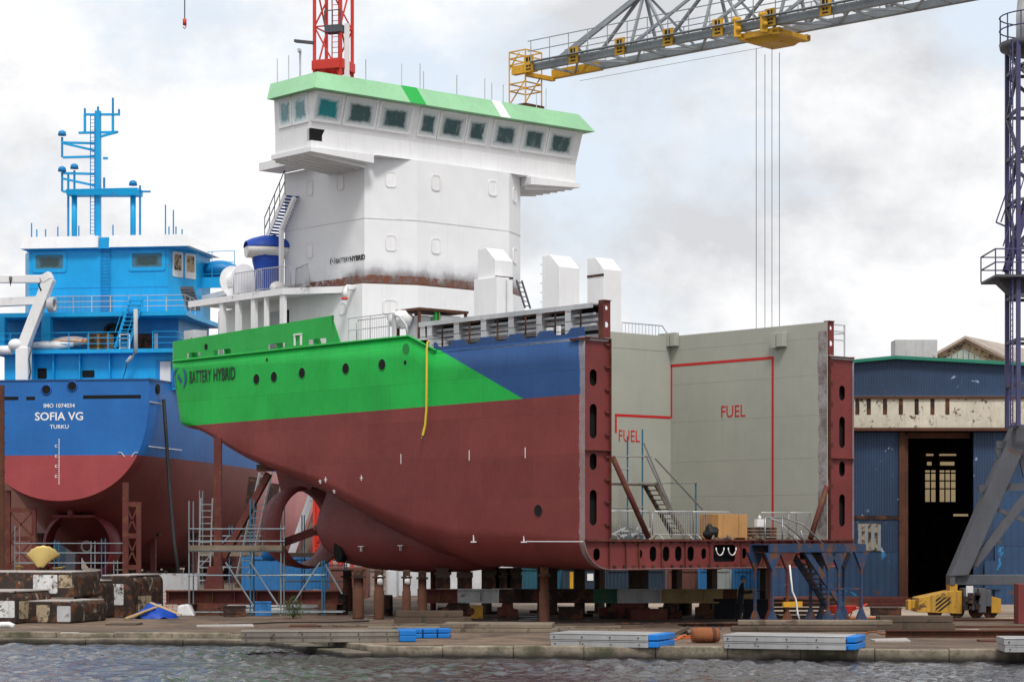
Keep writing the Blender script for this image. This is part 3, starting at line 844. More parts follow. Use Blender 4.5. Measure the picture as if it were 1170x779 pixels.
for px_ in (505, 536, 568, 600, 634, 663):
    p = BF.py(px_, 380, .2); m.bar((p.x, .22, 10.46), (p.x, .22, 11.5), .05)
for z in (10.78, 11.12, 11.48): m.tube((-10, .22, z), (-.3, .22, z), .014, 5)
m.build('wire_railing', M['rust_dark'], ship)
m = MB(); p = BF.py(497, 387, .6); m.lathe([(.25,-.1),(.25,.25)], (p.x, .5, 10.85), 'y', 16); m.box(p.x-.4, p.x+.25, .5, .9, 10.45, 10.75); m.build('mooring_roller', M['steel_grey'], ship)
m = MB()
for px_, py_ in ((637,383),(628,385)):
    p = BF.py(px_, py_, .55); m.box(p.x-.12, p.x+.12, .5, .62, 10.47, p.z+.35)
m.build('deck_fitting', M['white_soft'], ship)
# port coaming with rail
m = MB(); m.box(-.9, -.85, 13.9, 13.95, 10.5, 11.5)
for y in (13.95, 14.9): m.bar((-.4, y, 10.48), (-.4, y, 11.85), .05)
for z in (11.2, 11.55, 11.82): m.bar((-.4, 13.95, z), (-.4, 14.9, z), .045)
for i in range(6): m.bar((-.4-i*1.6, 14.9, 10.48), (-.4-i*1.6, 14.9, 11.5), .04)
m.bar((-.4, 14.9, 11.5), (-8.4, 14.9, 11.5), .04); m.build('deck_railing', M['steel_grey'], ship)
m = MB()
for y0 in (11.4, 12.2):
    m.bar((XB-.1, 10.6, 12.3), (XB-.1, 13.0, 12.3), .035)
for k in range(12): m.bar((XB-.1, 10.6+k*.2, 11.85), (XB-.1, 10.6+k*.2, 12.3), .02)
m.bar((XB-.1, 13.0, 12.3), (XB-.1, 13.4, 11.9), .035)
m.build('bulkhead_railing', M['steel_grey'], ship)
# braces welded between frames and floor
m = MB(); a_ = BF.px(700, 522, -.15); b_ = BF.px(741, 614, .0); m.tube(a_, b_, .11, 10); m.build('brace', M['redlead_rust'], ship)
m = MB(); a_ = BF.px(948, 545, -.15); b_ = BF.px(926, 615, .0); m.tube(a_, b_, .11, 10); m.build('brace', M['redlead_rust'], ship)

# skegs with propeller bossing, nozzle, rudder bracket
def skeg(yc):
    st = [(-9.0, 1.9, .55, .55), (-11, 1.72, 1.0, 1.0), (-14, 1.66, 1.42, 1.42), (-17, 1.75, 1.40, 1.40), (-19, 2.0, 1.22, 1.25), (-20.0, 2.4, .92, .95), (-20.7, 2.95, .52, .52)]
    R = []
    for x, zb, hw, hh in st:
        zc = max(zb+hh, lerp(2.6, 3.5, (-x-9)/12)); zt = interp(ZB, x)+.35
        r = []
        for k in range(17):      # lower U, then straight up into the counter
            a = PI+PI*k/16; r.append(Vector((x, yc+hw*math.cos(a), zc+(zc-zb)*math.sin(a))))
        w = hw*(.55 if x < -18 else .8)
        if x < -20.5: zt = zc+hh*2.2; w = .16
        elif x < -19.9: w = .34
        up = [Vector((x, yc+hw*.98, lerp(zc, zt, .3))), Vector((x, yc+w, lerp(zc, zt, .7))), Vector((x, yc+w*.8, zt)), Vector((x, yc-w*.8, zt)), Vector((x, yc-w, lerp(zc, zt, .7))), Vector((x, yc-hw*.98, lerp(zc, zt, .3)))]
        R.append(r+up)
    m = MB(); m.rings(R, closed=True, capa=True, capb=True); m.lathe([(.30, 0), (.32, -.3), (.27, -.6), (.1, -.75)], (-20.75, yc, 3.48), 'x', 16)
    # web between bossing and counter
    m.hull8([(-16, yc-.12, 3.6), (-16, yc+.12, 3.6), (-20.3, yc+.06, 3.6), (-20.3, yc-.06, 3.6)], [(-16, yc-.12, 5.2), (-16, yc+.12, 5.2), (-19.6, yc+.06, 6.1), (-19.6, yc-.06, 6.1)])
    o = m.build('skeg', M['redlead'], ship)
    return o
YS = 3.5
for yc in (YS, 2*YC-YS): sk = skeg(yc) if yc == YS else skeg(yc)
pz = BF.py(383, 629, YS-1.35)
sk = [k for k in kids(ship) if k.name == 'skeg'][0]
m = MB(); m.lathe([(.42, -.01), (.42, .3)], (0, 0, 0), 'y', 20); m.warp(lambda c: Vector((c.x*.75+pz.x, c.y+YS-1.2, c.z*1.2+pz.z)))
m.build('thruster_opening', M['hole_black'], sk)
for yc in (YS, 2*YC-YS):
    m = MB()
    prof = [(1.76, 0.02), (1.82, .02), (1.88, -.4), (1.84, -.95), (1.76, -1.5), (1.70, -1.5), (1.64, -1.0), (1.68, -.4)]
    m.lathe(prof, (-21.75, yc, 3.6), 'x', 48, closed=True)
    nz = m.build('propeller_nozzle', M['redlead'], ship)
    m = MB()
    m.bar((-21.4, yc, 3.45), (-22.7, yc-1.4, 2.75), .16, .36)
    m.build('nozzle_strut', M['redlead'], nz)
    m = MB(); m.hull8([(-21.4, yc-.35, 5.25), (-23.7, yc-.35, 5.2), (-23.7, yc+.35, 5.2), (-21.4, yc+.35, 5.25)], [(-20.6, yc-.55, 6.0), (-24.2, yc-.55, 7.1), (-24.2, yc+.55, 7.1), (-20.6, yc+.55, 6.0)])
    m.build('head_box', M['redlead'], nz)
# hull markings: frame ticks and docking marks
m = MB()
for px_, py_ in ((457,524),(535,520),(599,517),(1e9,0)):
    if px_ > 1e8: break
    p = BF.py(px_, py_, 0); m.box(p.x-.018, p.x+.018, side_y(p.x, p.z)-.006, side_y(p.x, p.z)+.01, p.z-.2, p.z+.2)
for x in (-6.4, -3.43):
    z = 3.12; y = side_y(x, z)-.02
    m.box(x-.02, x+.02, y, y+.03, z-.15, z+.12); m.box(x-.16, x+.16, y+.0, y+.03, z-.17, z-.13)
for px_, py_ in ((386,549),(393,548),(401,560),(434,544)):
    p = BF.py(px_, py_, 1.0); s = section(p.x); q = min(s[:26], key=lambda r: abs(r.z-p.z)); m.box(q.x-.015, q.x+.015, q.y-.02, q.y+.05, q.z-.11, q.z+.11); m.box(q.x-.09, q.x+.09, q.y-.02, q.y+.05, q.z-.02, q.z+.015)
for px_, py_ in ((413,626),(458,625)):
    p = BF.py(px_, py_, YS-1.40); m.box(p.x-.17, p.x+.17, YS-1.46, YS-1.36, p.z+.06, p.z+.09); m.box(p.x-.015, p.x+.015, YS-1.46, YS-1.36, p.z-.14, p.z+.07)
m.build('frame_mark', M['lettering_white'], ship)
m = MB(); m.box(-3.2, -.05, -.002, .02, 2.98, 3.01); m.build('bilge_line', M['lettering_white'], ship)
m = MB()
for k in range(13):
    m.box(-26.8+k*0.02, -26.75+k*0.02, 2.0, 2.05, 7.9-k*.12, 7.94-k*.12)
m.bm.free()
# stern lettering
def on_shell(c):
    return Vector((c.x, side_y(c.x, c.z)+c.y, c.z))
pA, pB = BF.py(216, 437, 0), BF.py(240.5, 434, 0); pC, pD = BF.py(243.5, 434.5, 0), BF.py(268, 431, 0)
zt = 10.12
def lay(x0, x1, s, nm_, size, bold, mat='lettering_black', z=zt, ysh=-.012, warp=True, parent=None):
    o = text(nm_, s, size, M[mat], Matrix.Identity(4), parent or ship, bold)
    w = max(v.co.x for v in o.data.vertices) or 1
    lo = min(v.co.x for v in o.data.vertices)
    for v in o.data.vertices:
        x = x0+(v.co.x-lo)/(w-lo)*(x1-x0); zz = z+v.co.y; d = v.co.z
        v.co = Vector((x, (side_y(x, zz) if warp else 0)+ysh-d, zz))
    return o
lay(pA.x, pB.x, 'BATTERY', 'stern_lettering', .80, 0, ysh=-.03)
lay(pC.x, pD.x, 'HYBRID', 'stern_lettering', .80, .009, ysh=-.034)
def emblem(x, z, r, yf, par, mat):
    m = MB()
    for a0, a1 in ((100, 245), (-60, 65)):
        R = []
        for k in range(13):
            a = math.radians(lerp(a0, a1, k/12)); w = .30*math.sin(PI*(k+.6)/13.2)
            R.append(((r*(1-w*.9))*math.cos(a), (r*(1-w*.9))*math.sin(a), r*math.cos(a), r*math.sin(a)))
        for p, q in zip(R, R[1:]):
            f = lambda u, v: (x+u*1.15, yf(x+u*1.15, z+v), z+v)
            m.face([f(p[0], p[1]), f(p[2], p[3]), f(q[2], q[3]), f(q[0], q[1])])
    for u0, u1, v0, v1 in ((-.28, -.06, -.05, .38), (.06, .28, -.38, .05), (-.12, .12, -.08, .08)):
        m.face([(x+u*r, yf(x+u*r, z+v*r), z+v*r) for u, v in ((u0, v0), (u1, v0), (u1, v1), (u0, v1))])
    return m.build('round_emblem', mat, par)
pe = BF.py(209.5, 433.5, .3)
emblem(pe.x+.1, 10.38, .52, lambda a, b: side_y(a, b)-.035, ship, M['lettering_blue'])

# ---------------- deckhouse + tower
TP = [(-15.2, 4.3), (-16.05, 2.1), (-21.9, 2.1), (-21.9, 10.9), (-16.05, 10.9), (-15.2, 9.5)]
m = MB(); m.prism([(-15.05, 4.2), (-16.0, 1.95), (-24.2, 1.95), (-24.2, 11.1), (-16.0, 11.1), (-15.05, 9.6)], 'z', 11.07, 13.92)
dh = m.build('deckhouse', M['white'], ship)
m = MB(); m.prism(TP, 'z', 13.98, 19.3); tw = m.build('tower', M['tower_paint'], ship)
m = MB(); m.prism([(x+(.06 if x > -20 else -.04), y+(-.05 if y < 6 else .05)) for x, y in TP], 'z', 13.925, 13.98); m.build('weld_flange', M['rust'], tw)
m = MB(); m.prism([(x+(.012 if x > -20 else -.01), y+(-.012 if y < 6 else .012)) for x, y in TP], 'z', 16.70, 16.735); m.build('deck_seam', M['white_old'], tw)
def blank_window(c, u, par, w=.40, h=.56):
    """blanked, round-cornered window: raised ring and plate; c centre, u horizontal direction"""
    u = Vector(u).normalized(); v = Vector((0,0,1)); nrm = u.cross(v)
    o = plate('blanked_window', rrect(-w*.62, w*.62, -h*.62, h*.62, .15), [rrect(-w*.48, w*.48, -h*.52, h*.52, .11)], .05, M['white_soft'], axes(u, v, c), par)
    plate('cover_plate', rrect(-w*.48, w*.48, -h*.52, h*.52, .11), [], .012, M['white'], axes(u, v, Vector(c)-nrm*.0+nrm*.004), o)
    return o
for px_, py_ in ((354,215),(389,209),(354,286)):
    p = BF.py(px_, py_, 2.09); blank_window((p.x, 2.088, p.z), (1,0,0), tw)
ch = Vector((-15.2+16.05, 4.3-2.1, 0)).normalized()
for py_ in (18.42, 15.7):
    blank_window((-15.62+.0, 3.19, py_) if False else Vector((-15.63, 3.2, py_))+Vector((ch.y, -ch.x, 0))*.008, ch, tw)
for px_, py_ in ((498,209),(563,215),(498,281)):
    p = BF.px(px_, py_, -15.19); blank_window((-15.188, p.y, p.z), (0,1,0), tw)
ch2 = Vector((-16.05+15.2, 10.9-9.5, 0)).normalized()
for z in (18.42, 15.7): blank_window(Vector((-15.6, 10.16, z))+Vector((ch2.y, -ch2.x, 0))*.01, ch2, tw)
for px_ in (447, 498): 
    p = BF.px(px_-3, 346, -15.0); 
p = BF.px(449, 346, -15.5); blank_window(Vector((-15.53, 3.08, 12.95))+Vector((ch.y,-ch.x,0))*.02, ch, dh, .55, .5)
for px_ in (392, 363):
    p = BF.py(px_, 348, 1.94); blank_window((p.x, 1.938, 12.95), (1,0,0), dh, .38, .42)
pa, pb = BF.py(384, 299, 2.08), BF.py(417, 296, 2.08)
xm = lerp(pa.x, pb.x, .47)
lay(pa.x, xm, 'BATTERY', 'tower_lettering', .30, 0, z=14.96, ysh=2.085, warp=False, parent=tw)
lay(xm+.03, pb.x, 'HYBRID', 'tower_lettering', .30, .010, z=14.96, ysh=2.085, warp=False, parent=tw)
emblem(BF.py(380, 299, 2.08).x, 15.07, .17, lambda a, b: 2.085, tw, M['lettering_black'])
# gooseneck vents & pipes on the deckhouse side
m = MB(); p = BF.py(404, 338, 1.9); m.path([(p.x, 1.95, p.z+.35), (p.x-.05, 1.6, p.z+.35), (p.x-.1, 1.5, p.z+.2), (p.x-.1, 1.5, p.z-.1)], .12, 8); m.build('gooseneck_vent', M['white'], dh)
m = MB(); m.tube((p.x-.1, 1.5, p.z-.18), (p.x-.1, 1.5, p.z-.1), .14, 10); m.build('vent_mouth', M['crane_red'], dh)
# deckhouse door under the platform
m = MB(); p = BF.py(316, 361, 1.94); m.box(p.x-.45, p.x+.45, 1.91, 1.946, 11.2, 13.2); dr = m.build('deckhouse_door', M['steel_grey'], dh)
m = MB(); m.box(p.x+.5, p.x+.95, 1.91, 1.946, 11.2, 13.2); m.build('door_opening', M['hole_black'], dh)
m = MB(); m.box(-29.2+1.8, -24.25, 2.2, 2.25, 11.07, 13.6); m.build('screen_wall', M['white'], dh)
# boat-deck platform on posts
m = MB(); m.prism([(-27.0, .35), (-19.6, .35), (-17.3, 1.9), (-17.3, 2.08), (-27.0, 5)], 'z', 13.70, 13.78)
m.box(-27.0, -19.6, .32, .36, 13.62, 13.90); m.bar((-19.6, .34, 13.76), (-17.3, 1.9, 13.76), .05, .28)
pf = m.build('boat_deck', M['white'], ship)
m = MB()
for px_ in (253.5, 271.5, 289.5, 303.5, 322.5):
    p = BF.py(px_, 360, .42); w = .14 if px_ != 303.5 else .07
    m.box(p.x-w, p.x+w, .38, .56, 11.1, 13.70)
m.build('platform_post', M['white'], pf)['kind'] = 'stuff'
# stair to the bridge with dark treads
sa, sb = BF.py(329, 212, 1.5), BF.py(306, 276, 1.5)
m = MB()
for y in (1.35, 2.05): m.bar((sa.x, y, sa.z-.4), (sb.x, y, sb.z), .05, .22)
st = m.build('outside_stair', M['white'], tw)
m = MB()
for k in range(15):
    t_ = (k+.5)/15; m.box(lerp(sa.x, sb.x, t_)-.14, lerp(sa.x, sb.x, t_)+.14, 1.36, 2.04, lerp(sa.z-.4, sb.z, t_)-.02, lerp(sa.z-.4, sb.z, t_)+.02)
m.build('treads', M['tarp_blue'], st)
m = MB()
for dz in (.55, 1.05): m.tube((sa.x, 1.33, sa.z-.4+dz), (sb.x, 1.33, sb.z+dz), .025, 6)
for t_ in (0, .25, .5, .75, 1): m.tube((lerp(sa.x, sb.x, t_), 1.33, lerp(sa.z-.4, sb.z, t_)), (lerp(sa.x, sb.x, t_), 1.33, lerp(sa.z-.4, sb.z, t_)+1.05), .02, 6)
m.build('stair_rail', M['crane_slate'], st)
m = MB(); p = BF.py(323, 280, 1.1); m.bar((p.x-.1, 1.1, 13.78), (p.x-.1, 1.1, 16.6), .16); m.bar((p.x-.1, 1.1, 16.6), (p.x+.9, 1.1, 17.9), .16); m.build('boat_davit', M['white'], pf)
m = MB(); p = BF.py(322, 193, 1.5); m.box(p.x-.9, p.x+1.6, .9, 2.08, p.z-.05, p.z+.3); m.build('stair_landing', M['white'], tw)

# ---------------- bridge
bY0, bY1 = -1.02, 13.9
b = [(-15.62, bY0), (-18.2, bY0), (-18.2, bY1), (-15.62, bY1)]
m = MB(); m.prism([(-15.62, bY0+.02), (-18.2, bY0+.02), (-18.2, bY1-.02), (-15.62, bY1-.02)], 'z', 19.32, 20.15)
# sloping window band
lo = [(-15.62, bY0+.02, 20.15), (-18.2, bY0+.02, 20.15), (-18.2, bY1-.02, 20.15), (-15.62, bY1-.02, 20.15)]
hi = [(-15.12, bY0-.05, 21.85), (-18.2, bY0-.05, 21.85), (-18.2, bY1+.05, 21.85), (-15.12, bY1+.05, 21.85)]
m.hull8(lo, hi)
br = m.build('bridge', M['white'], ship)
# wings: floor plate with tapered underside and ribs
m = MB()
for s in (0, 1):
    yo, yi = (bY0-.12, 2.08) if s == 0 else (bY1+.12, 10.92)
    m.hull8([(-15.35, yi, 18.96), (-18.7, yi, 18.9), (-18.3, yo, 19.12), (-15.45, yo, 19.12)], [(-15.35, yi, 19.31), (-18.7, yi, 19.31), (-18.3, yo, 19.31), (-15.45, yo, 19.31)])
m.box(-18.2, -15.3, 2.2, 10.8, 19.305, 19.318)
fw = m.build('wing_floor', M['white'], br)
m = MB()
for s in (0, 1):
  for k in range(6):
        m = MB(); x = -15.8-k*.5
        y0_, y1_ = (bY0+.1, 2.0) if s == 0 else (bY1-.1, 11.0)
        m.hull8([(x-.02, y0_, 19.02), (x+.02, y0_, 19.02), (x+.02, y1_, 18.78), (x-.02, y1_, 18.78)], [(x-.02, y0_, 19.13), (x+.02, y0_, 19.13), (x+.02, y1_, 18.92), (x-.02, y1_, 18.92)])
        m.build('wing_rib', M['white'], fw)
# roof and green fascia
e = .36
R0 = [(-15.12+e, bY0-.05-e, 21.62), (-18.2, bY0-.05-e, 21.62), (-18.2, bY1+.05+e, 21.62), (-15.12+e, bY1+.05+e, 21.62)]
R1 = [(-15.30, bY0+.12, 22.42), (-18.7, bY0+.12, 22.42), (-18.7, bY1-.12, 22.42), (-15.30, bY1-.12, 22.42)]
m = MB(); m.hull8(R0, R1); rf = m.build('bridge_roof', M['roof_green'], br)
n_ = Vector(R1[0])-Vector(R0[0])
def fascia_patch(y0, y1, mat, nm_):
    m = MB(); f = lambda y, t: (lerp(R0[0][0], R1[0][0], t)+.01, y, lerp(R0[0][2], R1[0][2], t)+.004)
    sh = .12
    m.face([f(y0, .0), f(y1, .0), f(y1-sh, 1.0), f(y0-sh, 1.0)]); return m.build(nm_, M[mat], rf)
ya = BF.X(467, 105, -14.9)[0]; yb = BF.X(485, 106, -14.9)[0]; fascia_patch(ya, yb, 'green', 'dark_panel')
ya = BF.X(570, 118, -14.9)[0]; yb = BF.X(581, 119, -14.9)[0]; fascia_patch(ya, yb, 'white', 'white_panel')
# windows in the sloping front
fu = Vector((0, 1, 0)); fv = (Vector((-15.12, 0, 21.85))-Vector((-15.62, 0, 20.15))).normalized()
def front_pt(px_, z):
    x = lerp(-15.62, -15.12, (z-20.15)/1.7); y, _ = BF.X(px_, 130, x); return Vector((x, y, z))
def front_win(p0, p1, k):
    a_, b_ = front_pt(p0, 21.0), front_pt(p1, 21.0); w = b_.y-a_.y; c = (a_+b_)/2; nrm = fu.cross(fv)
    f = plate('bridge_window', rrect(-w/2, w/2, -.62, .62, .05), [rrect(-w/2+.08, w/2-.08, -.53, .54, .05)], .07, M['white'], axes(fu, fv, c+nrm*.012), br)
    plate('pane', rrect(-w/2+.08, w/2-.08, -.53, .54, .05), [], .012, M['pane%d' % k], axes(fu, fv, c+nrm*.012), f)
for i, (a_, b_) in enumerate(((358,391),(393,430),(432,470),(478,500),(501,532),(533,557),(562,592),(596,624),(625,656))):
    front_win(a_, b_, 0 if i == 0 else 1+(i % 3))
su = Vector((1, 0, 0)); yS = bY0-.02
for p0, p1 in ((318.5, 333.5), (334.5, 352)):
    a_, b_ = BF.py(p0, 125, yS), BF.py(p1, 125, yS); w = b_.x-a_.x; c = Vector(((a_.x+b_.x)/2, yS+.0, 21.0)); sv = (Vector((0, -.07, 1.7))).normalized()
    f = plate('bridge_window', rrect(-w/2, w/2, -.62, .62, .05), [rrect(-w/2+.08, w/2-.08, -.53, .54, .05)], .06, M['white'], axes(su, sv, c+Vector((0, -.01, 0))), br)
    plate('pane', rrect(-w/2+.08, w/2-.08, -.53, .54, .05), [], .012, M['pane_side'], axes(su, sv, c+Vector((0, -.012, 0))), f)
# black cut-out at the corner
m = MB(); p, q = BF.py(353, 162, bY0), BF.px(368, 162, -15.61)
m.box(p.x, -15.615, bY0+.01, bY0+.4, 19.62, 20.12); m.prism([(bY0+.02, 19.62), (q.y, 19.62), (q.y, 19.86), (q.y+.14, 20.12), (bY0+.02, 20.12)], 'x', -15.9, -15.612)
m.warp(lambda c: c)
m.build('cut_out', M['hole_black'], br)
# aerials along the roof edge
m = MB()
for px_, h in ((317, 18), (330, 18), (418, 14), (459, 16), (484, 12), (480, 20), (522, 14), (554, 16), (562, 12), (575, 12), (624, 16), (613, 8)):
    if px_ < 360: p = BF.py(px_, 95, bY0+.2)
    else: p = BF.px(px_, 100, -15.4)
    m.tube((p.x, p.y, 22.4), (p.x, p.y, 22.4+h/26+.35), .022, 5)
m.build('aerial', M['steel_grey'], rf)['kind'] = 'stuff'
m = MB(); p = BF.py(343, 90, 2.0); m.tube((p.x, 2, 22.4), (p.x, 2, 24.6), .05, 6); m.bar((p.x, 2, 24.5), (p.x+.3, 1.7, 24.5), .12); m.tube((p.x, 2, 22.6), (p.x+.5, 2.3, 22.42), .03, 5); m.build('lamp_mast', M['steel_grey'], rf)
# vents with sloping heads on deck, between tower and hold
def vent(x, y0, y1, dpt, zt, tick):
    m = MB(); zf = zt-.55
    A = [(x, y0, 11.06), (x-dpt, y0, 11.06), (x-dpt, y1, 11.06), (x, y1, 11.06)]
    m.prism([(x, 11.06), (x, zf), (x-dpt*.52, zt), (x-dpt, zt), (x-dpt, 11.06)], 'y', y0, y1)
    o = m.build('vent_trunk', M['white'], ship, bevel=.02)
    if tick == 2:
        m = MB(); (m.box(x+.001, x+.02, y0, y1, zf-.75, zf-.67) if y0 < 6 else m.box(x-dpt, x, y0-.02, y0-.001, zf-.3, zf-.2)); m.build('vent_slit', M['rust_dark'], o)
    else:
        m = MB(); 
        for k in range(9): m.box(x-dpt-.05, x-dpt+.02, y0-.06, y0+.0, 11.6+k*.4, 11.65+k*.4)
        m.build('rung', M['white_old'], o)
    return o
vy = BF.X(552, 300, -11.2)[0]
vent(-11.2, BF.X(566, 300, -11.2)[0], BF.X(586, 300, -11.2)[0], 1.15, 15.3, 2)
vent(-10.6, BF.X(639, 300, -10.6)[0], BF.X(662, 300, -10.6)[0], 1.1, 15.2, 1)
vent(-10.0, BF.X(690, 300, -10.0)[0], BF.X(710, 300, -10.0)[0], 1.05, 15.2, 2)
m = MB(); a_ = BF.X(545, 330, -11.6)[0]; b_ = BF.X(582, 330, -10.9)[0]
m.prism([(-10.9, a_+.5), (-12.4, a_+.5), (-12.4, b_), (-10.9, b_)], 'z', 11.06, 14.0)
lk = m.build('deck_locker', M['white'], ship, bevel=.02)
m = MB(); m.tube((-10.86, a_+1.0, 11.3), (-10.86, a_+1.0, 13.9), .03, 6); m.build('door_bar', M['steel_grey'], lk)
m = MB(); p = BF.px(590, 320, -11.6); q = BF.px(600, 352, -11.6)
for d in (0, .3): m.bar((-11.6, p.y+d, p.z), (-11.6, q.y+d, q.z), .06)
for k in range(6): t_ = (k+.5)/6; m.bar((-11.6, lerp(p.y, q.y, t_), lerp(p.z, q.z, t_)), (-11.6, lerp(p.y, q.y, t_)+.3, lerp(p.z, q.z, t_)), .04)
m.build('leaning_ladder', M['crane_slate'], ship)
# brown-framed open hatch house
p0, p1 = BF.px(479, 360, -11.5), BF.px(532, 360, -11.5)
m = MB()
for y in (p0.y, p0.y+.95, p1.y):
    for x in (-11.5, -12.9): m.bar((x, y, 11.05), (x, y, 12.45), .10)
m.box(-13.0, -11.4, p0.y-.08, p1.y+.08, 12.42, 12.52)
hh = m.build('hatch_house', M['rust'], ship)
m = MB(); m.box(-12.6, -11.7, p0.y+.15, p0.y+.8, 11.05, 12.25); m.build('valve_group', M['steel_grey'], hh, bevel=.08)
m = MB(); m.box(-12.8, -11.6, p0.y+1.2, p1.y-.15, 11.05, 12.3); m.build('white_cabinet', M['white_soft'], hh, bevel=.05)
m = MB(); m.box(-11.56, -11.46, p0.y+.95-.12, p0.y+.95+.12, 11.1, 12.4); m.build('green_panel', M['green'], hh)
# aft winch drum with white flange
m = MB(); p = BF.py(266, 318, 1.2); m.lathe([(.3, -.55), (.68, -.5), (.7, -.42), (.4, -.4), (.4, .4), (.7, .42), (.7, .5), (.3, .55)], (p.x, 1.5, 14.75), 'x', 24, smooth=False); m.box(p.x-.5, p.x+.5, 1.2, 2.2, 13.78, 14.4); m.build('rope_winch', M['white'], pf)
m = MB(); p = BF.py(218, 378, 1.6); m.box(p.x-.3, p.x+.6, 1.4, 2.1, 11.1, 12.75); m.build('grey_vent_box', M['steel_grey'], ship, bevel=.02)
# handrail forward of the bulwark
m = MB(); p = BF.py(393, 362, .4); q = BF.py(452, 352, .4)
for z in (12.25, 11.75): m.tube((-14.9, .4, z), (-11.8, .4, z), .025, 6)
for x in (-14.9, -13.4, -11.8): m.tube((x, .4, 11.1), (x, .4, 12.25), .025, 6)
m.bar((-11.75, .35, 11.1), (-11.75, .35, 12.2), .12); m.path([(-11.75, .35, 12.15), (-11.3, .3, 12.05), (-10.9, .3, 11.7), (-10.8, .3, 11.3)], .05, 6)
m.build('deck_handrail', M['steel_grey'], ship)
# ================================================================= loose things on and in the ship section
def BL(x, y, z): return bloc(x, y, z)
# crowd barriers
def make_barrier(name='crowd_barrier'):
    root = thing(name, '', 'barrier')
    L, H = 2.2, 1.1
    m = MB(); m.path([(-L/2, 0, .18), (-L/2, 0, H-.1), (-L/2+.1, 0, H), (L/2-.1, 0, H), (L/2, 0, H-.1), (L/2, 0, .18)], .024, 6); m.tube((-L/2, 0, .2), (L/2, 0, .2), .02, 6)
    m.build('frame', M['barrier'], root)
    m = MB()
    for k in range(1, 18): m.tube((-L/2+k*L/18, 0, .2), (-L/2+k*L/18, 0, H), .010, 5)
    m.build('bars', M['barrier'], root)
    for x in (-L/2+.3, L/2-.3):
        m = MB(); m.path([(x, -.3, .0), (x, -.1, .18), (x, .1, .18), (x, .3, 0)], .02, 5); m.build('foot', M['barrier'], root)
    return root
bar0 = make_barrier(); used = []
G1 = 'galvanised crowd barriers'
def barrier(pos, rz, label):
    if not used: o = bar0; o.location = pos; o.rotation_euler = (0, 0, rz); o['label'] = label
    else: o = dup(bar0, pos, rz, label)
    used.append(o); o['group'] = G1; return o
ZF = 3.046
RT = BROT+PI/2          # along the ship's breadth
def hold_spot(px_, x): y, _ = BF.X(px_, 600, x); return bloc(x, y, ZF)
barrier(hold_spot(769, -.7), RT, 'bright galvanised barrier at the hold edge right of the red diagonal brace')
barrier(hold_spot(812, -.75), RT, 'barrier at the hold edge standing behind the plywood crate')
barrier(hold_spot(719, -.8), RT, 'barrier at the hold edge behind the left red diagonal brace')
barrier(hold_spot(889, -1.2), RT, 'barrier at the hold edge behind the platform stair head')
barrier(hold_spot(922, -.9), RT, 'barrier beside the right red diagonal brace')
zd = 13.79
p = BF.py(283, 320, .55); barrier(bloc(p.x, .55, zd), BROT, 'left barrier on the white boat deck beside the rope winch')
p = BF.py(312, 318, .55); barrier(bloc(p.x, .55, zd), BROT+.15, 'middle barrier on the white boat deck before the blue covered boat')
p = BF.py(336, 318, 1.3); barrier(bloc(-19.3, 1.2, zd), BROT-.35, 'right barrier on the white boat deck beside the tower foot')
p = BF.py(427, 370, .7); barrier(bloc(p.x, .65, 11.07), BROT, 'barrier on the green stern deck forward of the bulwark')
# yellow hose
m = MB(); p = BF.py(489, 393, 0)
m.path([(p.x-.05, .35, 10.95), (p.x-.03, .0, 10.86), (p.x, -.07, 10.6), (p.x+.02, -.08, 9.5), (p.x, -.08, 8.2), (p.x-.06, -.09, 7.6), (p.x-.16, -.14, 7.2), (p.x-.22, -.2, 7.05)], .05, 8)
h = m.build('yellow_hose', M['hose_yellow']); h.location = (BF.ox, BF.oy, 0); h.rotation_euler = (0, 0, BROT); tag(h, 'yellow hose hanging down the green and maroon ship side', 'hose')
# covered rescue boat
p = BF.py(305, 285, 1.3)
rb = thing('rescue_boat', 'small white rescue boat under a dark blue cover on the boat deck', 'boat', bloc(p.x-.2, 1.5, 0), BROT+1.2)
m = MB(); R = []
for k in range(9):
    t = k/8; w = .95*math.sin(PI*(.12+.78*t))**.5; x = -1.6+3.2*t
    R.append([Vector((x, w*math.cos(a), 15.95+.55*math.sin(a)*(1 if math.sin(a) < 0 else .12))) for a in [2*PI*i/14 for i in range(14)]])
m.rings(R, closed=True, capa=True, capb=True); m.warp(lambda c: Vector((c.x*.62, c.y*.8, 16.0+(c.z-16.0)*.8))); m.build('boat_hull', M['white_soft'], rb)
m = MB(); R = []
for k in range(9):
    t = k/8; w = .98*math.sin(PI*(.1+.8*t))**.5; x = -1.65+3.3*t; hh = .25+.3*math.sin(PI*t)+random.uniform(-.05, .05)
    R.append([Vector((x, w*math.cos(a), 16.0+hh*math.sin(a))) for a in [PI*i/10 for i in range(11)]])
m.rings(R); m.warp(lambda c: Vector((c.x*.62, c.y*.8, c.z))); m.build('boat_cover', M['tarp_blue'], rb)
m = MB(); R = []
for k in range(7):
    t = k/6; r = lerp(.9, .65, t); R.append([Vector(((r+random.uniform(-.06, .06))*1.15*math.cos(a), (r+random.uniform(-.06, .06))*.7*math.sin(a), 15.7-1.9*t)) for a in [2*PI*i/16 for i in range(16)]])
m.rings(R, closed=True, capa=True, capb=True); m.warp(lambda c: Vector((c.x*.72, c.y*.8, c.z))); m.build('hanging_tarp', M['tarp_blue'], rb)
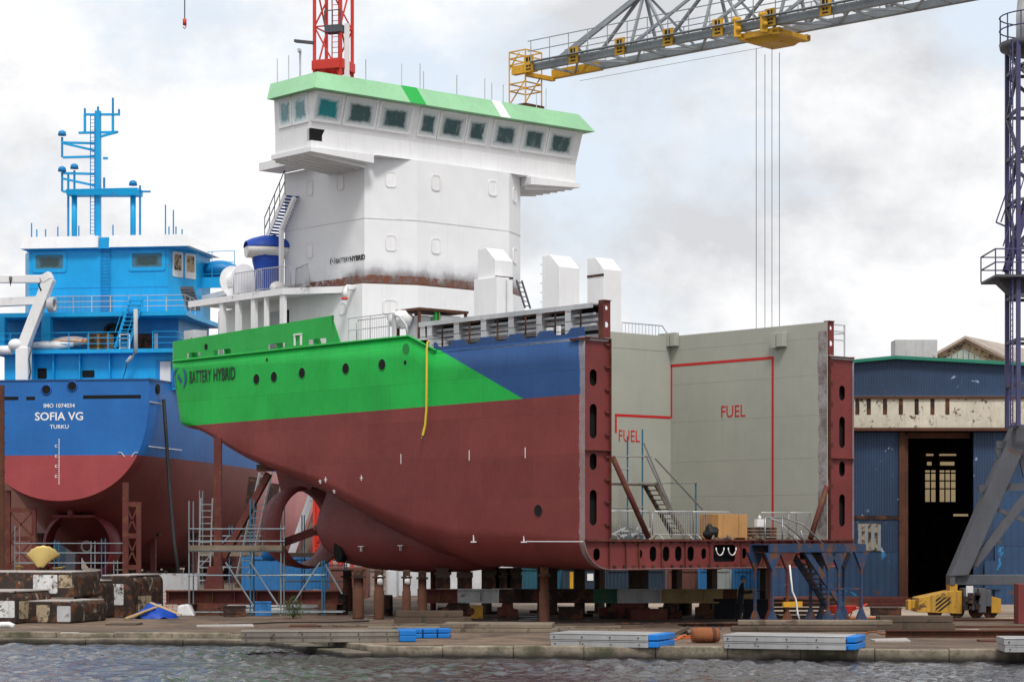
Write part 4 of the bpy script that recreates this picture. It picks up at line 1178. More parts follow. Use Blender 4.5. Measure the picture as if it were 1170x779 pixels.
# white bundled sheet
m = MB(); R = []
for j in range(7):
    t = PI*j/6; R.append([Vector(((.75+.12*math.sin(5*i+j))*math.sin(t)*math.cos(2*PI*i/18), (.75+.1*math.sin(3*i))*math.sin(t)*math.sin(2*PI*i/18)*1.1, .55-.58*math.cos(t)+.06*math.sin(4*i+2*j))) for i in range(18)])
m.rings(R, closed=True); p = BF.py(463, 360, 1.5)
m.warp(lambda c: Vector((c.x*.72+.09*mnoise.noise(c*2.6), c.y*.72+.09*mnoise.noise(c*2.6+Vector((9,0,0))), c.z*.62+.16*mnoise.noise(c*3.1))))
o = m.build('wrapped_bundle', M['white_soft']); o.location = bloc(p.x, 1.2, 11.75); o.rotation_euler = (0, 0, .4); tag(o, 'white sheet wrapped bundle on deck by the grey coaming', 'bundle')
m = MB(); m.ball((0, 0, .25), .35, .3, .28); p = BF.py(556-220, 316, .8)
o = m.build('cable_bundle', M['white_soft']); o.location = bloc(-20.6, .8, 13.79); tag(o, 'small white bag beside the barriers on the boat deck', 'bag')
# plywood crate with a torn bag and rubble
y0, y1 = BF.X(817, 600, -.3)[0], BF.X(850, 600, -.3)[0]
cr = thing('plywood_crate', 'brown plywood crate at the open edge of the hold', 'crate', bloc(-.62, (y0+y1)/2, ZF), BROT)
w = (y1-y0)/2
m = MB(); m.box(-.5, .5, -w, w, .08, 1.0); m.build('crate_box', M['box_ply'], cr, bevel=.01)
m = MB()
for y in (-w+.05, 0, w-.05): m.box(-.5, .5, y-.05, y+.05, 0, .079)
m.box(.502, .52, w*.38, w*.42, .08, 1.0); m.build('skid', M['wood'], cr)
m = MB(); m.ball((0, 0, .26), .3, .34, .28, 16, 10); m.warp(lambda c: c*(1+.35*mnoise.noise(c*4.1)))
o = m.build('rubbish_bag', M['black']); o.location = hold_spot(812, -.35); tag(o, 'black rubbish bag left of the plywood crate', 'bag')
m = MB()
for k in range(26): 
    x, y = random.uniform(-.15, .2), random.uniform(-1.7, 1.7); m.bar((x, y, .03), (x+random.uniform(-.25, .25), y+random.uniform(-.3, .3), random.uniform(.03, .2)), .05)
o = m.build('wood_scraps', M['timber_grey']); o.location = hold_spot(836, -.05); o.rotation_euler = (0, 0, BROT); tag(o, 'splintered wood scraps lying before the plywood crate', 'scraps')
m = MB()
for k in range(4): m.box(-.35, .35, -.7, .7, k*.13, k*.13+.1)
o = m.build('pallet_stack', M['rust_dark']); o.location = hold_spot(866, -.45); o.rotation_euler = (0, 0, BROT); tag(o, 'low dark stack of boards at the hold edge right of the crate', 'boards')
m = MB(); m.box(-.08, .08, -.22, .22, 0, .3); m.box(.081, .085, -.16, .16, .05, .25); m.ball((0, 0, .36), .07)
o = m.build('white_canister', M['white_soft']); o.location = hold_spot(868, -.35)+Vector((0, 0, .52)); o.rotation_euler = (0, 0, BROT); tag(o, 'white canister standing on the low dark board stack', 'canister')
m = MB()
for k in range(14):
    y = random.uniform(-.9, .9); m.bar((random.uniform(-.3, .3), y, random.uniform(.05, .5)), (random.uniform(-.3, .3), y+random.uniform(-.5, .5), random.uniform(.05, .5)), .06)
o = m.build('scrap_heap', M['galv']); o.location = hold_spot(722, -.45); o.rotation_euler = (0, 0, BROT); tag(o, 'heap of pale fittings on the hold floor at left', 'scrap heap')
# scaffold stair inside the hold
sc = thing('scaffold_stair', 'blue and grey scaffold stair tower in front of the hold bulkhead', 'scaffold', bloc(-6.8, 0, ZF), BROT)
def hp(px_, py_, x): p = BF.px(px_, py_, x); return Vector((x+6.8, p.y, p.z-ZF))
m = MB()
for px_, t in ((717, 498), (734, 490)):
    for x in (-6.8, -8.0): a_ = hp(px_, t, x); m.tube((a_.x, a_.y, 0), a_, .035, 6)
a_ = hp(795, 552, -6.8); m.tube((a_.x, a_.y, 0), a_, .035, 6)
m.build('standard', M['scaf_blue'], sc)
m = MB()
for (x0, y0_), (x1, y1_) in (((700,521),(745,522)),((718,552),(796,551)),((698,536),(718,535)),((698,551),(735,552)),((698,580),(735,579)),((735,585),(795,588))):
    m.tube(hp(x0, y0_, -6.75), hp(x1, (y0_+y1_)/2, -6.75), .03, 6)
m.build('ledger', M['galv'], sc)
m = MB()
for (x0, y0_), (x1, y1_) in (((735,505),(776,600)),((748,523),(803,582)),((738,520),(768,585))): m.tube(hp(x0, y0_, -6.6), hp(x1, y1_, -6.6), .035, 6)
m.build('diagonal', M['galv'], sc)
m = MB(); p, q = hp(742, 552, -7.4), hp(775, 611, -7.4)
for d in (-.35, .35): m.bar((p.x+d, p.y, p.z), (q.x+d, q.y, q.z), .05, .2)
for k in range(11): t = (k+.5)/11; m.box(p.x-.34, p.x+.34, lerp(p.y, q.y, t)-.12, lerp(p.y, q.y, t)+.12, lerp(p.z, q.z, t)-.02, lerp(p.z, q.z, t)+.02)
m.build('stair_flight', M['timber_grey'], sc)
m = MB(); a_, b_ = hp(697, 552, -7.4), hp(742, 552, -7.4); m.box(-1.1, .1, a_.y, b_.y, a_.z-.06, a_.z); m.build('deck_board', M['timber_grey'], sc)
# ================================================================= the blue ship on the left
def sloc(x, y, z=0): return Vector((SF.ox+x*SF.c-y*SF.s, SF.oy+x*SF.s+y*SF.c, z))
sofia = thing('blue_ship', 'blue cargo ship seen from astern with cyan deckhouse and white lettering on its stern', 'ship', (SF.ox, SF.oy, 0), SF.a)
SB = [(0, 5.84), (4, 6.35), (10, 6.9), (18, 7.2), (70, 7.25), (80, 5.2), (88, .4)]
SZ = [(0, 5.43), (4, 4.2), (6, 3.0), (8, 1.8), (12, .95), (20, .8), (88, .8)]
SN = [(0, 3.0), (6, 2.6), (8, 2.4), (18, 2.7), (28, 5), (42, 14), (88, 14)]
def up(tab, t):
    for (x0, y0), (x1, y1) in zip(tab, tab[1:]):
        if x0 <= t <= x1: return lerp(y0, y1, (t-x0)/(x1-x0))
    return tab[-1][1]
ST = 13.13
def shalf(y, z):
    B, zb, n = up(SB, y), up(SZ, y), up(SN, y); t = max(0, min(1, (ST-z)/(ST-zb)))
    return B*math.sqrt(max(0, 1-t**n))
def ssec(y):
    zb = up(SZ, y); r = []
    N = 22
    for k in range(N+1):
        t = math.sin(PI/2*k/N); z = ST-(ST-zb)*t; r.append(Vector((shalf(y, z), y, z)))
    return r+[Vector((-p.x, p.y, p.z)) for p in r[-2::-1]]
m = MB(); m.rings([ssec(y) for y in [0, 1.5, 3, 4.5, 6, 8, 10, 12, 14, 16, 18, 21, 24, 28, 34, 40, 50, 60, 70, 74, 78, 81, 84, 86, 88]], capa=True, capb=True)
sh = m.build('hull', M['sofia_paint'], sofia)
M['sofia_red'] = paint('sofia_red', (.15,.021,.024), .5, .2, .03)  # the red darkened for shade under the stern
m = MB(); R = []
for y, w, zb in ((6.2, .9, 1.3), (8, 1.6, .95), (12, 2.5, .8), (20, 3.2, .8)):
    R.append([Vector((-w, y, 5)), Vector((-w, y, zb+w)), Vector((-w*.5, y, zb+.1)), Vector((w*.5, y, zb+.1)), Vector((w, y, zb+w)), Vector((w, y, 5))])
m.rings(R, capa=True, smooth=True); m.lathe([(.5, 0), (.5, -.5), (.42, -1.3), (.15, -1.9)], (0, 7.3, 2.5), 'y', 20)
m.build('skeg', M['sofia_red'], sofia)
m = MB(); m.lathe([(.40, -.0), (.40, .06), (.27, .06), (.27, 0)], (0, 5.2, 2.5), 'y', 20, closed=True); m.build('hub_ring', M['beam_grey'], sofia)
m = MB(); m.lathe([(2.2, 0), (2.42, .1), (2.46, 1.2), (2.34, 2.0), (2.2, 1.4)], (0, 3.4, 2.5), 'y', 48, closed=True); m.build('propeller_nozzle', M['sofia_red'], sofia)
m = MB(); m.box(-.16, .16, 1.9, 4.2, 4.55, 5.6); m.box(-1.3, 1.3, 2.2, 4.5, 4.4, 4.55); m.build('rudder_trunk', M['sofia_red'], sofia)
# rail, slots, portholes on the transom
m = MB(); m.box(-5.84, 5.86, -.05, .10, ST-.06, ST+.03); m.bar((5.86, -.02, ST), (6.9, 9.8, ST), .12, .12); m.bar((-5.86, -.02, ST), (-6.9, 9.8, ST), .12, .12); m.build('bulwark_rail', M['blue_navy'], sofia)
M['sofia_blue'] = paint('sofia_blue', (.006,.10,.40), .45, .15)
def tz(px_, py_): x, z = SF.Y(px_, py_, 0); return x, z
for x0, x1, y_ in ((5, 21, 455), (30, 40, 455), (95, 161, 453.5)):
    a, z = tz(x0, y_); b_, _ = tz(x1, y_); m = MB(); m.box(a, b_, -.012, .05, z-.11, z+.11); m.build('freeing_slot', M['hole_black'], sofia)
for px_, py_ in ((53, 445), (82.5, 441)):
    x, z = tz(px_, py_); m = MB(); m.lathe([(.28, -.04), (.36, -.05), (.37, .02), (.28, .02)], (x, 0, z), 'y', 24, closed=True); f = m.build('fairlead', M['sofia_blue'], sofia)
    m = MB(); m.lathe([(.28, -.015), (.28, .02)], (x, -.0, z), 'y', 24); m.build('opening', M['hole_black'], f)
xx, zz = SF.X(177, 444, 5.95); m = MB(); m.lathe([(.32, -.06), (.32, .1)], (6.0, 1.3, zz), 'x', 20); m.build('fairlead', M['hole_black'], sofia)
m = MB()
for ya, yb in ((.15, 9.5),): m.bar((up(SB, ya)+.0, ya, 11.7), (up(SB, yb)-.03, yb, 11.65), .07, .06)
m.build('side_strake', M['beam_grey'], sofia)
m = MB()
m.bar((5.62+.05, .6, 8.9), (5.95+.28, 6, 8.85), .05, .04); m.build('knuckle_line', M['lettering_white'], sofia)
TM = lambda x, z: axes((1,0,0), (0,0,1), (x, -.012, z))
def sofia_text(s, px0, px1, py_base, py_top, bold):
    x0, z0 = tz(px0, py_base); x1, z1 = tz(px1, py_top)
    o = text('stern_lettering', s, 1.0, M['lettering_white'], Matrix.Identity(4), sofia, bold)
    lo = min(v.co.x for v in o.data.vertices); hi = max(v.co.x for v in o.data.vertices); h = max(v.co.y for v in o.data.vertices)
    for v in o.data.vertices:
        v.co = Vector((x0+(v.co.x-lo)/(hi-lo)*(x1-x0), -.012-v.co.z, z0+v.co.y/h*(z1-z0)))
    o.name = 'stern_lettering'
sofia_text('IMO 1074034', 50, 85.5, 465.5, 460.8, .012)
sofia_text('SOFIA VG', 40, 95, 480, 470.5, .016)
sofia_text('TURKU', 57, 78.5, 489.5, 485, .010)
m = MB()
for k in range(22):
    x, z = tz(67.4, 502+k*2.4); w = .10 if k % 4 else .2
    m.box(x-.03, x+.04, -.012, .01, z-.035, z+.035)
for k in range(4):
    x, z = tz(64.5, 509+k*11.5); m.box(x-.09, x+.07, -.012, .01, z-.1, z-.07); m.box(x-.09, x+.07, -.012, .01, z+.03, z+.06); m.box(x-.09, x-.06, -.012, .01, z-.07, z+.03)
m.build('draft_mark', M['lettering_white'], sofia)['kind'] = 'stuff'
for px_, s in ((139, 1), (154, -1)):
    x, z = SF.Y(px_, 519, 0); m = MB(); m.bar((x, -.05, z+.12), (x+.2*s, -.03, z-.15), .06, .03); m.bar((x, -.05, z+.12), (x-.22*s, -.05, z+.12), .06, .03); m.build('knuckle_mark', M['lettering_white'], sofia)
m = MB(); m.box(-5.7, 5.8, .1, 10, ST-.5, ST-.42); m.build('deck', M['cyan_dark'], sofia)
# houses
def sx(px_, y): return SF.Y(px_, 500, y)[0]
def sz(py_, y, px_=100): return SF.Y(px_, py_, y)[1]
y1 = 3.6
m = MB(); m.box(sx(5, y1), sx(206, y1), y1, 9.9, ST-.45, sz(404, y1)); h1 = m.build('lower_house', M['cyan'], sofia)
m = MB(); m.box(sx(-6, y1), sx(207, y1), y1-.75, 10, sz(404.5, y1), sz(400, y1)); m.build('deck_edge', M['cyan'], h1)
for (a, b_, t_, u_) in ((43, 53.5, 420, 433), (94, 108, 423, 432)):
    o = plate('dark_opening', rrect(sx(a, y1), sx(b_, y1), sz(u_, y1)+.05, sz(t_, y1), .08), [], .02, M['hole_black'], axes((1,0,0), (0,0,1), (0, y1-.012, 0)), h1)
m = MB(); x0, x1 = sx(178, y1), sx(201, y1); m.box(x0, x1, y1-.02, y1-.004, ST-.3, sz(412, y1)); rc = m.build('side_recess', M['cyan_dark'], h1)
m = MB(); m.box(sx(183, y1), sx(195, y1), y1-.045, y1-.022, ST-.3, sz(414, y1)); m.build('white_door', M['white_old'], rc)
m = MB()
for px_ in (40, 63, 93, 127): x = sx(px_, y1); m.box(x-.035, x+.035, y1-.4, y1-.004, ST-.4, sz(405, y1))
m.build('bracket', M['cyan'], h1)['kind'] = 'stuff'
y2 = 5.6
m = MB(); m.box(sx(-4, y2), sx(204, y2), y2, 13, sz(402, y2), sz(362, y2)); h2 = m.build('main_house', M['cyan_dark'], sofia)
m = MB(); x = sx(54, y1); m.box(x-.3, x+.3, y1-.3, y1+.3, sz(402, y1), sz(361, y1)); x = sx(2, y1); m.box(x-.3, x+.3, y1-.3, y1+.3, sz(402, y1), sz(361, y1)); m.build('deck_pillar', M['cyan'], h2)['kind'] = 'stuff'
ydk = 3.4
m = MB(); zt = sz(356.5, ydk); m.prism([(sx(-8, ydk), ydk), (sx(213, ydk), ydk), (sx(221, 6), 6.5), (sx(221, 6), 13), (sx(-8, ydk), 13)], 'z', sz(361.5, ydk), zt); m.build('deck_edge', M['cyan'], h2)
m = MB(); a, b_ = sx(157, y2), sx(174, y2); m.box(a, b_, y2-.02, y2-.003, sz(403, y2), sz(382, y2)); m.build('dark_doorway', M['rust_dark'], h2)
m = MB(); a = sx(178, y2); m.box(a-.1, a+.15, y2-.03, y2-.004, sz(403, y2), sz(382, y2)); m.build('open_door_edge', M['white'], h2)
# wheelhouse
y3 = 8.5
xl, xr = sx(33, y3), sx(192, y3); zb, zt3 = sz(358, y3), sz(284, y3)
m = MB(); m.prism([(xl, y3), (xr, y3), (xr+1.25, y3+2.6), (xr+1.25, y3+6), (xl-1.2, y3+6), (xl-1.2, y3+2.6)], 'z', zb, zt3); wh = m.build('wheelhouse', M['cyan'], sofia)
m = MB(); z_ = sz(329, y3)
m.box(xl+.01, xr-.01, y3-.012, y3+.002, z_-.02, z_+.02); m.build('plate_seam', M['cyan_dark'], wh)
for a, b_ in ((37, 78), (147, 191)):
    x0, x1, z0, z1 = sx(a, y3), sx(b_, y3)-.1, sz(309, y3), sz(285.5, y3)-.1
    f = plate('window_frame', rrect(x0, x1, z0-.1, z1, .2), [rrect(x0+.25, x1-.25, z0+.15, z1-.2, .12)], .06, M['cyan'], axes((1,0,0), (0,0,1), (0, y3-.03, 0)), wh)
    plate('pane', rrect(x0+.25, x1-.25, z0+.15, z1-.2, .12), [], .012, M['pane_sofia'], axes((1,0,0), (0,0,1), (0, y3-.008, 0)), f)
cu = Vector((1.25, 2.6, 0)).normalized(); 
for k, (t0, t1) in enumerate(((.15, .5), (.58, .95))):
    c = Vector((lerp(xr, xr+1.25, (t0+t1)/2), y3+2.6*(t0+t1)/2, (zt3+sz(312, y3))/2-.15)); w = (t1-t0)*2.88; nn = Vector((cu.y, -cu.x, 0))
    f = plate('window_frame', rrect(-w/2, w/2, -.95, .75, .1), [rrect(-w/2+.14, w/2-.14, -.5, .6, .08)], .05, M['white_old'], axes(cu, (0,0,1), c+nn*.02), wh)
    plate('pane', rrect(-w/2+.14, w/2-.14, -.5, .6, .08), [], .012, M['patch_tan'], axes(cu, (0,0,1), c+nn*.012), f)
e0 = .5
m = MB()
for a, b_ in ((sx(25.5, y3), sx(114, y3)), (sx(127, y3), xr+1.6)):
    right = b_ > 4
    lo_ = [(a, y3-e0, zt3), (b_, y3-e0, zt3), (b_+(0 if not right else .25), y3+6.3, zt3), (a, y3+6.3, zt3)]
    hi_ = [(a+(.25 if a < -3 else 0), y3-e0+.15, sz(270.5, y3)), (b_-(.45 if right else 0), y3-e0+.15, sz(270.5, y3)), (b_-(.3 if right else 0), y3+6, sz(270.5, y3)), (a+(.25 if a < -3 else 0), y3+6, sz(270.5, y3))]
    m.hull8(lo_, hi_)
rf2 = m.build('white_roof', M['white'], wh)
m = MB(); m.box(xl-.3, xr+1.3, y3-e0+.16, y3+6.2, zt3-.06, zt3-.003); m.box(sx(114.3, y3), sx(126.7, y3), y3-.2, y3+6, zt3, sz(272, y3)); m.build('roof_edge', M['cyan'], rf2)
m = MB(); lx0, lx1 = sx(116, y3), sx(126, y3)
for x in (lx0, lx1): m.bar((x, y3-.12, zb), (x, y3-.12, zt3+.6), .05)
for k in range(20): z = lerp(zb+.1, zt3, k/19); m.bar((lx0, y3-.12, z), (lx1, y3-.12, z), .04)
m.build('wall_ladder', M['cyan_dark'], wh)
def rail(pts, h, par, mat, n=3, post=1.3, name='deck_railing'):
    m = MB()
    for k in range(1, n+1):
        for p, q in zip(pts, pts[1:]): m.bar(Vector(p)+Vector((0,0,h*k/n)), Vector(q)+Vector((0,0,h*k/n)), .04)
    for p, q in zip(pts, pts[1:]):
        p, q = Vector(p), Vector(q); c = max(1, round((q-p).length/post))
        for i in range(c+1): a = p.lerp(q, i/c); m.bar(a, a+Vector((0,0,h)), .045)
    return m.build(name, M[mat], par)
zr_ = sz(356.5, ydk)+.0
rail([(sx(62, ydk), ydk+.1, zr_), (sx(211, ydk), ydk+.1, zr_), (sx(220, 6), 6.6, zr_)], 1.05, h2, 'steel_grey')
m = MB()
for k in range(46): x = lerp(sx(62, ydk), sx(128, ydk), k/45); m.bar((x, ydk+.1, zr_), (x, ydk+.1, zr_+1.05), .02)
m.build('rail_bars', M['crane_slate'], h2)
za = sz(400, y1)
rail([(sx(-6, y1), y1-.7, za), (sx(150, y1), y1-.7, za)], 1.1, h1, 'cyan')
rail([(sx(178, y1), y1-.7, za), (sx(206, y1), y1-.7, za), (6.6, 9, za)], 1.1, h1, 'cyan')
# stairs
m = MB(); p, q = Vector((sx(163, 3.2), 3.3, sz(342, 3.2))), Vector((sx(147, 3.2), 3.0, sz(398, 3.2)))
for d in (0, -.85): m.bar(p+Vector((d,0,0)), q+Vector((d,0,0)), .05, .18)
for k in range(12): t = (k+.5)/12; c = p.lerp(q, t); m.box(c.x-.83, c.x-.02, c.y-.12, c.y+.12, c.z-.02, c.z+.02)
for d in (0, -.85): m.bar(p+Vector((d,0,1.0)), q+Vector((d,0,1.0)), .04)
m.build('house_stair', M['cyan'], h2)
m = MB(); a_ = SF.py(155, 353, 2.9); b_ = SF.py(155, 403, 2.9); c_ = SF.py(145, 414, 2.7); m.path([a_, b_, lerp(b_, c_, .5), c_], .14, 8); m.build('exhaust_pipe', M['steel_grey'], h2)
m = MB(); m.path([c_+Vector((0,0,-.1)), SF.py(143, 425, 2), SF.py(140, 433, .4)], .03, 5); m.build('hose', M['black'], h2)
m = MB()
for px_, py_, r in ((127, 378, .45), (140, 380, .5)): p = SF.py(px_, py_, 5.2); m.lathe([(r, -.25), (r+.08, 0), (r, .25), (r*.55, .25), (r*.55, -.25)], p, 'y', 20, closed=True)
m.build('tyre_fender', M['black'], h2)['kind'] = 'stuff'
m = MB(); p0 = SF.py(137, 402, 3.0); p1_ = SF.py(148, 382, 3.0)
for i in range(5): z = lerp(p0.z, p1_.z, i/4); m.bar((p0.x, 3.0, z), (p1_.x, 3.0, z), .06)
for x in (p0.x, p1_.x): m.bar((x, 3, p0.z), (x, 3, p1_.z), .07)
m.build('gangway_gate', M['white_old'], h1)
# mast
yM = 11.0
def mp(px_, py_, y=yM): return SF.py(px_, py_, y)
m = MB(); m.bar(mp(112, 272), mp(112, 127), .36); mast = m.build('mast', M['cyan'], sofia)
m = MB()
for px_ in (85, 152): m.tube(mp(px_, 272), mp(px_, 222), .19, 10)
a_, b_ = mp(79, 224), mp(160, 224)
m.hull8([(a_.x, yM-.6, a_.z), (b_.x, yM-.6, b_.z), (b_.x, yM+.6, b_.z), (a_.x, yM+.6, a_.z)], [(a_.x, yM-.7, mp(79, 218).z), (b_.x, yM-.7, mp(79, 218).z), (b_.x, yM+.7, mp(79, 218).z), (a_.x, yM+.7, mp(79, 218).z)])
m.build('mast_platform', M['cyan'], mast)
m = MB()
for s_ in (((70,163),(112,164)),((72,180),(112,179)),((73,164),(112,173)),((71,198),(112,199)),((72,219),(96,220)),((71,204),(112,213)),((90,152),(135,151)),((96,131),(137,131)),((112,157),(134,151)),((97,131),(97,151)),((129,131),(129,151)),((118,181),(123,181))): m.bar(mp(*s_[0]), mp(*s_[1]), .15)
m.build('spreader', M['cyan'], mast)
m = MB()
for s_ in (((71,180),(71,157)),((71,219),(71,197)),((78,270),(78,198)),((85,218),(85,195)),((129,131),(129,112)),((136,131),(136,125)),((97,131),(97,124)),((119,215),(119,203)),((112,127),(112,122)),((160,270),(160,212)),((160,219),(172,219))): m.bar(mp(*s_[0]), mp(*s_[1]), .12)
for px_, py_ in ((71, 155), (71, 196), (152, 212), (85, 193)): p = mp(px_, py_); m.lathe([(.3, 0), (.26, .25), (.1, .35)], p, 'z', 10)
m.build('lantern_pole', M['cyan_dark'], mast)['kind'] = 'stuff'
m = MB()
for x in (mp(106, 200).x-.1, mp(106, 200).x+.2): m.bar((x, yM-.2, mp(0,270).z), (x, yM-.2, mp(0,135).z), .05)
for k in range(34): z = lerp(mp(0,270).z, mp(0,136).z, k/33); m.bar((mp(106, 200).x-.1, yM-.2, z), (mp(106, 200).x+.2, yM-.2, z), .035)
m.build('mast_ladder', M['cyan_dark'], mast)
m = MB()
for px_, py_ in ((36,255),(42,262),(52,262),(66,259),(90,258),(129,257),(189,234),(198,240),(201,259),(208,262),(193,259)):
    a_ = mp(px_, 272, 9.5); m.tube(a_, mp(px_, py_, 9.5), .05, 5)
m.build('aerial', M['cyan_dark'], rf2)['kind'] = 'stuff'
# starboard wing platform with davit boat
p, q = SF.py(220, 348, 13), SF.py(258, 336, 13)
m = MB(); m.hull8([(p.x, 12.3, p.z), (q.x+.8, 12.3, q.z), (q.x+.8, 14.5, q.z), (p.x, 14.5, p.z)], [(p.x, 12.3, p.z+.35), (q.x+.8, 12.3, q.z+.35), (q.x+.8, 14.5, q.z+.35), (p.x, 14.5, p.z+.35)])
wp_ = m.build('wing_platform', M['steel_grey'], sofia)
m = MB(); m.box(p.x, q.x+.8, 12.28, 12.34, q.z+.36, q.z+1.1); m.build('spray_screen', M['cyan'], wp_)
rail([(p.x, 12.3, q.z+.5), (q.x+.8, 12.3, q.z+.6)], 2.3, wp_, 'cyan')
m = MB(); R = []
for k in range(9):
    t = k/8; w = .85*math.sin(PI*(.08+.84*t))**.5; R.append([Vector((p.x+.6+t*(q.x-p.x), 13.4+w*math.cos(a), q.z+1.7+w*.8*math.sin(a))) for a in [2*PI*i/12 for i in range(12)]])
m.rings(R, closed=True, capa=True, capb=True); m.build('lifeboat', M['cyan_dark'], wp_)
m = MB(); a_, b_ = SF.py(211, 390, 11), SF.py(217, 312, 11); m.bar(a_, b_, .22); m.build('rust_post', M['redlead'], wp_)
m = MB(); 
for k in range(8): t = k/8; c0 = SF.py(lerp(206, 215, t), lerp(330, 356, t), 7.5); m.bar(c0, c0+Vector((.9, 0, 0)), .06, .3)
m.build('side_stair', M['crane_slate'], wp_)
# white deck crane on the left
cr_ = MB(); y4 = 1.6
a_, b_ = SF.py(27, 433, y4), SF.py(27, 397, y4); cr_.box(a_.x-.42, a_.x+.42, y4-.4, y4+.4, a_.z-.2, b_.z)
crn = cr_.build('deck_crane', M['white'], sofia, bevel=.05)
m = MB(); p, q = SF.py(26, 398, y4), SF.py(57, 318, y4); m.bar(p, q, .62, .7); m.bar(q+Vector((.1,0,.2)), q+Vector((-.5,0,-.1)), .7, .5); m.build('crane_jib', M['white'], crn, bevel=.04)
m = MB(); m.bar(SF.py(57, 319, y4), SF.py(-12, 319, y4), .4, .5); m.bar(SF.py(54, 343, y4+.6), SF.py(-12, 346, y4+.6), .5, .55); m.build('crane_boom', M['white'], crn, bevel=.04)
m = MB(); m.path([SF.py(38, 390, y4-.5), SF.py(33, 410, y4-.5), SF.py(35, 425, y4-.5), SF.py(33, 433, y4-.5)], .06, 6); m.path([SF.py(50, 318, y4-.3), SF.py(44, 325, y4-.3), SF.py(47, 332, y4-.3)], .06, 6); m.path([SF.py(11, 316, y4-.3), SF.py(12, 326, y4-.3), SF.py(13, 316, y4-.3)], .06, 6); m.build('hydraulic_hose', M['crane_slate'], crn)['kind'] = 'stuff'
m = MB(); p = SF.py(59, 348, y4+.2); m.lathe([(.5, -.2), (.5, .2), (.3, .2), (.3, -.2)], p, 'x', 20, closed=True); m.build('sheave', M['steel_grey'], crn)
m = MB(); m.ball(SF.py(18, 394, y4-.1), .5, .45, .4); m.tube(SF.py(0, 400, y4), SF.py(14, 400, y4), .3, 10); m.build('winch_motor', M['white'], crn)
# loose goods on the after deck
def on_sofia(o, label, cat, group=None):
    o.location = (SF.ox, SF.oy, 0); o.rotation_euler = (0, 0, SF.a); return tag(o, label, cat, group)
p0, p1_ = SF.py(100, 404, 3.1), SF.py(125, 381, 3.1)
m = MB(); n_ = 7
for k in range(n_):
    z = lerp(za, p1_.z, k/n_); h = (p1_.z-za)/n_
    m.box(p0.x, p1_.x, 3.0, 4.0, z+h*.62, z+h*.8)
    for x in (p0.x, (p0.x+p1_.x)/2-.08, p1_.x-.16): m.box(x, x+.16, 3.02, 3.98, z, z+h*.615)
on_sofia(m.build('pallet_stack', M['wood']), 'stack of wooden pallets on the after deck of the blue ship', 'pallets')
m = MB(); R = []; a_, b_ = SF.py(58, 398, 3.1), SF.py(99, 394, 3.1)
for k in range(9):
    t = k/8; w = .5*math.sin(PI*(.08+.84*t))**.5; R.append([Vector((lerp(a_.x, b_.x, t), 3.5+w*math.cos(a), za+.55+w*.7*math.sin(a))) for a in [2*PI*i/12 for i in range(12)]])
m.rings(R, closed=True, capa=True, capb=True)
on_sofia(m.build('rescue_boat', paint('boat_orange', (.62,.42,.30), .5, .3, .25, (.5,.10,.02))), 'small white and orange boat lying left of the wooden pallets', 'boat')
m = MB(); p = SF.py(58, 402, 2.9); R = []
for j in range(6):
    t = PI*j/5; R.append([Vector((p.x+1.5*math.sin(t)*math.cos(2*PI*i/14)*(1+.15*math.sin(3*i)), 3.2+.4*math.sin(t)*math.sin(2*PI*i/14), za+.3-.3*math.cos(t)+.04*math.sin(4*i))) for i in range(14)])
m.rings(R, closed=True); on_sofia(m.build('folded_sheet', M['white_soft']), 'white folded sheet on deck beside the white deck crane', 'sheet')
# cable hanging down the quarter
m = MB(); m.path([at(187, 456, 146), at(190, 500, 146), at(194, 560, 145), at(199, 620, 144), at(206, 668, 143)], .12, 6); tag(m.build('hanging_cable', M['black']), 'long black cable hanging down the quarter of the blue ship', 'cable')
# ================================================================= portal crane at the right
C0 = Vector((wx(1186, 95), 95.0, 0))
pc = thing('portal_crane', 'grey and violet portal crane on yellow bogies with a long lattice boom and yellow trolley', 'crane', (C0.x, C0.y, GZ))
def cp(px_, py_, D=95.0): v = at(px_, py_, D); return Vector((v.x-C0.x, v.y-C0.y, v.z-GZ))
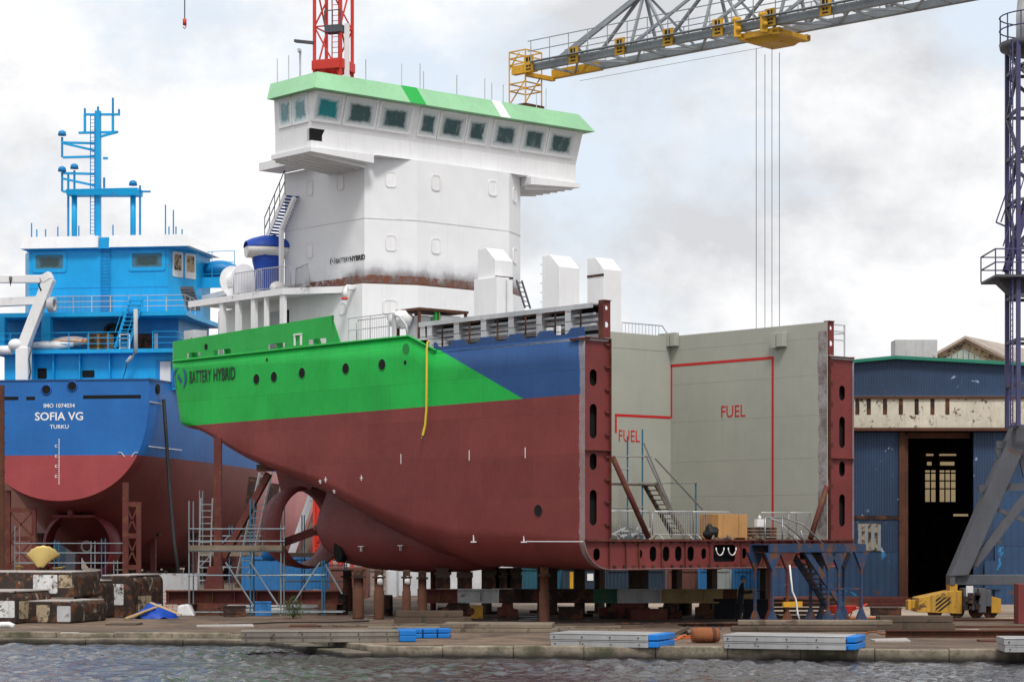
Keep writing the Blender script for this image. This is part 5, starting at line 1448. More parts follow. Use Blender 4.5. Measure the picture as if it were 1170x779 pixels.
# legs: A-frame, left side measured, right side its mirror
legL = [((1083, 660), (1104, 655)), ((1152, 480), (1178, 492))]
for s in (1, -1):
    mm_ = lambda v: Vector((v.x*s, v.y, v.z))
    m = MB()
    lo0, lo1, hi0, hi1 = cp(1083, 658), cp(1104, 657), cp(1158, 482), cp(1177, 492)
    m.hull8([mm_(lo0+Vector((0,-.5,0))), mm_(lo1+Vector((0,-.5,0))), mm_(lo1+Vector((0,.5,0))), mm_(lo0+Vector((0,.5,0)))], [mm_(hi0+Vector((0,-.5,0))), mm_(hi1+Vector((0,-.5,0))), mm_(hi1+Vector((0,.5,0))), mm_(hi0+Vector((0,.5,0)))])
    leg = m.build('leg', M['crane_slate'], pc, bevel=.04)
    m = MB()
    m.bar(mm_(cp(1112, 645)), mm_(cp(1190, 545)), .28, .35); m.bar(mm_(cp(1139, 512)), mm_(cp(1150, 553)), .2); m.bar(mm_(cp(1166, 520)), mm_(cp(1172, 545)), .2)
    m.bar(mm_(cp(1118, 558)), mm_(cp(1186, 555)), .25, .3); m.bar(mm_(cp(1138, 508)), mm_(cp(1186, 508)), .25, .32); m.bar(mm_(cp(1122, 575)), mm_(cp(1186, 600)), .18)
    m.build('leg_brace', M['crane_slate'], leg)
    m = MB(); b0, b1 = cp(1106, 704), cp(1037, 690)
    y0, y1 = -1.0, .6
    z0, z1 = cp(0, 700).z, cp(0, 674).z
    m.prism([(s*cp(1043, 0).x, cp(0, 698).z), (s*cp(1045, 0).x, cp(0, 682).z), (s*cp(1083, 0).x, cp(0, 674).z), (s*cp(1094, 0).x, cp(0, 674).z), (s*cp(1094, 0).x, cp(0, 700).z)], 'y', y0, y1)
    bg_ = m.build('bogie', M['yellow_dirty'], pc, bevel=.02); m = MB()
    m.prism([(s*cp(1127, 0).x, cp(0, 699).z), (s*cp(1127, 0).x, cp(0, 680).z), (s*cp(1138, 0).x, cp(0, 683).z), (s*cp(1138, 0).x, cp(0, 699).z)], 'y', y0, y1)
    m.build('rear_bogie', M['yellow_dirty'], pc, bevel=.02); m = MB()
    m.bar((s*cp(1036, 0).x, -.2, cp(0, 689).z), (s*cp(1046, 0).x, -.2, cp(0, 690).z), .35); m.build('coupling', M['yellow_dirty'], bg_, bevel=.02); m = MB(); m.box(s*cp(1035, 0).x, s*cp(1039, 0).x, -.5, .1, cp(0, 696).z, cp(0, 685).z); m.build('buffer', M['yellow_dirty'], bg_, bevel=.02); m = MB()
    m.box(s*cp(1083, 0).x, s*cp(1092, 0).x, -.4, .4, cp(0, 675).z, cp(0, 667).z)
    m.build('leg_seat', M['yellow_dirty'], bg_, bevel=.02)
    m = MB(); zA, zB = cp(0, 697).z, cp(0, 681).z
    xa, xb = s*cp(1064, 0).x, s*cp(1081, 0).x
    def clip(poly, ax, lim, keep_less):
        out = []
        for p_, q_ in zip(poly, poly[1:]+poly[:1]):
            ip, iq = (p_[ax] <= lim) == keep_less, (q_[ax] <= lim) == keep_less
            if ip: out.append(p_)
            if ip != iq:
                t_ = (lim-p_[ax])/(q_[ax]-p_[ax]); out.append((lerp(p_[0], q_[0], t_), lerp(p_[1], q_[1], t_)))
        return out
    wd, hg = abs(xb-xa), zB-zA
    for k in range(-1, 3):
        o_ = k*.30*hg+.05*hg
        poly = [(0, o_), (wd, o_+hg*.85), (wd, o_+hg*1.0), (0, o_+hg*.15)]
        poly = clip(clip(poly, 1, hg, True), 1, 0, False)
        if len(poly) > 2: m.prism([(xa+s*u_, zA+v_) for u_, v_ in poly], 'y', y0-.014, y0-.003)
    m.build('hazard_stripes', M['hazard_black'], bg_)
    for px_ in (1064, 1089, 1112, 1128):
        m = MB(); m.lathe([(.30, -.12), (.32, 0), (.30, .12)], (s*cp(px_, 0).x, y0+.2 if px_ < 1100 else -.6, .30), 'y', 20); m.build('wheel', M['rust_dark'], bg_)
    m = MB(); m.box(s*cp(1094.5, 0).x, s*cp(1110, 0).x, -1.25, -.3, .35, cp(0, 671).z); m.box(s*cp(1110.5, 0).x, s*cp(1119, 0).x, -1.35, -.2, .25, cp(0, 671).z); m.box(s*cp(1119.5, 0).x, s*cp(1126, 0).x, -1.2, -.3, .5, cp(0, 673).z)
    cab = m.build('electrical_cabinet', M['crane_slate'], bg_, bevel=.02)
    m = MB(); m.box(s*cp(1097, 0).x, s*cp(1105, 0).x, -1.262, -1.252, .9, 1.35); m.build('panel', M['white_old'], cab)
    m = MB()
    for k in range(9): x = s*cp(1096+random.uniform(0, 14), 0).x; z = random.uniform(.4, 1.0); m.box(x-.1, x+.1, -1.4, -1.26, z-.1, z+.12)
    m.build('switch_gear', M['rust_dark'], cab)['kind'] = 'stuff'
m = MB(); a_, b_ = cp(1086, 662), cp(1286, 662); m.bar(a_, b_, .5, .42); m.box(cp(1083,0).x, cp(1089,0).x, -.45, .45, cp(0,668).z, cp(0,656).z); m.build('sill_beam', M['crane_slate'], pc, bevel=.02)
# mast
zlo, zhi = cp(0, 488).z, cp(0, 52).z
hw = C0.x-wx(1157, 95)
m = MB()
for sx_ in (-1, 1):
    for sy_ in (-1, 1):
        m.bar((sx_*hw, sy_*hw, zlo), (sx_*hw, sy_*hw, zhi), .17)
mast_ = m.build('mast_leg', M['crane_violet'], pc)
m = MB(); lv = [cp(0, y).z for y in (488, 440, 390, 340, 285, 232, 180, 130, 82, 52)]
for i, (z0, z1) in enumerate(zip(lv, lv[1:])):
    for (x0, y0), (x1, y1) in (((-hw,-hw),(hw,-hw)),((-hw,hw),(hw,hw)),((-hw,-hw),(-hw,hw)),((hw,-hw),(hw,hw))):
        m.bar((x0, y0, z0), (x1, y1, z0), .13)
        if z0 > 15.3:
            if i % 2: x0, y0, x1, y1 = x1, y1, x0, y0
            m.bar((x0, y0, z0), (x1, y1, z1), .13)
m.build('mast_lattice', M['crane_slate'], mast_)
m = MB()
for d in (0, .42): m.bar((-hw-.25, -hw-.1+d, zlo), (-hw-.25, -hw-.1+d, zhi), .05)
for k in range(70): z = lerp(zlo, zhi, k/69); m.bar((-hw-.25, -hw-.1, z), (-hw-.25, -hw+.32, z), .03)
m.build('mast_ladder', M['crane_violet'], mast_)
def deck(px0, py_, px1, rad=None):
    pass
m = MB(); z = cp(0, 318).z; x0 = cp(1129, 0).x
m.box(x0, hw+.3, -1.5, 1.5, z-.1, z); m.hull8([(x0+.9, -.4, z-.7), (hw, -.4, z-.9), (hw, .4, z-.9), (x0+.9, .4, z-.7)], [(x0+.3, -.5, z-.1), (hw, -.5, z-.1), (hw, .5, z-.1), (x0+.3, .5, z-.1)])
pl_ = m.build('mast_platform', M['crane_slate'], mast_)
m = MB()
for zz_ in (.5, 1.05):
    m.bar((x0, -1.45, z+zz_), (hw, -1.45, z+zz_), .05); m.bar((x0, -1.45, z+zz_), (x0, 1.45, z+zz_), .05); m.bar((x0, 1.45, z+zz_), (hw, 1.45, z+zz_), .05)
for k in range(4): x = lerp(x0, hw, k/3); m.bar((x, -1.45, z), (x, -1.45, z+1.05), .05); m.bar((x, 1.45, z), (x, 1.45, z+1.05), .05)
m.build('platform_rail', M['crane_violet'], pl_)
m = MB(); p, q = cp(1146, 312), cp(1172, 228)
for d in (-.9, -.3): m.bar((p.x, d, p.z), (q.x, d, q.z), .06, .22)
for k in range(18): t = (k+.5)/18; c = p.lerp(q, t); m.box(c.x-.1, c.x+.1, -.9, -.3, c.z-.02, c.z+.02)
for d in (-.92,): m.bar((p.x-.2, d, p.z+1.0), (q.x-.2, d, q.z+1.0), .045); m.bar((p.x-.1, d, p.z+.5), (q.x-.1, d, q.z+.5), .045)
p, q = cp(1138, 254), cp(1155, 205)
m.bar(p, q, .05); m.bar(p+Vector((.2,0,0)), q+Vector((.2,0,0)), .05); m.bar(p, cp(1152, 260), .06)
m.build('mast_stair', M['crane_violet'], mast_)
m = MB(); z = cp(0, 50).z
m.lathe([(1.0, -.45), (1.55, -.25), (1.6, 0), (.3, 0)], (0, 0, z), 'z', 28); pt = m.build('slew_platform', M['crane_slate'], mast_)
m = MB()
for zz_ in (.55, 1.1): m.path([(1.58*math.cos(2*PI*k/28), 1.58*math.sin(2*PI*k/28), z+zz_) for k in range(29)], .03, 5)
for k in range(14): a = 2*PI*k/14; m.bar((1.58*math.cos(a), 1.58*math.sin(a), z), (1.58*math.cos(a), 1.58*math.sin(a), z+1.1), .045)
m.build('platform_rail', M['crane_violet'], pt)
m = MB(); m.lathe([(.9, 0), (.9, 1.2), (.7, 3.4)], (0, 0, z), 'z', 20); m.build('slew_column', M['white_old'], mast_)
# boom
BT = at(600, 74, 114); ZC_ = 26.5
bdir = Vector((15.6, -14.6, 0)).normalized(); bn = Vector((-bdir.y, bdir.x, 0))   # away and to the right
B0 = Vector((wx(612, 113.2), 113.2, ZC_))
def bp(s, w, h): v = B0+bdir*s+bn*w; return Vector((v.x-C0.x, v.y-C0.y, ZC_+h-GZ))
LB = 37.0
m = MB()
for w in (0, 2.0): m.bar(bp(0 if w == 0 else .2, w, 0), bp(LB, w, 0), .28, .36)
boom = m.build('boom_chord', M['crane_grey'], pc, bevel=.02)
m = MB(); TP_ = lambda s: bp(s, 1.0, 2.7)
m.bar(bp(.1, 1.0, .2), bp(6.2, 1.0, 2.9), .2, .24); m.bar(bp(6.2, 1.0, 2.9), bp(LB, 1.0, 2.9), .22, .26)
for s in (1.9, 6.2, 10.6, 15.0, 19.4, 23.8, 28.2, 32.6):
    h = 2.9 if s > 6 else 2.9*s/6.2*.92
    for w in (0, 2.05):
        m.bar(bp(s, w, .2), bp(s, 1.0, h), .12)
        if s > 2: m.bar(bp(s-4.3 if s > 6.3 else 1.9, w, .2), bp(s, 1.0, h), .13)
        if s > 6 : m.bar(bp(s, 1.0, h), bp(s+2.2, w, .2), .12)
m.build('boom_lattice', M['crane_grey'], boom)
m = MB()
for k in range(18):
    s = .8+k*2.0; a_, b_ = (0, 2.05) if k % 2 else (2.05, 0); m.bar(bp(s, a_, -.1), bp(s+2.0, b_, -.1), .10); m.bar(bp(s, 0, -.1), bp(s, 2.05, -.1), .10)
m.build('wind_brace', M['crane_grey'], boom)
m = MB()
for h in (.75, 1.25): m.bar(bp(-.2, -.35, h), bp(LB, -.35, h), .04); m.bar(bp(-.2, 2.4, h), bp(LB, 2.4, h), .04)
for k in range(30): s = k*1.25; m.bar(bp(s, -.35, .1), bp(s, -.35, 1.25), .045); m.bar(bp(s, 2.4, .1), bp(s, 2.4, 1.25), .045)
m.bar(bp(0, -.35, .2), bp(LB, -.35, .2), .3, .04); m.build('walkway_rail', M['crane_grey'], boom)
m = MB(); m.bar(bp(-1.5, 0, 0), bp(0, 0, 0), .32, .42); m.bar(bp(-.6, 2.0, 0), bp(2.6, 2.0, -.0), .33, .42); m.bar(bp(-.6, 0, -.28), bp(-.6, 2.0, -.24), .24, .2)
tip = m.build('boom_tip', M['yellow'], boom)
m = MB()
for s, w in ((-1.7, -.1), (-.6, -.1), (-1.7, 1.1), (-.6, 1.1)):
    m.bar(bp(s, w, -1.75), bp(s, w, .95), .075)
for h in (-1.0, -.65, .3, .62, .95):
    for a_, b_ in (((-1.7,-.1),(-.6,-.1)),((-1.7,1.1),(-.6,1.1)),((-1.7,-.1),(-1.7,1.1)),((-.6,-.1),(-.6,1.1))):
        m.bar(bp(*a_, h), bp(*b_, h), .055)
for a_, b_ in (((-1.7,-.1),(-1.7,1.1)),((-.6,-.1),(-.6,1.1))): m.bar(bp(*a_, -1.7), bp(*b_, -.2), .05)
m.bar(bp(-1.7, -.1, .1), bp(-1.3, .2, .93), .06)
m.build('inspection_cage', M['yellow'], tip)
m = MB(); c = [bp(-1.8, -.2, -1.85), bp(-.5, -.2, -1.85), bp(-.5, 1.2, -1.85), bp(-1.8, 1.2, -1.85)]; m.hull8(c, [v+Vector((0,0,.12)) for v in c]); m.build('cage_floor', M['rust'], tip)
def along(px_):           # boom station seen at this column
    k = (px_-CX)/F; return (k*B0.y-B0.x)/(bdir.x-k*bdir.y)
for px_ in (608, 659, 712, 767, 824, 884, 947):
    s = along(px_); m = MB(); c = bp(s, -.27, .15)
    m.hull8([bp(s-.30, -.28, -.25), bp(s+.30, -.28, -.25), bp(s+.30, -.22, -.25), bp(s-.30, -.22, -.25)], [bp(s-.30, -.28, .55), bp(s+.30, -.28, .55), bp(s+.30, -.22, .55), bp(s-.30, -.22, .55)])
    pt_ = m.build('number_plate', M['yellow'], boom)
    m = MB()
    for h0, h1, a0, a1 in ((.28, .48, -.16, -.02), (.28, .48, .05, .14), (-.15, -.08, -.15, .16), (0, .1, -.15, -.02), (0, .1, .03, .15)):
        m.hull8([bp(s+a0, -.295, h0), bp(s+a1, -.295, h0), bp(s+a1, -.282, h0), bp(s+a0, -.282, h0)], [bp(s+a0, -.295, h1), bp(s+a1, -.295, h1), bp(s+a1, -.282, h1), bp(s+a0, -.282, h1)])
    m.build('plate_mark', M['hazard_black'], pt_)
# trolley and ropes
s0, s1 = along(846), along(893)
m = MB()
for w in (-.05, 2.1): m.bar(bp(s0, w, -.45), bp(s1, w, -.45), .30, .26)
for s in (s0+.2, s1-.2): m.bar(bp(s, -.2, -.5), bp(s, 2.2, -.5), .4, .24)
m.hull8([bp(s0+.5, .3, -0.80), bp(s1-.6, .3, -0.80), bp(s1-.6, 1.8, -0.80), bp(s0+.5, 1.8, -0.80)], [bp(s0+.2, .1, -.5), bp(s1-.1, .1, -.5), bp(s1-.1, 1.95, -.5), bp(s0+.2, 1.95, -.5)])
for s in (s0+.1, s0+1.6):
    m.bar(bp(s, -.36, -.5), bp(s, -.36, .4), .34, .14); m.ball(bp(s-.1, -.40, .3), .15); m.ball(bp(s+.12, -.40, -.15), .13)
tr = m.build('trolley', M['yellow'], pc, bevel=.02)
m = MB()
ztop = cp(0, 60).z
for px_, w in ((864, .35), (874, 1.6), (882, .45), (890.5, 1.7)):
    s = along(px_); s_ = s
    k = (px_-CX)/F; s_ = (k*(B0.y+bn.y*w)-(B0.x+bn.x*w))/(bdir.x-k*bdir.y)
    t0 = bp(s_, w, -1.0); m.tube(t0, Vector((t0.x, t0.y, 9.0)), .015, 5)
m.build('hoist_rope', M['crane_slate'], tr)
m = MB(); c0 = bp(along(877), 1.0, -1.0); m.box(c0.x-.7, c0.x+.7, c0.y-.3, c0.y+.3, 8.2, 9.0); m.lathe([(.35, -.2), (.35, .2)], (c0.x, c0.y, 8.0), 'y', 16); m.build('hook_block', M['yellow'], tr, bevel=.05)
m = MB(); m.bar(bp(1, 2.2, -.5), bp(along(842), 2.2, -.5), .015); m.build('trolley_cable', M['crane_slate'], boom)

# ================================================================= red tower crane behind
D = 128.0; T0 = Vector((wx(381, D), D, GZ))
tc_ = thing('tower_crane', 'red lattice tower crane mast rising behind the white bridge', 'crane', T0, -.35)
tw_ = .80; zc = wz(84, D)-GZ
m = MB()
for a in (-1, 1):
    for b in (-1, 1): m.bar((a*tw_, b*tw_, 0), (a*tw_, b*tw_, 46), .15)
tm = m.build('mast_leg', M['crane_red'], tc_)
m = MB(); k = 0; z = 0
while z < 45:
    h = 2.9
    for (x0, y0), (x1, y1) in (((-tw_,-tw_),(tw_,-tw_)),((tw_,-tw_),(tw_,tw_)),((tw_,tw_),(-tw_,tw_)),((-tw_,tw_),(-tw_,-tw_))):
        m.bar((x0, y0, z), (x1, y1, z), .07)
        if k % 2: m.bar((x0, y0, z), (x1, y1, z+h), .075)
        else: m.bar((x1, y1, z), (x0, y0, z+h), .075)
    z += h; k += 1
m.build('mast_lattice', M['crane_red'], tm)
m = MB()
for d in (-.2, .2): m.bar((d, .25, 0), (d, .25, 45), .05)
for k in range(150): m.bar((-.2, .25, .3*k), (.2, .25, .3*k), .03)
for z in (zc+4.5, zc+10, 12, 20): m.box(-.6, .6, -.1, .6, z, z+.05)
m.build('mast_ladder', M['crane_red'], tm)
m = MB()
for a in (-1, 1): m.bar((a*tw_, -tw_-.05, zc+.35), (a*tw_, tw_+.05, zc+.35), .34, .55); m.bar((-tw_, a*tw_, zc+.35), (tw_, a*tw_, zc+.35), .34, .55)
m.build('collar', M['crane_red'], tm, bevel=.03)
m = MB(); m.box(-.1, .9, -1.0, -.3, zc+2.1, zc+2.5); m.bar((-.1, -1.0, zc+3.3), (.9, -1.0, zc+3.3), .05)
for x in (-.1, .4, .9): m.bar((x, -1.0, zc+2.4), (x, -1.0, zc+3.3), .04)
m.bar((-2.0, -.8, zc+1.8), (-.8, -.8, zc+1.6), .3, .15); m.build('service_platform', M['crane_slate'], tm)
m = MB(); m.bar((tw_+.25, -.5, 0), (tw_+.25, -.5, zc+2.6), .22); m.build('riser_pipe', M['white'], tm)
# jib above the picture with the small hook line on the left
m = MB()
rj = math.radians(20)
jd = Vector((-math.cos(.35), math.sin(.35), 0)).normalized(); jd = Vector((math.cos(PI+.35+0), math.sin(PI+.35), 0))
jn = Vector((-jd.y, jd.x, 0)); hx = wx(211, D)-T0.x
for w in (-.6, .6): m.bar(jn*w+Vector((0,0,46)), jd*24+jn*w+Vector((0,0,46)), .14)
m.bar(Vector((0,0,47.3)), jd*24+Vector((0,0,47.3)), .16)
for k in range(16):
    s = k*1.5
    for w in (-.6, .6): m.bar(jd*s+jn*w+Vector((0,0,46)), jd*(s+.75)+Vector((0,0,47.3)), .07); m.bar(jd*(s+.75)+Vector((0,0,47.3)), jd*(s+1.5)+jn*w+Vector((0,0,46)), .07)
m.build('jib', M['crane_red'], tc_)
sj = -hx
m = MB(); zk = wz(22, D)-GZ; pj = jd*sj
m.tube(pj+Vector((0,0,zk)), pj+Vector((0,0,46)), .035, 5); hk = m.build('hook_rope', M['crane_slate'], tc_)
m = MB(); m.tube(pj+Vector((0,0,zk-.35)), pj+Vector((0,0,zk)), .11, 8); m.path([pj+Vector((.0,0,zk-.35)), pj+Vector((.1,0,zk-.45)), pj+Vector((0,0,zk-.55)), pj+Vector((-.1,0,zk-.45))], .03, 5); m.build('hook', M['crane_red'], hk)
# ================================================================= the workshop hall and the roof behind
HD = 113.0
def hx_(px_, D=HD): return wx(px_, D)
def hz_(py_, D=HD): return wz(py_, D)
hall = thing('workshop_hall', 'blue corrugated workshop hall with a tall open doorway and a peeling white beam', 'hall', (hx_(1073), HD, GZ))
ox, oy = hx_(1073), HD
def HX(px_): return hx_(px_)-ox
def HZ(py_): return hz_(py_)-GZ
L, R_ = HX(880), HX(1260)
dl, dr_ = HX(1035), HX(1110); zb_, zu = HZ(489), HZ(453)
# upper gable wall (shallow pitch), beam, wall panels
m = MB(); m.prism([(L, zu+.003), (R_, zu+.003), (R_, HZ(423)), (HX(1022), HZ(410.5)), (L, HZ(424))], 'y', 0, .25); up_ = m.build('upper_wall', M['hall_blue'], hall)
m = MB(); m.bar((L-.3, -.1, HZ(422.5)), (HX(1022), -.1, HZ(408.5)), .5, .16); m.bar((HX(1022), -.1, HZ(408.5)), (R_+.3, -.1, HZ(421.5)), .5, .16); m.build('green_eave', paint('eave_green', (.02,.20,.13), .5, .2, .05), up_)
m = MB(); m.prism([(L, HZ(422)), (HX(1022), HZ(408)), (R_, HZ(421)), (R_, HZ(423)), (HX(1022), HZ(410)), (L, HZ(424))], 'y', .26, 30); m.build('roof', M['hall_roof'], hall)
m = MB(); m.box(L, R_, -.45, .3, zb_, zu); bm_ = m.build('peeling_beam', M['beam_peel'], hall)
m = MB()
for px_ in (978, 991, 1009.5, 1027.5, 1045.5, 1063.5, 1080.5): m.box(HX(px_)-.10, HX(px_)+.10, -.465, -.452, HZ(474), zu-.03)
m.build('beam_slot', M['rust_dark'], bm_)['kind'] = 'stuff'
m = MB(); m.box(L, R_, -.62, .3, HZ(492.5), zb_-.003); m.box(L, R_, -.55, -.452, zu-.14, zu-.01); m.build('beam_flange', M['rust'], bm_)
m = MB(); m.box(L, dl-.35, 0, .2, 2.6+HZ(592)*0, zb_-.2); w1 = m.build('wall_panel', M['hall_blue'], hall)
m = MB(); m.box(L, dl-.35, .02, .22, 0, 2.597); m.build('lower_wall_panel', M['hall_blue_worn'], hall)
m = MB(); m.box(L, dl-.35, -.06, -.002, HZ(593), HZ(589)); m.build('wall_rail', M['rust_dark'], w1)
m = MB(); m.box(HX(980), HX(1006), -.03, -.005, HZ(629), HZ(598)); wf = m.build('patched_window', M['patch_tan'], hall)
m = MB()
for k in range(4): x = lerp(HX(982), HX(1004), k/3); m.box(x-.06, x+.1, -.045, -.032, HZ(628), HZ(599))
m.build('pale_strip', M['crane_grey'], wf)
m = MB(); m.box(dr_+.1, HX(1136), 0, .2, 0, zb_-.2); w2 = m.build('wall_panel', M['hall_blue'], hall)
m = MB(); m.box(HX(1136)+.003, R_, 0, .2, 2.9, zb_-.2); m.box(HX(1136)+.003, R_, -.12, .2, 0, 2.89); m.build('worn_door_panel', M['hall_blue_worn'], hall)
m = MB(); m.prism(rrect(HX(1124), HX(1143), HZ(673), HZ(640), .15), 'y', -.22, -.125); m.build('small_door', M['hall_blue_worn'], hall)
# door frame
m = MB(); m.box(dl-.35, dl-.05, -.12, .3, 0, zb_-.2); m.box(dl-.03, dl+.12, .05, 1.2, 0, zb_-.3); m.build('door_post', M['rust'], hall)
m = MB(); m.box(dl+.1, dr_, .4, .7, HZ(500), zb_-.2); m.build('door_lintel', M['rust'], hall)
# interior shell
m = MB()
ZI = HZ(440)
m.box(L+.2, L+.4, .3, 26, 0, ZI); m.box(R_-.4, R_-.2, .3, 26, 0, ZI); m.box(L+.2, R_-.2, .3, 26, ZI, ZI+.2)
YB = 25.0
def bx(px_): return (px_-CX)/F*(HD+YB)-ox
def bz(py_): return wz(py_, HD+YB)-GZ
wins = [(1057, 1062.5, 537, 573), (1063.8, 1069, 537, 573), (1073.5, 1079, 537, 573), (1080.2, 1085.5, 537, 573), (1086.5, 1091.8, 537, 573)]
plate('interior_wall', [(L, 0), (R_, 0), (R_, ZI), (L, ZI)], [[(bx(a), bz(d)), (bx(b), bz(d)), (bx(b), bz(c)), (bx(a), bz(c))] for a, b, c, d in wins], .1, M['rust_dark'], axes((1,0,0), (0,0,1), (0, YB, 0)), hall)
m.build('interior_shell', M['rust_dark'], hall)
m = MB(); m.box(bx(1050), bx(1098), YB+.3, YB+.35, bz(580), bz(515)); m.build('lit_window', M['lit_pane'], hall)
m = MB()
for z_ in (540, 549, 558): m.box(bx(1056), bx(1092), YB-.1, YB-.05, bz(z_)-.05, bz(z_)+.03)
m.build('window_bar', M['rust_dark'], hall)
m = MB()
for a, b in ((1058, 1066), (1073, 1092)):
    m.box(bx(a), bx(b), YB-.12, YB-.06, bz(520.5), bz(518.5)); m.box(bx(a+1), bx(b-2), YB-.12, YB-.06, bz(531.5), bz(527.5))
m.build('upper_pane', M['lit_pane'], hall)
m = MB(); m.box(bx(1078), bx(1094), YB-3.2, YB-3.1, bz(590), bz(587.5)); m.build('strip_lamp', M['lit_pane'], hall)
m = MB(); m.box(L-.3, dl, -3.4, -.5, .05, .22); m.box(L-.3, dl-.3, -3.3, -.6, .23, .42); tag(m.build('steel_stock', M['redlead_rust']), 'x', 'x')
ss = [o for o in bpy.data.objects if o.name == 'steel_stock'][0]; ss.location = (ox, oy, GZ); ss['label'] = 'flat maroon steel sections stacked before the blue hall'; ss['category'] = 'steel stock'
# roof box
b_ = MB(); D = HD+14; b_.box(-wx(1047, D)+wx(1023, D), wx(1071, D)-wx(1047, D), 0, 1.5, 0, wz(388, D)-wz(412, D))
b_.box(-.03, .03, -.02, -.001, .1, wz(388, D)-wz(412, D)-.05)
rb_ = b_.build('roof_cabin', M['beam_grey'], hall); rb_.location = (wx(1047, D)-ox, D-oy, wz(412, D)-GZ)
# second hall behind: glazed gable
D2 = 150.0
h2_ = thing('gabled_hall', 'old gabled hall with glazed gable and brown roof behind the blue hall', 'hall', (wx(1100, D2), D2, GZ))
gx = lambda p: wx(p, D2)-wx(1100, D2)
gz = lambda p: wz(p, D2)-GZ
zg = gz(417)
m = MB(); ap = (gx(1101), gz(390)); l_ = (gx(1062), gz(411)); r_ = (gx(1146), gz(411))
m.prism([(l_[0], 0), (r_[0], 0), (r_[0], l_[1]), ap, (l_[0], l_[1])], 'y', 0, .3); gw = m.build('gable_wall', M['patch_tan'], h2_)
m = MB()
for k in range(11):
    x0 = lerp(gx(1068), gx(1140), k/11); x1 = lerp(gx(1068), gx(1140), (k+.86)/11)
    hh = lambda x: lerp(ap[1], l_[1], abs(x-ap[0])/(ap[0]-l_[0]))-.45
    z0_ = l_[1]-.25
    if min(hh(x0), hh(x1)) > z0_+.1: m.prism([(x0, z0_), (x1, z0_), (x1, hh(x1)), (x0, hh(x0))], 'y', -.03, -.004)
m.build('gable_glazing', paint('old_glass', (.36,.42,.38), .35, .35, .05), gw)
m = MB()
dxr = wx(1300, D2)-wx(1146, D2)
# roof runs back to the right: its ridge recedes
for side in (0, 1):
    e_ = (l_[0]-.6, l_[1]-.25) if side == 0 else (r_[0]+.6, l_[1]-.25)
    off = Vector((16, 26, 0))
    a = Vector((ap[0], -.5, ap[1]+.15)); b2 = Vector((e_[0], -.5, e_[1]+.0))
    m.hull8([a, b2, b2+Vector((0,0,.18)), a+Vector((0,0,.18))], [v+off for v in (a, b2, b2+Vector((0,0,.18)), a+Vector((0,0,.18)))])
m.build('roof', M['hall_roof'], h2_)
# ================================================================= supports under the hulls
def zat(py_, D): return wz(py_, D)
def one(m, name, mat, label, cat, loc=(0,0,0), rz=0, group=None, bevel=0):
    o = m.build(name, M[mat], None, bevel); o.location = loc; o.rotation_euler = (0, 0, rz); return tag(o, label, cat, group)
# round rusty pillars
PIL = [(397, 697.5, 655, 12, 'leftmost rusty pillar of the pair below the propeller bossing'), (409.5, 706, 655, 13, 'rusty pillar right of the leftmost one below the bossing'),
       (433, 707, 655, 12, 'rusty pillar with a white ring clamp near its top'), (464.5, 708, 655, 10, 'dark rusty pillar before a white shed, between clamp pillar and beam end'),
       (482.5, 708, 656, 11, 'rusty pillar standing at the left end of the long steel beam'), (622, 714, 652, 12, 'thick red rusty pillar standing nearest the water under the bilge')]
for px_, yf, yt, w, lb in PIL:
    g = gp(px_, yf); D = g.y; r = w/2/F*D; zt = min(zat(yt, D), 2.3)-GZ
    t = thing('support_pillar', lb, 'pillar', g, 0, 'rusty pillars under the hull')
    m = MB(); m.lathe([(r*1.02, 0), (r, .05), (r, zt*.62), (r*.86, zt*.63), (r*.86, zt*.9), (r*.9, zt*.9)], (0,0,0), 'z', 16); m.build('tube', M['rust'], t)
    m = MB(); m.box(-r*1.2, r*1.2, -r*1.2, r*1.2, zt*.9, zt*.94); m.box(-r*.8, r*.8, -r*.8, r*.8, zt*.941, zt+.15); m.build('head_block', M['rust_dark'], t)
    if 'clamp' in lb:
        m = MB(); m.lathe([(r*1.1, -.12), (r*1.25, 0), (r*1.1, .12), (r*1.0, 0)], (r*.3, 0, zt*.86), 'x', 16, closed=True); m.build('ring_clamp', M['white_soft'], t)
t = thing('hull_prop', 'thin dark prop standing between beam and counter under the hull', 'prop', gp(495, 700))
D = gp(495, 700).y; m = MB(); m.tube((0,0,0), (0,0,zat(628, D)-GZ), .13, 10); m.build('tube', M['redlead_rust'], t)
m = MB(); m.box(-.25, .25, -.25, .25, zat(628, D)-GZ, zat(622, D)-GZ); m.build('head_plate', M['rust_dark'], t)
# stacked timber blocks on the beam
for i, px_ in enumerate((506, 531, 562.5, 575, 588)):
    D = 94.2; X0 = wx(px_, D); t = thing('keel_block', ('first', 'second', 'third', 'fourth', 'fifth')[i]+' dark keel block from the left along the long beam, under the hull', 'keel block', (X0, D, zat(672, D)), 0, 'keel blocks under the hull')
    zt = 1.88-zat(672, D); m = MB(); m.box(-.3, .3, -.4, .4, 0, .45); m.build('base_block', M['rust_dark'], t)
    m = MB(); z = .452
    while z < zt-.05:
        w = .24+random.uniform(0, .12); m.box(-w, w, -.35, .35, z, min(z+.11, zt)); z += .115
    m.build('wedges', M['wood_dark'], t)
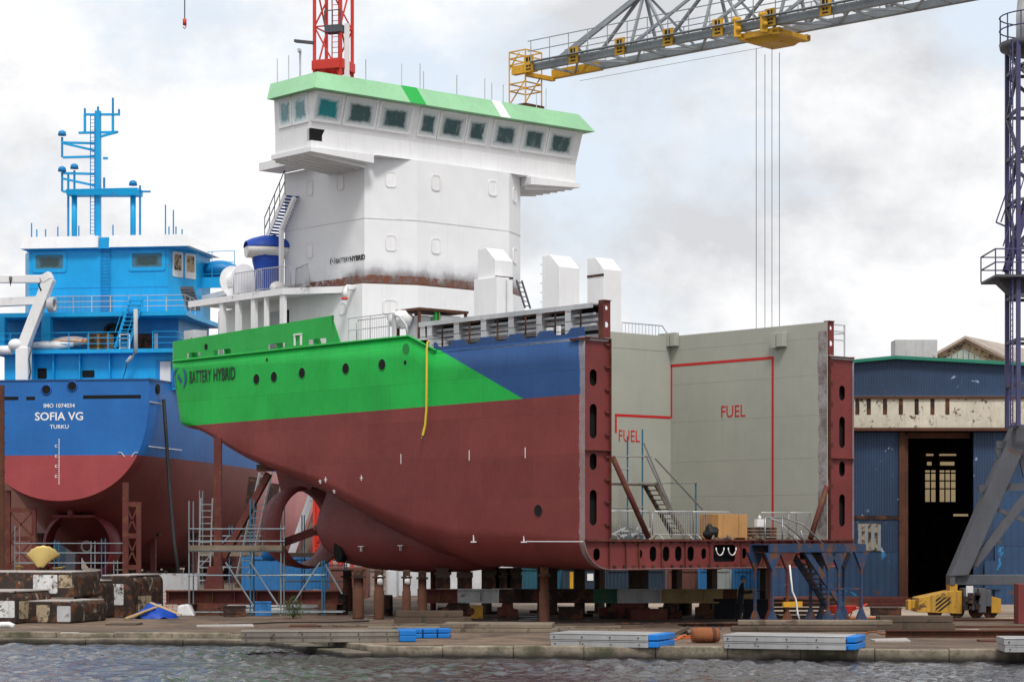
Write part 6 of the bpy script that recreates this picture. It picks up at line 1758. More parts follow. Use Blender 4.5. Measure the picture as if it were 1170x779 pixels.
# long patched steel beam
D = 94.0; zb0, zb1 = zat(688.5, D), zat(672.5, D)
bt = thing('long_steel_beam', 'long patched I-beam of maroon, white, green and beige lengths under the hull', 'beam', (wx(477, D), D, zb0), 0)
for a, b, mt in ((477, 523, 'redlead_rust'), (523, 570, 'beam_grey'), (570, 678, 'rust_dark'), (678, 705, 'beam_green'), (705, 755, 'beam_grey'), (755, 826, 'beam_beige'), (826, 842, 'rust'), (842, 866, 'beam_beige')):
    x0, x1 = wx(a, D)-wx(477, D), wx(b, D)-wx(477, D)-.004; h = zb1-zb0
    m = MB(); m.box(x0, x1, -.03, .03, .05, h-.05); m.box(x0, x1, -.22, .22, 0, .049); m.box(x0, x1, -.22, .22, h-.049, h)
    for k in range(1, int((x1-x0)/.9)+1): m.box(x0+k*.9-.02, x0+k*.9+.02, -.2, -.031, .05, h-.05)
    m.build('beam_length', M[mt], bt)
# carriages below it
CAR = [(500, 548, 'rust_dark', 'dark steel carriage below the left part of the long beam'), (568, 592, 'redlead_rust', 'low red rusty support block below the grey beam length'), (684, 752, 'redlead_rust', 'maroon roller carriage below the green beam end'), (753, 778, 'rust_dark', 'black machine carriage below the beige beam'), (795, 815, 'rust', 'small rusty support block below the beige beam')]
for a, b, mt, lb in CAR:
    g = gp((a+b)/2, 706); D = 94.3; x0, x1 = wx(a, D), wx(b, D); c = (x0+x1)/2; w = (x1-x0)/2; h = zb0-GZ
    t = thing('support_carriage', lb, 'carriage', (c, D, GZ))
    m = MB(); m.prism([(-w, .12), (w, .12), (w, h*.55), (w*.55, h*.6), (w*.5, h-.01), (-w*.5, h-.01), (-w*.6, h*.72), (-w, h*.7)], 'y', -.45, .45); m.build('frame', M[mt], t, bevel=.015)
    m = MB(); m.box(-w, w, -.55, .55, 0, .119); m.build('sole_plate', M['rust_dark'], t)
    if w > .5:
        m = MB(); 
        for x in (-w*.6, 0, w*.6): m.lathe([(.16, -.62), (.18, -.56), (.16, -.46)], (x, 0, .3), 'y', 12)
        m.build('rollers', M['rust_dark'], t)
m = MB(); D = 93; m.box(-.75, .75, -.4, .4, 0, .42); m.box(-.2, .2, -.42, -.401, .1, .3)
one(m, 'red_weight', 'crane_red', 'dull red steel box in front of the maroon roller carriage', 'steel box', (wx(741, D), D, GZ), 0, None, .02)
bpy.data.objects['red_weight'].data.materials[0] = M['redlead_rust']
# left beam on a pedestal
D = 98.0; a, b = wx(190, D), wx(392, D); z0, z1 = zat(690, D), zat(674, D)
lb_ = thing('support_beam', 'dark maroon I-beam carried on a pedestal left of the propeller nozzle', 'beam', (a, D, z0))
m = MB(); L_ = b-a; h = z1-z0; m.box(0, L_, -.04, .04, .06, h-.06); m.box(0, L_, -.3, .3, 0, .059); m.box(0, L_, -.3, .3, h-.059, h); m.build('girder', M['redlead_rust'], lb_)
m = MB(); 
for k in range(8): m.box(L_*k/8+.1, L_*k/8+.14, -.28, -.041, .06, h-.06)
m.build('stiffener', M['redlead_rust'], lb_)['kind'] = 'stuff'
t = thing('beam_pedestal', 'maroon flared pedestal under the left support beam', 'pedestal', (wx(235, D), D, GZ))
m = MB(); hz0 = z0-GZ; m.hull8([(-.55, -.5, .3), (.55, -.5, .3), (.55, .5, .3), (-.55, .5, .3)], [(-1.2, -.5, hz0), (1.0, -.5, hz0), (1.0, .5, hz0), (-1.2, .5, hz0)]); m.build('flared_head', M['redlead_rust'], t)
m = MB(); m.box(-.7, .7, -.6, .6, 0, .299); m.lathe([(.2, -.8), (.2, -.6)], (-.9, 0, .2), 'y', 14); m.lathe([(.2, -.8), (.2, -.6)], (.9, 0, .2), 'y', 14); m.build('foot', M['rust'], t)
m = MB(); m.box(-.4, .4, -.4, .4, 0, z0-GZ)
one(m, 'steel_block', 'rust', 'rusty block under the right end of the left support beam', 'block', (wx(375, D), D, GZ), 0, None, .02)
# red shore with raking strut
D = 100.5
t = thing('shoring_post', 'tall maroon shoring post with a raking strut under the green stern', 'post', (wx(249, D), D, z1))
m = MB(); m.bar((0,0,0), (0,0,zat(500, D)-z1), .33, .33); m.build('post', M['redlead_rust'], t)
m = MB(); p, q = at(256, 636, D), at(307, 541, D-.6); m.bar((p.x-wx(249, D), 0, p.z-z1), (q.x-wx(249, D), -.6, q.z-z1), .24, .28); m.build('strut', M['redlead_rust'], t)
m = MB(); q2 = at(307, 534, D-.6); m.box(q2.x-wx(249,D)-.5, q2.x-wx(249,D)+.5, -1.0, -.2, q2.z-z1-.15, q2.z-z1+.12); m.build('pad', M['rust_dark'], t)
m = MB(); m.hull8([(-.6, -.25, 0), (.25, -.25, 0), (.25, .25, 0), (-.6, .25, 0)], [(-.42, -.2, 1.0), (.18, -.2, 1.0), (.18, .2, 1.0), (-.42, .2, 1.0)]); m.build('shoe', M['redlead_rust'], t)

# trestles under the blue ship
def trestle(px_, w, yt, D, lb):
    x = wx(px_, D); t = thing('steel_trestle', lb, 'trestle', (x, D, GZ), 0, 'maroon trestles under the blue ship'); h = zat(yt, D)-GZ; hw_ = w/F*D/2
    for sg in (-1, 1):
        m = MB(); m.bar((sg*hw_, 0, 0), (sg*hw_, 0, h if sg < 0 else h*.82), .34 if sg < 0 else .26, .3); m.build('post', M['redlead_rust'], t)
    m = MB(); n_ = 2
    for k in range(n_):
        za_, zb2 = h*(.22+.29*k), h*(.22+.29*(k+1)); m.bar((-hw_, 0, za_), (hw_, 0, zb2), .09); m.bar((hw_, 0, za_), (-hw_, 0, zb2), .09)
    for k in range(3): m.bar((-hw_, 0, h*(.22+.29*k)), (hw_, 0, h*(.22+.29*k)), .22, .3)
    m.build('cross_brace', M['redlead_rust'], t)
trestle(151, 15, 551, 140, 'maroon braced trestle right of the propeller nozzle of the blue ship')
trestle(24, 30, 560, 146, 'maroon trestle at the left side of the blue ship')
D = 139; m = MB(); m.bar((0,0,0), (0,0,zat(440, D)-GZ), .28, .28)
for k in range(12): m.bar((-.25, 0, 1+k*.9), (.25, 0, 1+k*.9), .06)
one(m, 'rust_column', 'rust', 'tall rust coloured column at the left edge of the picture', 'column', (wx(2, D), D, GZ))
for k, (px0, py0, px1, py1, lb) in enumerate(((272, 655, 274, 545, 'left dark leaning shore against the pale flank of the blue ship'), (292, 660, 296, 552, 'right dark leaning shore against the pale flank of the blue ship'))):
    D = 150; p, q = at(px0, py0, D), at(px1, py1, D); m = MB(); m.bar((0,0,-2.2), (q.x-p.x+.9, .8, q.z-p.z), .75, .4)
    one(m, 'leaning_shore', 'rust_dark', lb, 'shore', (p.x, D, p.z))
# pale and rust shores seen through the nozzle
for k, (a, b, mt, lb) in enumerate((((328, 625), (354, 562), 'steel_grey', 'pale grey raking shore seen through the ring of the propeller nozzle'), ((341, 630), (362, 570), 'timber_grey', 'brown raking shore seen through the ring of the propeller nozzle'))):
    D = 132; p, q = at(a[0]-12, a[1]+25, D), at(b[0]+9, b[1]-22, D); m = MB(); m.bar((0,0,-1.6), (q.x-p.x, 1.0, q.z-p.z), .42, .3); one(m, 'raking_shore', mt, lb, 'shore', (p.x, D, p.z))
D = 128; m = MB(); m.box(-.45, .45, -.3, .3, 0, zat(545, D)-GZ); one(m, 'orange_post', 'crane_red', 'bright orange red post seen through the right part of the nozzle ring', 'post', (wx(370, D), D, GZ))

# ---------------------------------------------------------------- scaffolds on the ground
def scaffold(lb, D, stds, ledg, diag, boards, ytop, name='scaffold', matp='scaf_grey', depth=1.3):
    x0 = wx(stds[0][0], D); t = thing(name, lb, 'scaffold', (x0, D, GZ))
    def q(px_, py_, d=0): v = at(px_, py_, D); return Vector((v.x-x0, d, v.z-GZ))
    for i, (px_, ty) in enumerate(stds):
        m = MB()
        for d in (0, depth): b_ = q(px_, ty, d); m.tube((b_.x, d, 0), b_, .032, 6)
        m.build('standard', M['scaf_blue'] if i % 2 else M[matp], t)
    m = MB()
    for px0, px1, y in ledg:
        for d in (0, depth): m.tube(q(px0, y, d-.05), q(px1, y, d-.05), .03, 6)
    m.build('ledger', M[matp], t)
    if diag:
        m = MB()
        for p_, r_ in diag: m.tube(q(*p_, -.1), q(*r_, -.1), .04, 6)
        m.build('diagonal', M[matp], t)
    for px0, px1, y in boards:
        m = MB(); a_, b_ = q(px0, y), q(px1, y); m.box(a_.x, b_.x, -.1, depth+.1, a_.z-.1, a_.z+.12); m.build('deck_board', M['timber_grey'], t)
    return t
scaffold('galvanised and blue scaffold left of and around the propeller nozzle', 96.3, [(216, 572), (286, 570), (321, 600), (368, 640)], [(216, 322, 604), (216, 322, 618), (216, 322, 629.5), (216, 286, 657), (286, 370, 657), (220, 392, 699)], [((286, 642), (320, 694)), ((332, 694), (366, 642)), ((372, 645), (391, 678)), ((258, 642), (290, 692))], [(216, 322, 626)], 570)
scaffold('white and blue scaffold before the propeller nozzle of the blue ship', 137, [(17, 600), (62, 618), (104, 618), (116, 615), (130, 640)], [(17, 136, 620.5), (17, 136, 631.5), (17, 136, 643)], None, [], 600)
# ladders
m = MB()
for d in (0, .55): m.bar((d, 0, 0), (d+.1, .4, 4.2), .07)
for k in range(13): m.bar((0+.1*k/13, .4*k/13, .3+k*.3), (.55+.1*k/13, .4*k/13, .3+k*.3), .05)
one(m, 'aluminium_ladder', 'white_old', 'aluminium ladder leaning behind the scaffold left of the nozzle', 'ladder', (wx(226, 108), 108, .8))
m = MB()
for d in (0, .6): m.bar((d, 0, 0), (d+1.1, .5, 5.2), .09)
for k in range(15): t_ = (k+.5)/15; m.bar((1.1*t_, .5*t_, 5.2*t_), (.6+1.1*t_, .5*t_, 5.2*t_), .06)
one(m, 'raked_ladder', 'steel_grey', 'grey raked ladder behind the strut of the tall shoring post', 'ladder', (wx(270, 112), 112, zat(660, 112)))
# ---------------------------------------------------------------- blue steel stair platform at the open hold
BSX = 1.75
def lp(px_, py_, x=BSX): return BF.px(px_, py_, x)
sp = thing('stair_platform', 'blue rust flecked steel stair platform standing before the open hold', 'platform', bloc(BSX, lp(920, 650).y, GZ), BROT)
yo = lp(920, 650).y
def sq(px_, py_, dx=0): v = lp(px_, py_); return Vector((dx, v.y-yo, v.z-GZ))
zt = sq(900, 621).z
m = MB(); a_, b_ = sq(868, 621), sq(978, 621)
m.box(-.5, .5, a_.y, b_.y, zt-.05, zt); 
for dx in (-.48, .48): m.box(dx-.04, dx+.04, a_.y, b_.y, zt-.32, zt-.051)
m.build('deck', M['stair_blue'], sp)
for px_ in (872.5, 889.5, 936, 948, 974):
    m = MB(); c = sq(px_, 640)
    for dx in (-.45, .45):
        m.bar((dx, c.y, 0), (dx, c.y, zt-.32), .09, .09)
        m.hull8([(dx-.05, c.y-.06, zt-1.0), (dx+.05, c.y-.06, zt-1.0), (dx+.05, c.y+.06, zt-1.0), (dx-.05, c.y+.06, zt-1.0)], [(dx-.05, c.y-.45, zt-.33), (dx+.05, c.y-.45, zt-.33), (dx+.05, c.y+.45, zt-.33), (dx-.05, c.y+.45, zt-.33)])
        m.hull8([(dx-.1, c.y-.32, 0), (dx+.1, c.y-.32, 0), (dx+.1, c.y+.32, 0), (dx-.1, c.y+.32, 0)], [(dx-.05, c.y-.05, .55), (dx+.05, c.y-.05, .55), (dx+.05, c.y+.05, .55), (dx-.05, c.y+.05, .55)])
    m.build('leg', M['stair_blue'] if px_ != 889.5 else M['redlead_rust'], sp)
m = MB(); m.bar(sq(873, 668, .45), sq(890, 668, .45), .06); m.build('tie', M['stair_blue'], sp); m = MB(); m.bar(sq(936, 660, -.45), sq(948, 645, -.45), .06); m.build('tie', M['stair_blue'], sp); m = MB(); m.bar(sq(937, 672, .45), sq(974, 672, .45), .05); m.build('tie', M['stair_blue'], sp)
m = MB(); p, q = sq(908, 624, .4), sq(953, 692, .4)
for dx in (.42, -.38): m.bar((dx, p.y, p.z), (dx, q.y, max(q.z, .1)), .07, .26)
fl_ = m.build('stair_flight', M['stair_blue'], sp)
m = MB()
for k in range(12): t_ = (k+.5)/12; y = lerp(p.y, q.y, t_); z = lerp(p.z, q.z, t_); m.box(-.36, .40, y-.14, y+.14, z-.025, z+.025)
m.build('treads', M['wood_dark'], fl_)
m = MB()
for dx in (.45,):
    m.path([sq(864, 618, dx), sq(864, 592, dx), sq(866, 591, dx), sq(884, 591, dx)], .03, 6); m.path([sq(884, 618, dx), sq(884, 591, dx), sq(908, 599, dx), sq(931, 622, dx)], .03, 6); m.path([sq(884, 600, dx), sq(904, 622, dx)], .025, 6); m.path([sq(886, 591, -.4), sq(906, 598, -.4), sq(928, 618, -.4)], .03, 6)
    m.path([sq(910, 622, dx), sq(905, 606, dx)], .025, 6)
m.build('guard_rail', M['galv'], sp)
m = MB(); c = sq(881, 690, .9); m.box(.50, .58, sq(863+20, 690).y, sq(898+6, 690).y, sq(0+880, 693).z, sq(880, 687).z); m.build('yellow_sign', M['yellow'], sp)
m = MB(); c0 = sq(893, 676, 1.0); m.path([sq(890, 645, .55), sq(892, 675, .6), sq(896, 684, .6), sq(898, 700, .6), sq(899, 707, .65)], .035, 6)
o = m.build('white_hose', M['white_soft']); o.location = sp.location; o.rotation_euler = (0, 0, BROT); tag(o, 'white hose hanging from the red leg of the stair platform', 'hose')
# wheelbarrow
g = gp(962, 709)
wbw = thing('wheelbarrow', 'red wheelbarrow standing by the foot of the blue stair platform', 'wheelbarrow', g, -.1)
m = MB(); m.hull8([(-.38, -.25, .32), (.28, -.25, .28), (.28, .25, .28), (-.38, .25, .32)], [(-.80, -.36, .62), (.62, -.34, .62), (.62, .34, .62), (-.80, .36, .62)]); m.build('tray', M['crane_red'], wbw, bevel=.03)
m = MB()
for y in (-.24, .24): m.path([(-.75, y*.4, .2), (0, y, .26), (.6, y*1.15, .5), (1.0, y*1.2, .68)], .025, 6); m.path([(.1, y, .27), (.25, y, 0), (.4, y, .36)], .02, 6)
m.build('frame', M['crane_red'], wbw)
m = MB(); m.lathe([(.18, -.04), (.2, 0), (.18, .04)], (-.75, 0, .2), 'y', 18); m.build('wheel', M['black'], wbw)
# planks stack by the stair (yellow-brown boards)
m = MB()
for k in range(5): m.box(-1.3+random.uniform(-.1, .1), 1.3+random.uniform(-.1, .1), -.3, .3, k*.17, k*.17+.09); m.box(-.8, -.7, -.3, .3, k*.17+.091, k*.17+.169); m.box(.7, .8, -.3, .3, k*.17+.091, k*.17+.169)
one(m, 'board_stack', 'wood_dark', 'stack of dark boards behind the stair platform legs', 'boards', (wx(918, 94.5), 94.5, GZ), 0)
m = MB(); m.box(-.6, .6, -.3, .3, 0, .8); m.box(-.5, .5, -.31, -.301, .1, .3)
one(m, 'machine_case', 'cloth_dark', 'black machine case under the stair platform', 'case', (wx(866, 94), 94, GZ), 0, None, .03)
# ================================================================= worker
g = gp(846, 709.5)
man = thing('person', 'worker in dark clothes and blue helmet holding a tool before him under the hull', 'person', g, math.radians(-8))
def skin_body(name, verts, edges, radii, mat, parent, root=0, sub=2):
    me = bpy.data.meshes.new(name); me.from_pydata(verts, edges, []); me.update()
    o = bpy.data.objects.new(name, me); COL.objects.link(o)
    sk_ = o.modifiers.new('skin', 'SKIN'); sk_.use_smooth_shade = True
    for i, r in enumerate(radii): me.skin_vertices[0].data[i].radius = (r, r) if not isinstance(r, tuple) else r
    me.skin_vertices[0].data[root].use_root = True
    sb_ = o.modifiers.new('sub', 'SUBSURF'); sb_.levels = sub; sb_.render_levels = sub
    me2 = bpy.data.meshes.new_from_object(o.evaluated_get(bpy.context.evaluated_depsgraph_get()))
    bpy.data.objects.remove(o); me2.name = name; me2.materials.clear(); me2.materials.append(mat)
    for p_ in me2.polygons: p_.use_smooth = True
    o = bpy.data.objects.new(name, me2); COL.objects.link(o); o.parent = parent; return o
# faces +x (right); legs, trunk and arms as one surface
V = [(0,0,.93),(.02,0,1.12),(.05,0,1.35),(.07,0,1.47),(.10,0,1.55),
     (0,-.10,.88),(.05,-.11,.50),(-.03,-.11,.10),(.10,-.11,.05),
     (0,.10,.88),(-.06,.12,.50),(-.15,.12,.10),(-.02,.12,.05),
     (.05,-.20,1.40),(.12,-.25,1.14),(.38,-.17,1.20),(.48,-.12,1.23),
     (.05,.20,1.40),(.13,.24,1.14),(.38,.14,1.15),(.48,.08,1.18)]
Ed = [(0,1),(1,2),(2,3),(3,4),(0,5),(5,6),(6,7),(7,8),(0,9),(9,10),(10,11),(11,12),(2,13),(13,14),(14,15),(15,16),(2,17),(17,18),(18,19),(19,20)]
Ra = [.155,.145,.165,.075,.06,.105,.075,.06,.05,.105,.075,.06,.05,.075,.058,.045,.035,.075,.058,.045,.035]
body = skin_body('body', V, Ed, Ra, M['cloth_dark'], man)
m = MB(); m.ball((.12, 0, 1.64), .095, .078, .12, 16, 12); m.ball((.215, 0, 1.635), .02, .015, .022, 8, 6)
for y in (-.08, .08): m.ball((.11, y, 1.64), .02, .012, .03, 8, 6)
m.build('head', M['skin'], man)
m = MB()
for y in (-.03, .03): m.ball((.205, y, 1.665), .012, .012, .009, 8, 6)
m.box(.198, .208, -.025, .025, 1.585, 1.592); m.build('face_detail', M['rust_dark'], man)['kind'] = 'stuff'
m = MB(); m.lathe([(.128, 0), (.125, .05), (.105, .11), (.06, .145), (.01, .155)], (.11, 0, 1.68), 'z', 20); m.lathe([(.128, 0), (.15, -.005), (.15, .01), (.128, .012)], (.125, 0, 1.685), 'z', 20, closed=True); m.build('helmet', M['helmet_blue'], man)
for sgn, w in ((-1, (.48, -.12, 1.23)), (1, (.48, .08, 1.18))):
    m = MB(); w = Vector(w); m.ball(w+Vector((.05, 0, 0)), .05, .022, .042, 10, 8)
    for k, (dz, ln) in enumerate(((.03, .05), (.011, .058), (-.009, .054), (-.027, .042))):
        a_ = w+Vector((.085, 0, dz)); m.path([a_, a_+Vector((ln*.7, -.01*sgn, -.004)), a_+Vector((ln*.8, -.03*sgn, -.012)), a_+Vector((ln*.4, -.045*sgn, -.016))], .0095, 6)
    m.path([w+Vector((.03, -.015*sgn, .03)), w+Vector((.07, -.03*sgn, .05)), w+Vector((.10, -.04*sgn, .04))], .011, 6)
    m.build('hand', M['skin'], man)
for x, y in ((.06, -.11), (-.06, .12)):
    m = MB(); R = []
    for k in range(6):
        t = k/5; w_ = .045+.012*math.sin(PI*t); R.append([Vector((x-.13+.29*t, y+w_*math.cos(a), max(0, .05+(.055-.02*t)*math.sin(a)))) for a in [2*PI*i/10 for i in range(10)]])
    m.rings(R, closed=True, capa=True, capb=True); m.build('boot', M['black'], man)
m = MB(); m.tube((.50, -.10, 1.21), (.86, .02, 1.24), .022, 8); m.tube((.80, .0, 1.23), (.98, .06, 1.26), .045, 10)
o = m.build('power_tool', M['black']); o.location = man.location; o.rotation_euler = man.rotation_euler; tag(o, 'black hand tool held by the worker with the blue helmet', 'tool')
# ================================================================= floats, timber, scrap along the water
def float_stack(px0, px1, yb, wid, yaw, capw, lb, layers=2, cap=True, mat='alu', lh=1.0):
    g = gp(px0, yb); yaw_ = math.radians(yaw); L_ = (wx(px1, g.y)-wx(px0, g.y))/math.cos(yaw_)
    t = thing('jetty_float', lb, 'float', g, yaw_, 'grey jetty floats with blue ends by the water')
    for k in range(layers):
        z = k*.215*lh; m = MB()
        dx = .0 if k else .03
        m.box(dx, L_, dx, wid, z, z+.20)
        m.box(dx, L_, dx-.02, wid, z+.17, z+.203)
        if lh != 1.0: m.warp(lambda c: Vector((c.x, c.y, z+(c.z-z)*lh)))
        s_ = m.build('plank_deck', M[mat], t, bevel=.015)
        m = MB()
        for i in range(int(L_/.9)+1): m.lathe([(.022, -.035), (.022, -.01)], (dx+.15+i*.9, 0, z+.09), 'y', 8)
        m.build('bolt', M['black'], s_)['kind'] = 'stuff'
        if cap:
            for j in range(2):
                y0, y1 = wid*j/2, wid*(j+1)/2-.05
                m = MB(); m.box(L_+.003, L_+capw, y0+.01, y1, z+.012, z+.195); m.build('blue_end', M['plastic_blue'], t, bevel=.025)
    return t
P('float_brown', (.20,.175,.15), .7, .35, .12, (.08,.06,.04), streak=.4)
float_stack(628, 738, 738, 1.9, -20, .32, 'long grey float stack with blue ends below the thick red pillar')
float_stack(826, 960, 740.5, 1.9, -18, .30, 'grey float stack with blue ends before the logs and stair platform')
float_stack(275, 455, 734, 1.6, 6, .55, 'low grey float stack with large blue end blocks before the rusty pillars', mat='float_brown', lh=.85)
g = gp(484, 729); m = MB()
for i in range(3):
    for j in range(2): m.box(i*.5-.5, i*.5-.04, 0, .5, j*.17, j*.17+.155)
one(m, 'blue_float_blocks', 'plastic_blue', 'row of bright blue float blocks behind the blue end of the left float', 'float blocks', g, .3, None, .03)
float_stack(1147, 1215, 745, 1.6, -4, .3, 'grey float stack at the right edge of the picture')
# quay platform stack between the floats
m = MB(); m.box(0, 4.3, 0, 2.2, 0, .14); m.box(.2, 4.1, .1, 2.1, .15, .30)
one(m, 'timber_raft', 'timber_grey', 'flat weathered timber raft behind the left float', 'raft', gp(498, 722), math.radians(-4), None, .02)
m = MB(); m.box(0, 3.2, 0, 1.4, 0, .14)
one(m, 'plank_deck_piece', 'timber_grey', 'weathered plank deck lying right of the left float', 'planks', gp(420, 721), math.radians(3), None, .02)
# logs before the stair platform
for i, (yb, z, r, lb) in enumerate(((721, .0, .14, 'lower long squared log before the stair platform'), (721, .212, .14, 'upper long squared log lying on another before the stair platform'))):
    g = gp(835 if i == 0 else 843, yb); m = MB(); m.box(0, 5.2+.3*i, -r, r, 0, .20)
    one(m, 'squared_log', 'timber_grey' if i else 'wood_dark', lb, 'log', g+Vector((0, .1*i, z)), math.radians(-1), None, .05)
# orange mooring buoy and rope
g = gp(806, 734)
by = thing('mooring_buoy', 'rust orange drum buoy lying between the two grey floats', 'buoy', g, .2)
m = MB(); m.lathe([(.1, -.45), (.22, -.43), (.25, -.2), (.25, .2), (.22, .43), (.1, .45)], (0, 0, .25), 'x', 22); m.build('drum', M['fend_orange'], by)
m = MB(); m.lathe([(.252, .18), (.262, .24), (.252, .3)], (0, 0, .25), 'x', 22); m.build('band', M['rust'], by)
m = MB(); p0 = gp(770, 733)
pts = [p0+Vector((t*.14+.12*math.sin(t*1.7), .25*math.sin(t*.9)-.1, .05+.1*abs(math.sin(t*1.3)))) for t in range(10)]
m.path(pts, .03, 6); m.path([p+Vector((.1, .12, .06)) for p in pts[::-1]], .03, 6); one(m, 'orange_rope', 'rope_orange', 'orange rope coiled loosely beside the drum buoy', 'rope')
m = MB(); pts = [gp(985, 727)+Vector((t*.25, .3*math.sin(t*.8), .06+.1*abs(math.sin(t)))) for t in range(9)]; m.path(pts, .035, 6); one(m, 'rust_chain', 'fend_orange', 'orange brown hose lying right of the grey float by the water', 'hose')
m = MB()
for k in range(10): x = random.uniform(0, 1.1); m.bar((x, random.uniform(-.2, .3), .1), (x+random.uniform(.3, .7), random.uniform(-.2, .3), random.uniform(.08, .35)), .12, .1)
one(m, 'scrap_timber', 'wood_dark', 'dark scrap timber between float and drum buoy', 'timber', gp(767, 728))
# rails and long rusty girder to the right
m = MB()
def girder(px0, px1, yb, h, w, nm_, mat, lb, cat, yaw=0):
    g = gp(px0, yb); L_ = wx(px1, g.y)-wx(px0, g.y); m = MB(); m.box(0, L_, -w*.2, w*.2, .04, h-.04); m.box(0, L_, -w, w, 0, .039); m.box(0, L_, -w, w, h-.039, h); one(m, nm_, mat, lb, cat, g, math.radians(yaw))
girder(1012, 1260, 728, .26, .16, 'long_girder', 'rust', 'long rusty girder lying on the quay at right', 'girder', -1)
girder(560, 860, 716, .16, .12, 'slip_rail', 'rust_dark', 'dark slip rail running along the ground under the long beam', 'rail', 0)
girder(960, 1260, 709.5, .10, .09, 'crane_rail', 'rust', 'rusty crane rail under the yellow bogies', 'rail', 0)
girder(1030, 1260, 717, .08, .09, 'thin_rail', 'rust', 'thin rusty rail between the crane rail and the long girder', 'rail', 0)
m = MB(); m.box(-.45, .45, -.4, .4, 0, 1.55); one(m, 'red_bollard_box', 'redlead', 'dull red steel box at the right edge of the picture', 'steel box', gp(1174, 712), 0, None, .02)
# ---------------------------------------------------------------- old steel pontoons at the left
def pontoon(px0, px1, yb, h, dep, lb, yaw, patches, endp):
    """round-topped steel box, long side running away to the left; px0..px1 is the end face"""
    g = gp(px0, yb); w = wx(px1, g.y)-wx(px0, g.y)
    t = thing('steel_pontoon', lb, 'pontoon', g, math.radians(yaw), 'old patched steel pontoons')
    def prof():
        r = min(.32, h*.25); pts = [(0, .06), (.06, 0), (w-.06, 0), (w, .06)]
        for k in range(6): a = PI/2*k/5; pts.append((w-r+r*math.cos(a), h-r+r*math.sin(a)))
        for k in range(6): a = PI/2+PI/2*k/5; pts.append((r+r*math.cos(a), h-r+r*math.sin(a)))
        return pts
    m = MB(); m.prism(prof(), 'y', 0, dep); b_ = m.build('shell', M['patch_hull'], t, bevel=.04)
    m = MB(); m.box(.1, w-.1, .02, dep, h-.02, h+.03); m.build('top_plate', M['timber_pale'], b_)
    for x0, x1, z0, z1, mt in endp: m = MB(); m.prism(rrect(x0*w, x1*w, z0*h, z1*h, .05), 'y', -.02, -.001); m.build('end_patch', M[mt], b_)
    for y0, y1, z0, z1, mt in patches:
        m = MB(); m.prism(rrect(y0*dep, y1*dep, z0*h, z1*h, .05), 'x', w+.001, w+.02); m.build('side_patch', M[mt], b_)
    return t
M['timber_pale'] = paint('timber_pale', (.42,.38,.36), .75, .3, .15, streak=.2)
pontoon(-60, 24.5, 712, 1.25, 3.2, 'front left steel pontoon with a big white patch', -14, [(.1, .8, .15, .7, 'patch_tan')], [(.72, .99, .2, .72, 'patch_pale')])
pontoon(26, 87, 711.5, .85, 3.2, 'low steel pontoon with tan and grey patches between two stacked ones', -14, [], [(.28, .55, .06, .85, 'patch_tan'), (.70, .97, .08, .8, 'beam_grey')])
pontoon(84, 119.5, 706, 1.55, 3.0, 'upright steel pontoon with red and tan flaking end, middle of the row', -14, [], [(.12, .42, .45, .85, 'patch_tan'), (.5, .97, .05, .62, 'patch_tan')])
pontoon(114, 153, 705, 1.75, 3.4, 'tall steel pontoon at the right of the row with a pale flaking end', -14, [(.2, .6, .05, .5, 'patch_tan')], [(.35, .75, .3, .8, 'patch_pale')])
g0 = gp(-40, 708)
up_t = pontoon(-60, 92, 708.5, 1.0, 3.0, 'upper steel pontoon with a large pale patch lying on the front row', -10, [], [(.68, .87, .15, .9, 'patch_pale'), (.88, .985, .38, .9, 'patch_tan')])
up_t.location.z += .95
# propeller blades
def blade(px_, py_, D, s, lb, par=None, tilt=.0):
    p = at(px_, py_, D); m = MB(); R = []
    for k in range(13):
        t = .16+.84*k/12; row = []
        for i in range(15):
            u = -1+2*i/14; a = math.radians(47*u)*(.62+.38*t); r = 1.55*s*t*(1-.13*u*u*t)*(1+.012*math.cos(u*22)*t)
            row.append(Vector((r*math.sin(a)+.16*s*t*t, .22*s*u*u*t+.10*s*u*t+.12*s*t*t, r*math.cos(a)-.2*s)))
        R.append(row)
    m.rings(R); o = m.build('propeller_blade', M['bronze']); sol = o.modifiers.new('th', 'SOLIDIFY'); sol.thickness = .06*s
    o.location = p; o.rotation_euler = (tilt, 0, math.radians(6)); return tag(o, lb, 'propeller blade', 'bronze propeller blades')
ztop = GZ+1.98
Dp = 98.0
blade(46, 649, Dp, .72, 'large yellow bronze propeller blade standing up on the upper pontoon')
o = blade(20, 650, Dp, .20, 'small tip of a bronze blade lying left of the standing blade', None, .3); o.rotation_euler = (1.0, .3, .4)
o = blade(68, 651, Dp, .30, 'brown bronze blade lying flat right of the standing blade', None, .3); o.rotation_euler = (1.35, 0, -.2)
m = MB(); m.path([(-.5,0,.02),(-.35,.03,.2),(-.1,0,.3),(.15,.05,.3),(.35,0,.22)], .10, 8); one(m, 'white_pipe', 'white_soft', 'white curved pipe piece at the waterline in the lower left corner', 'pipe', gp(5, 723))
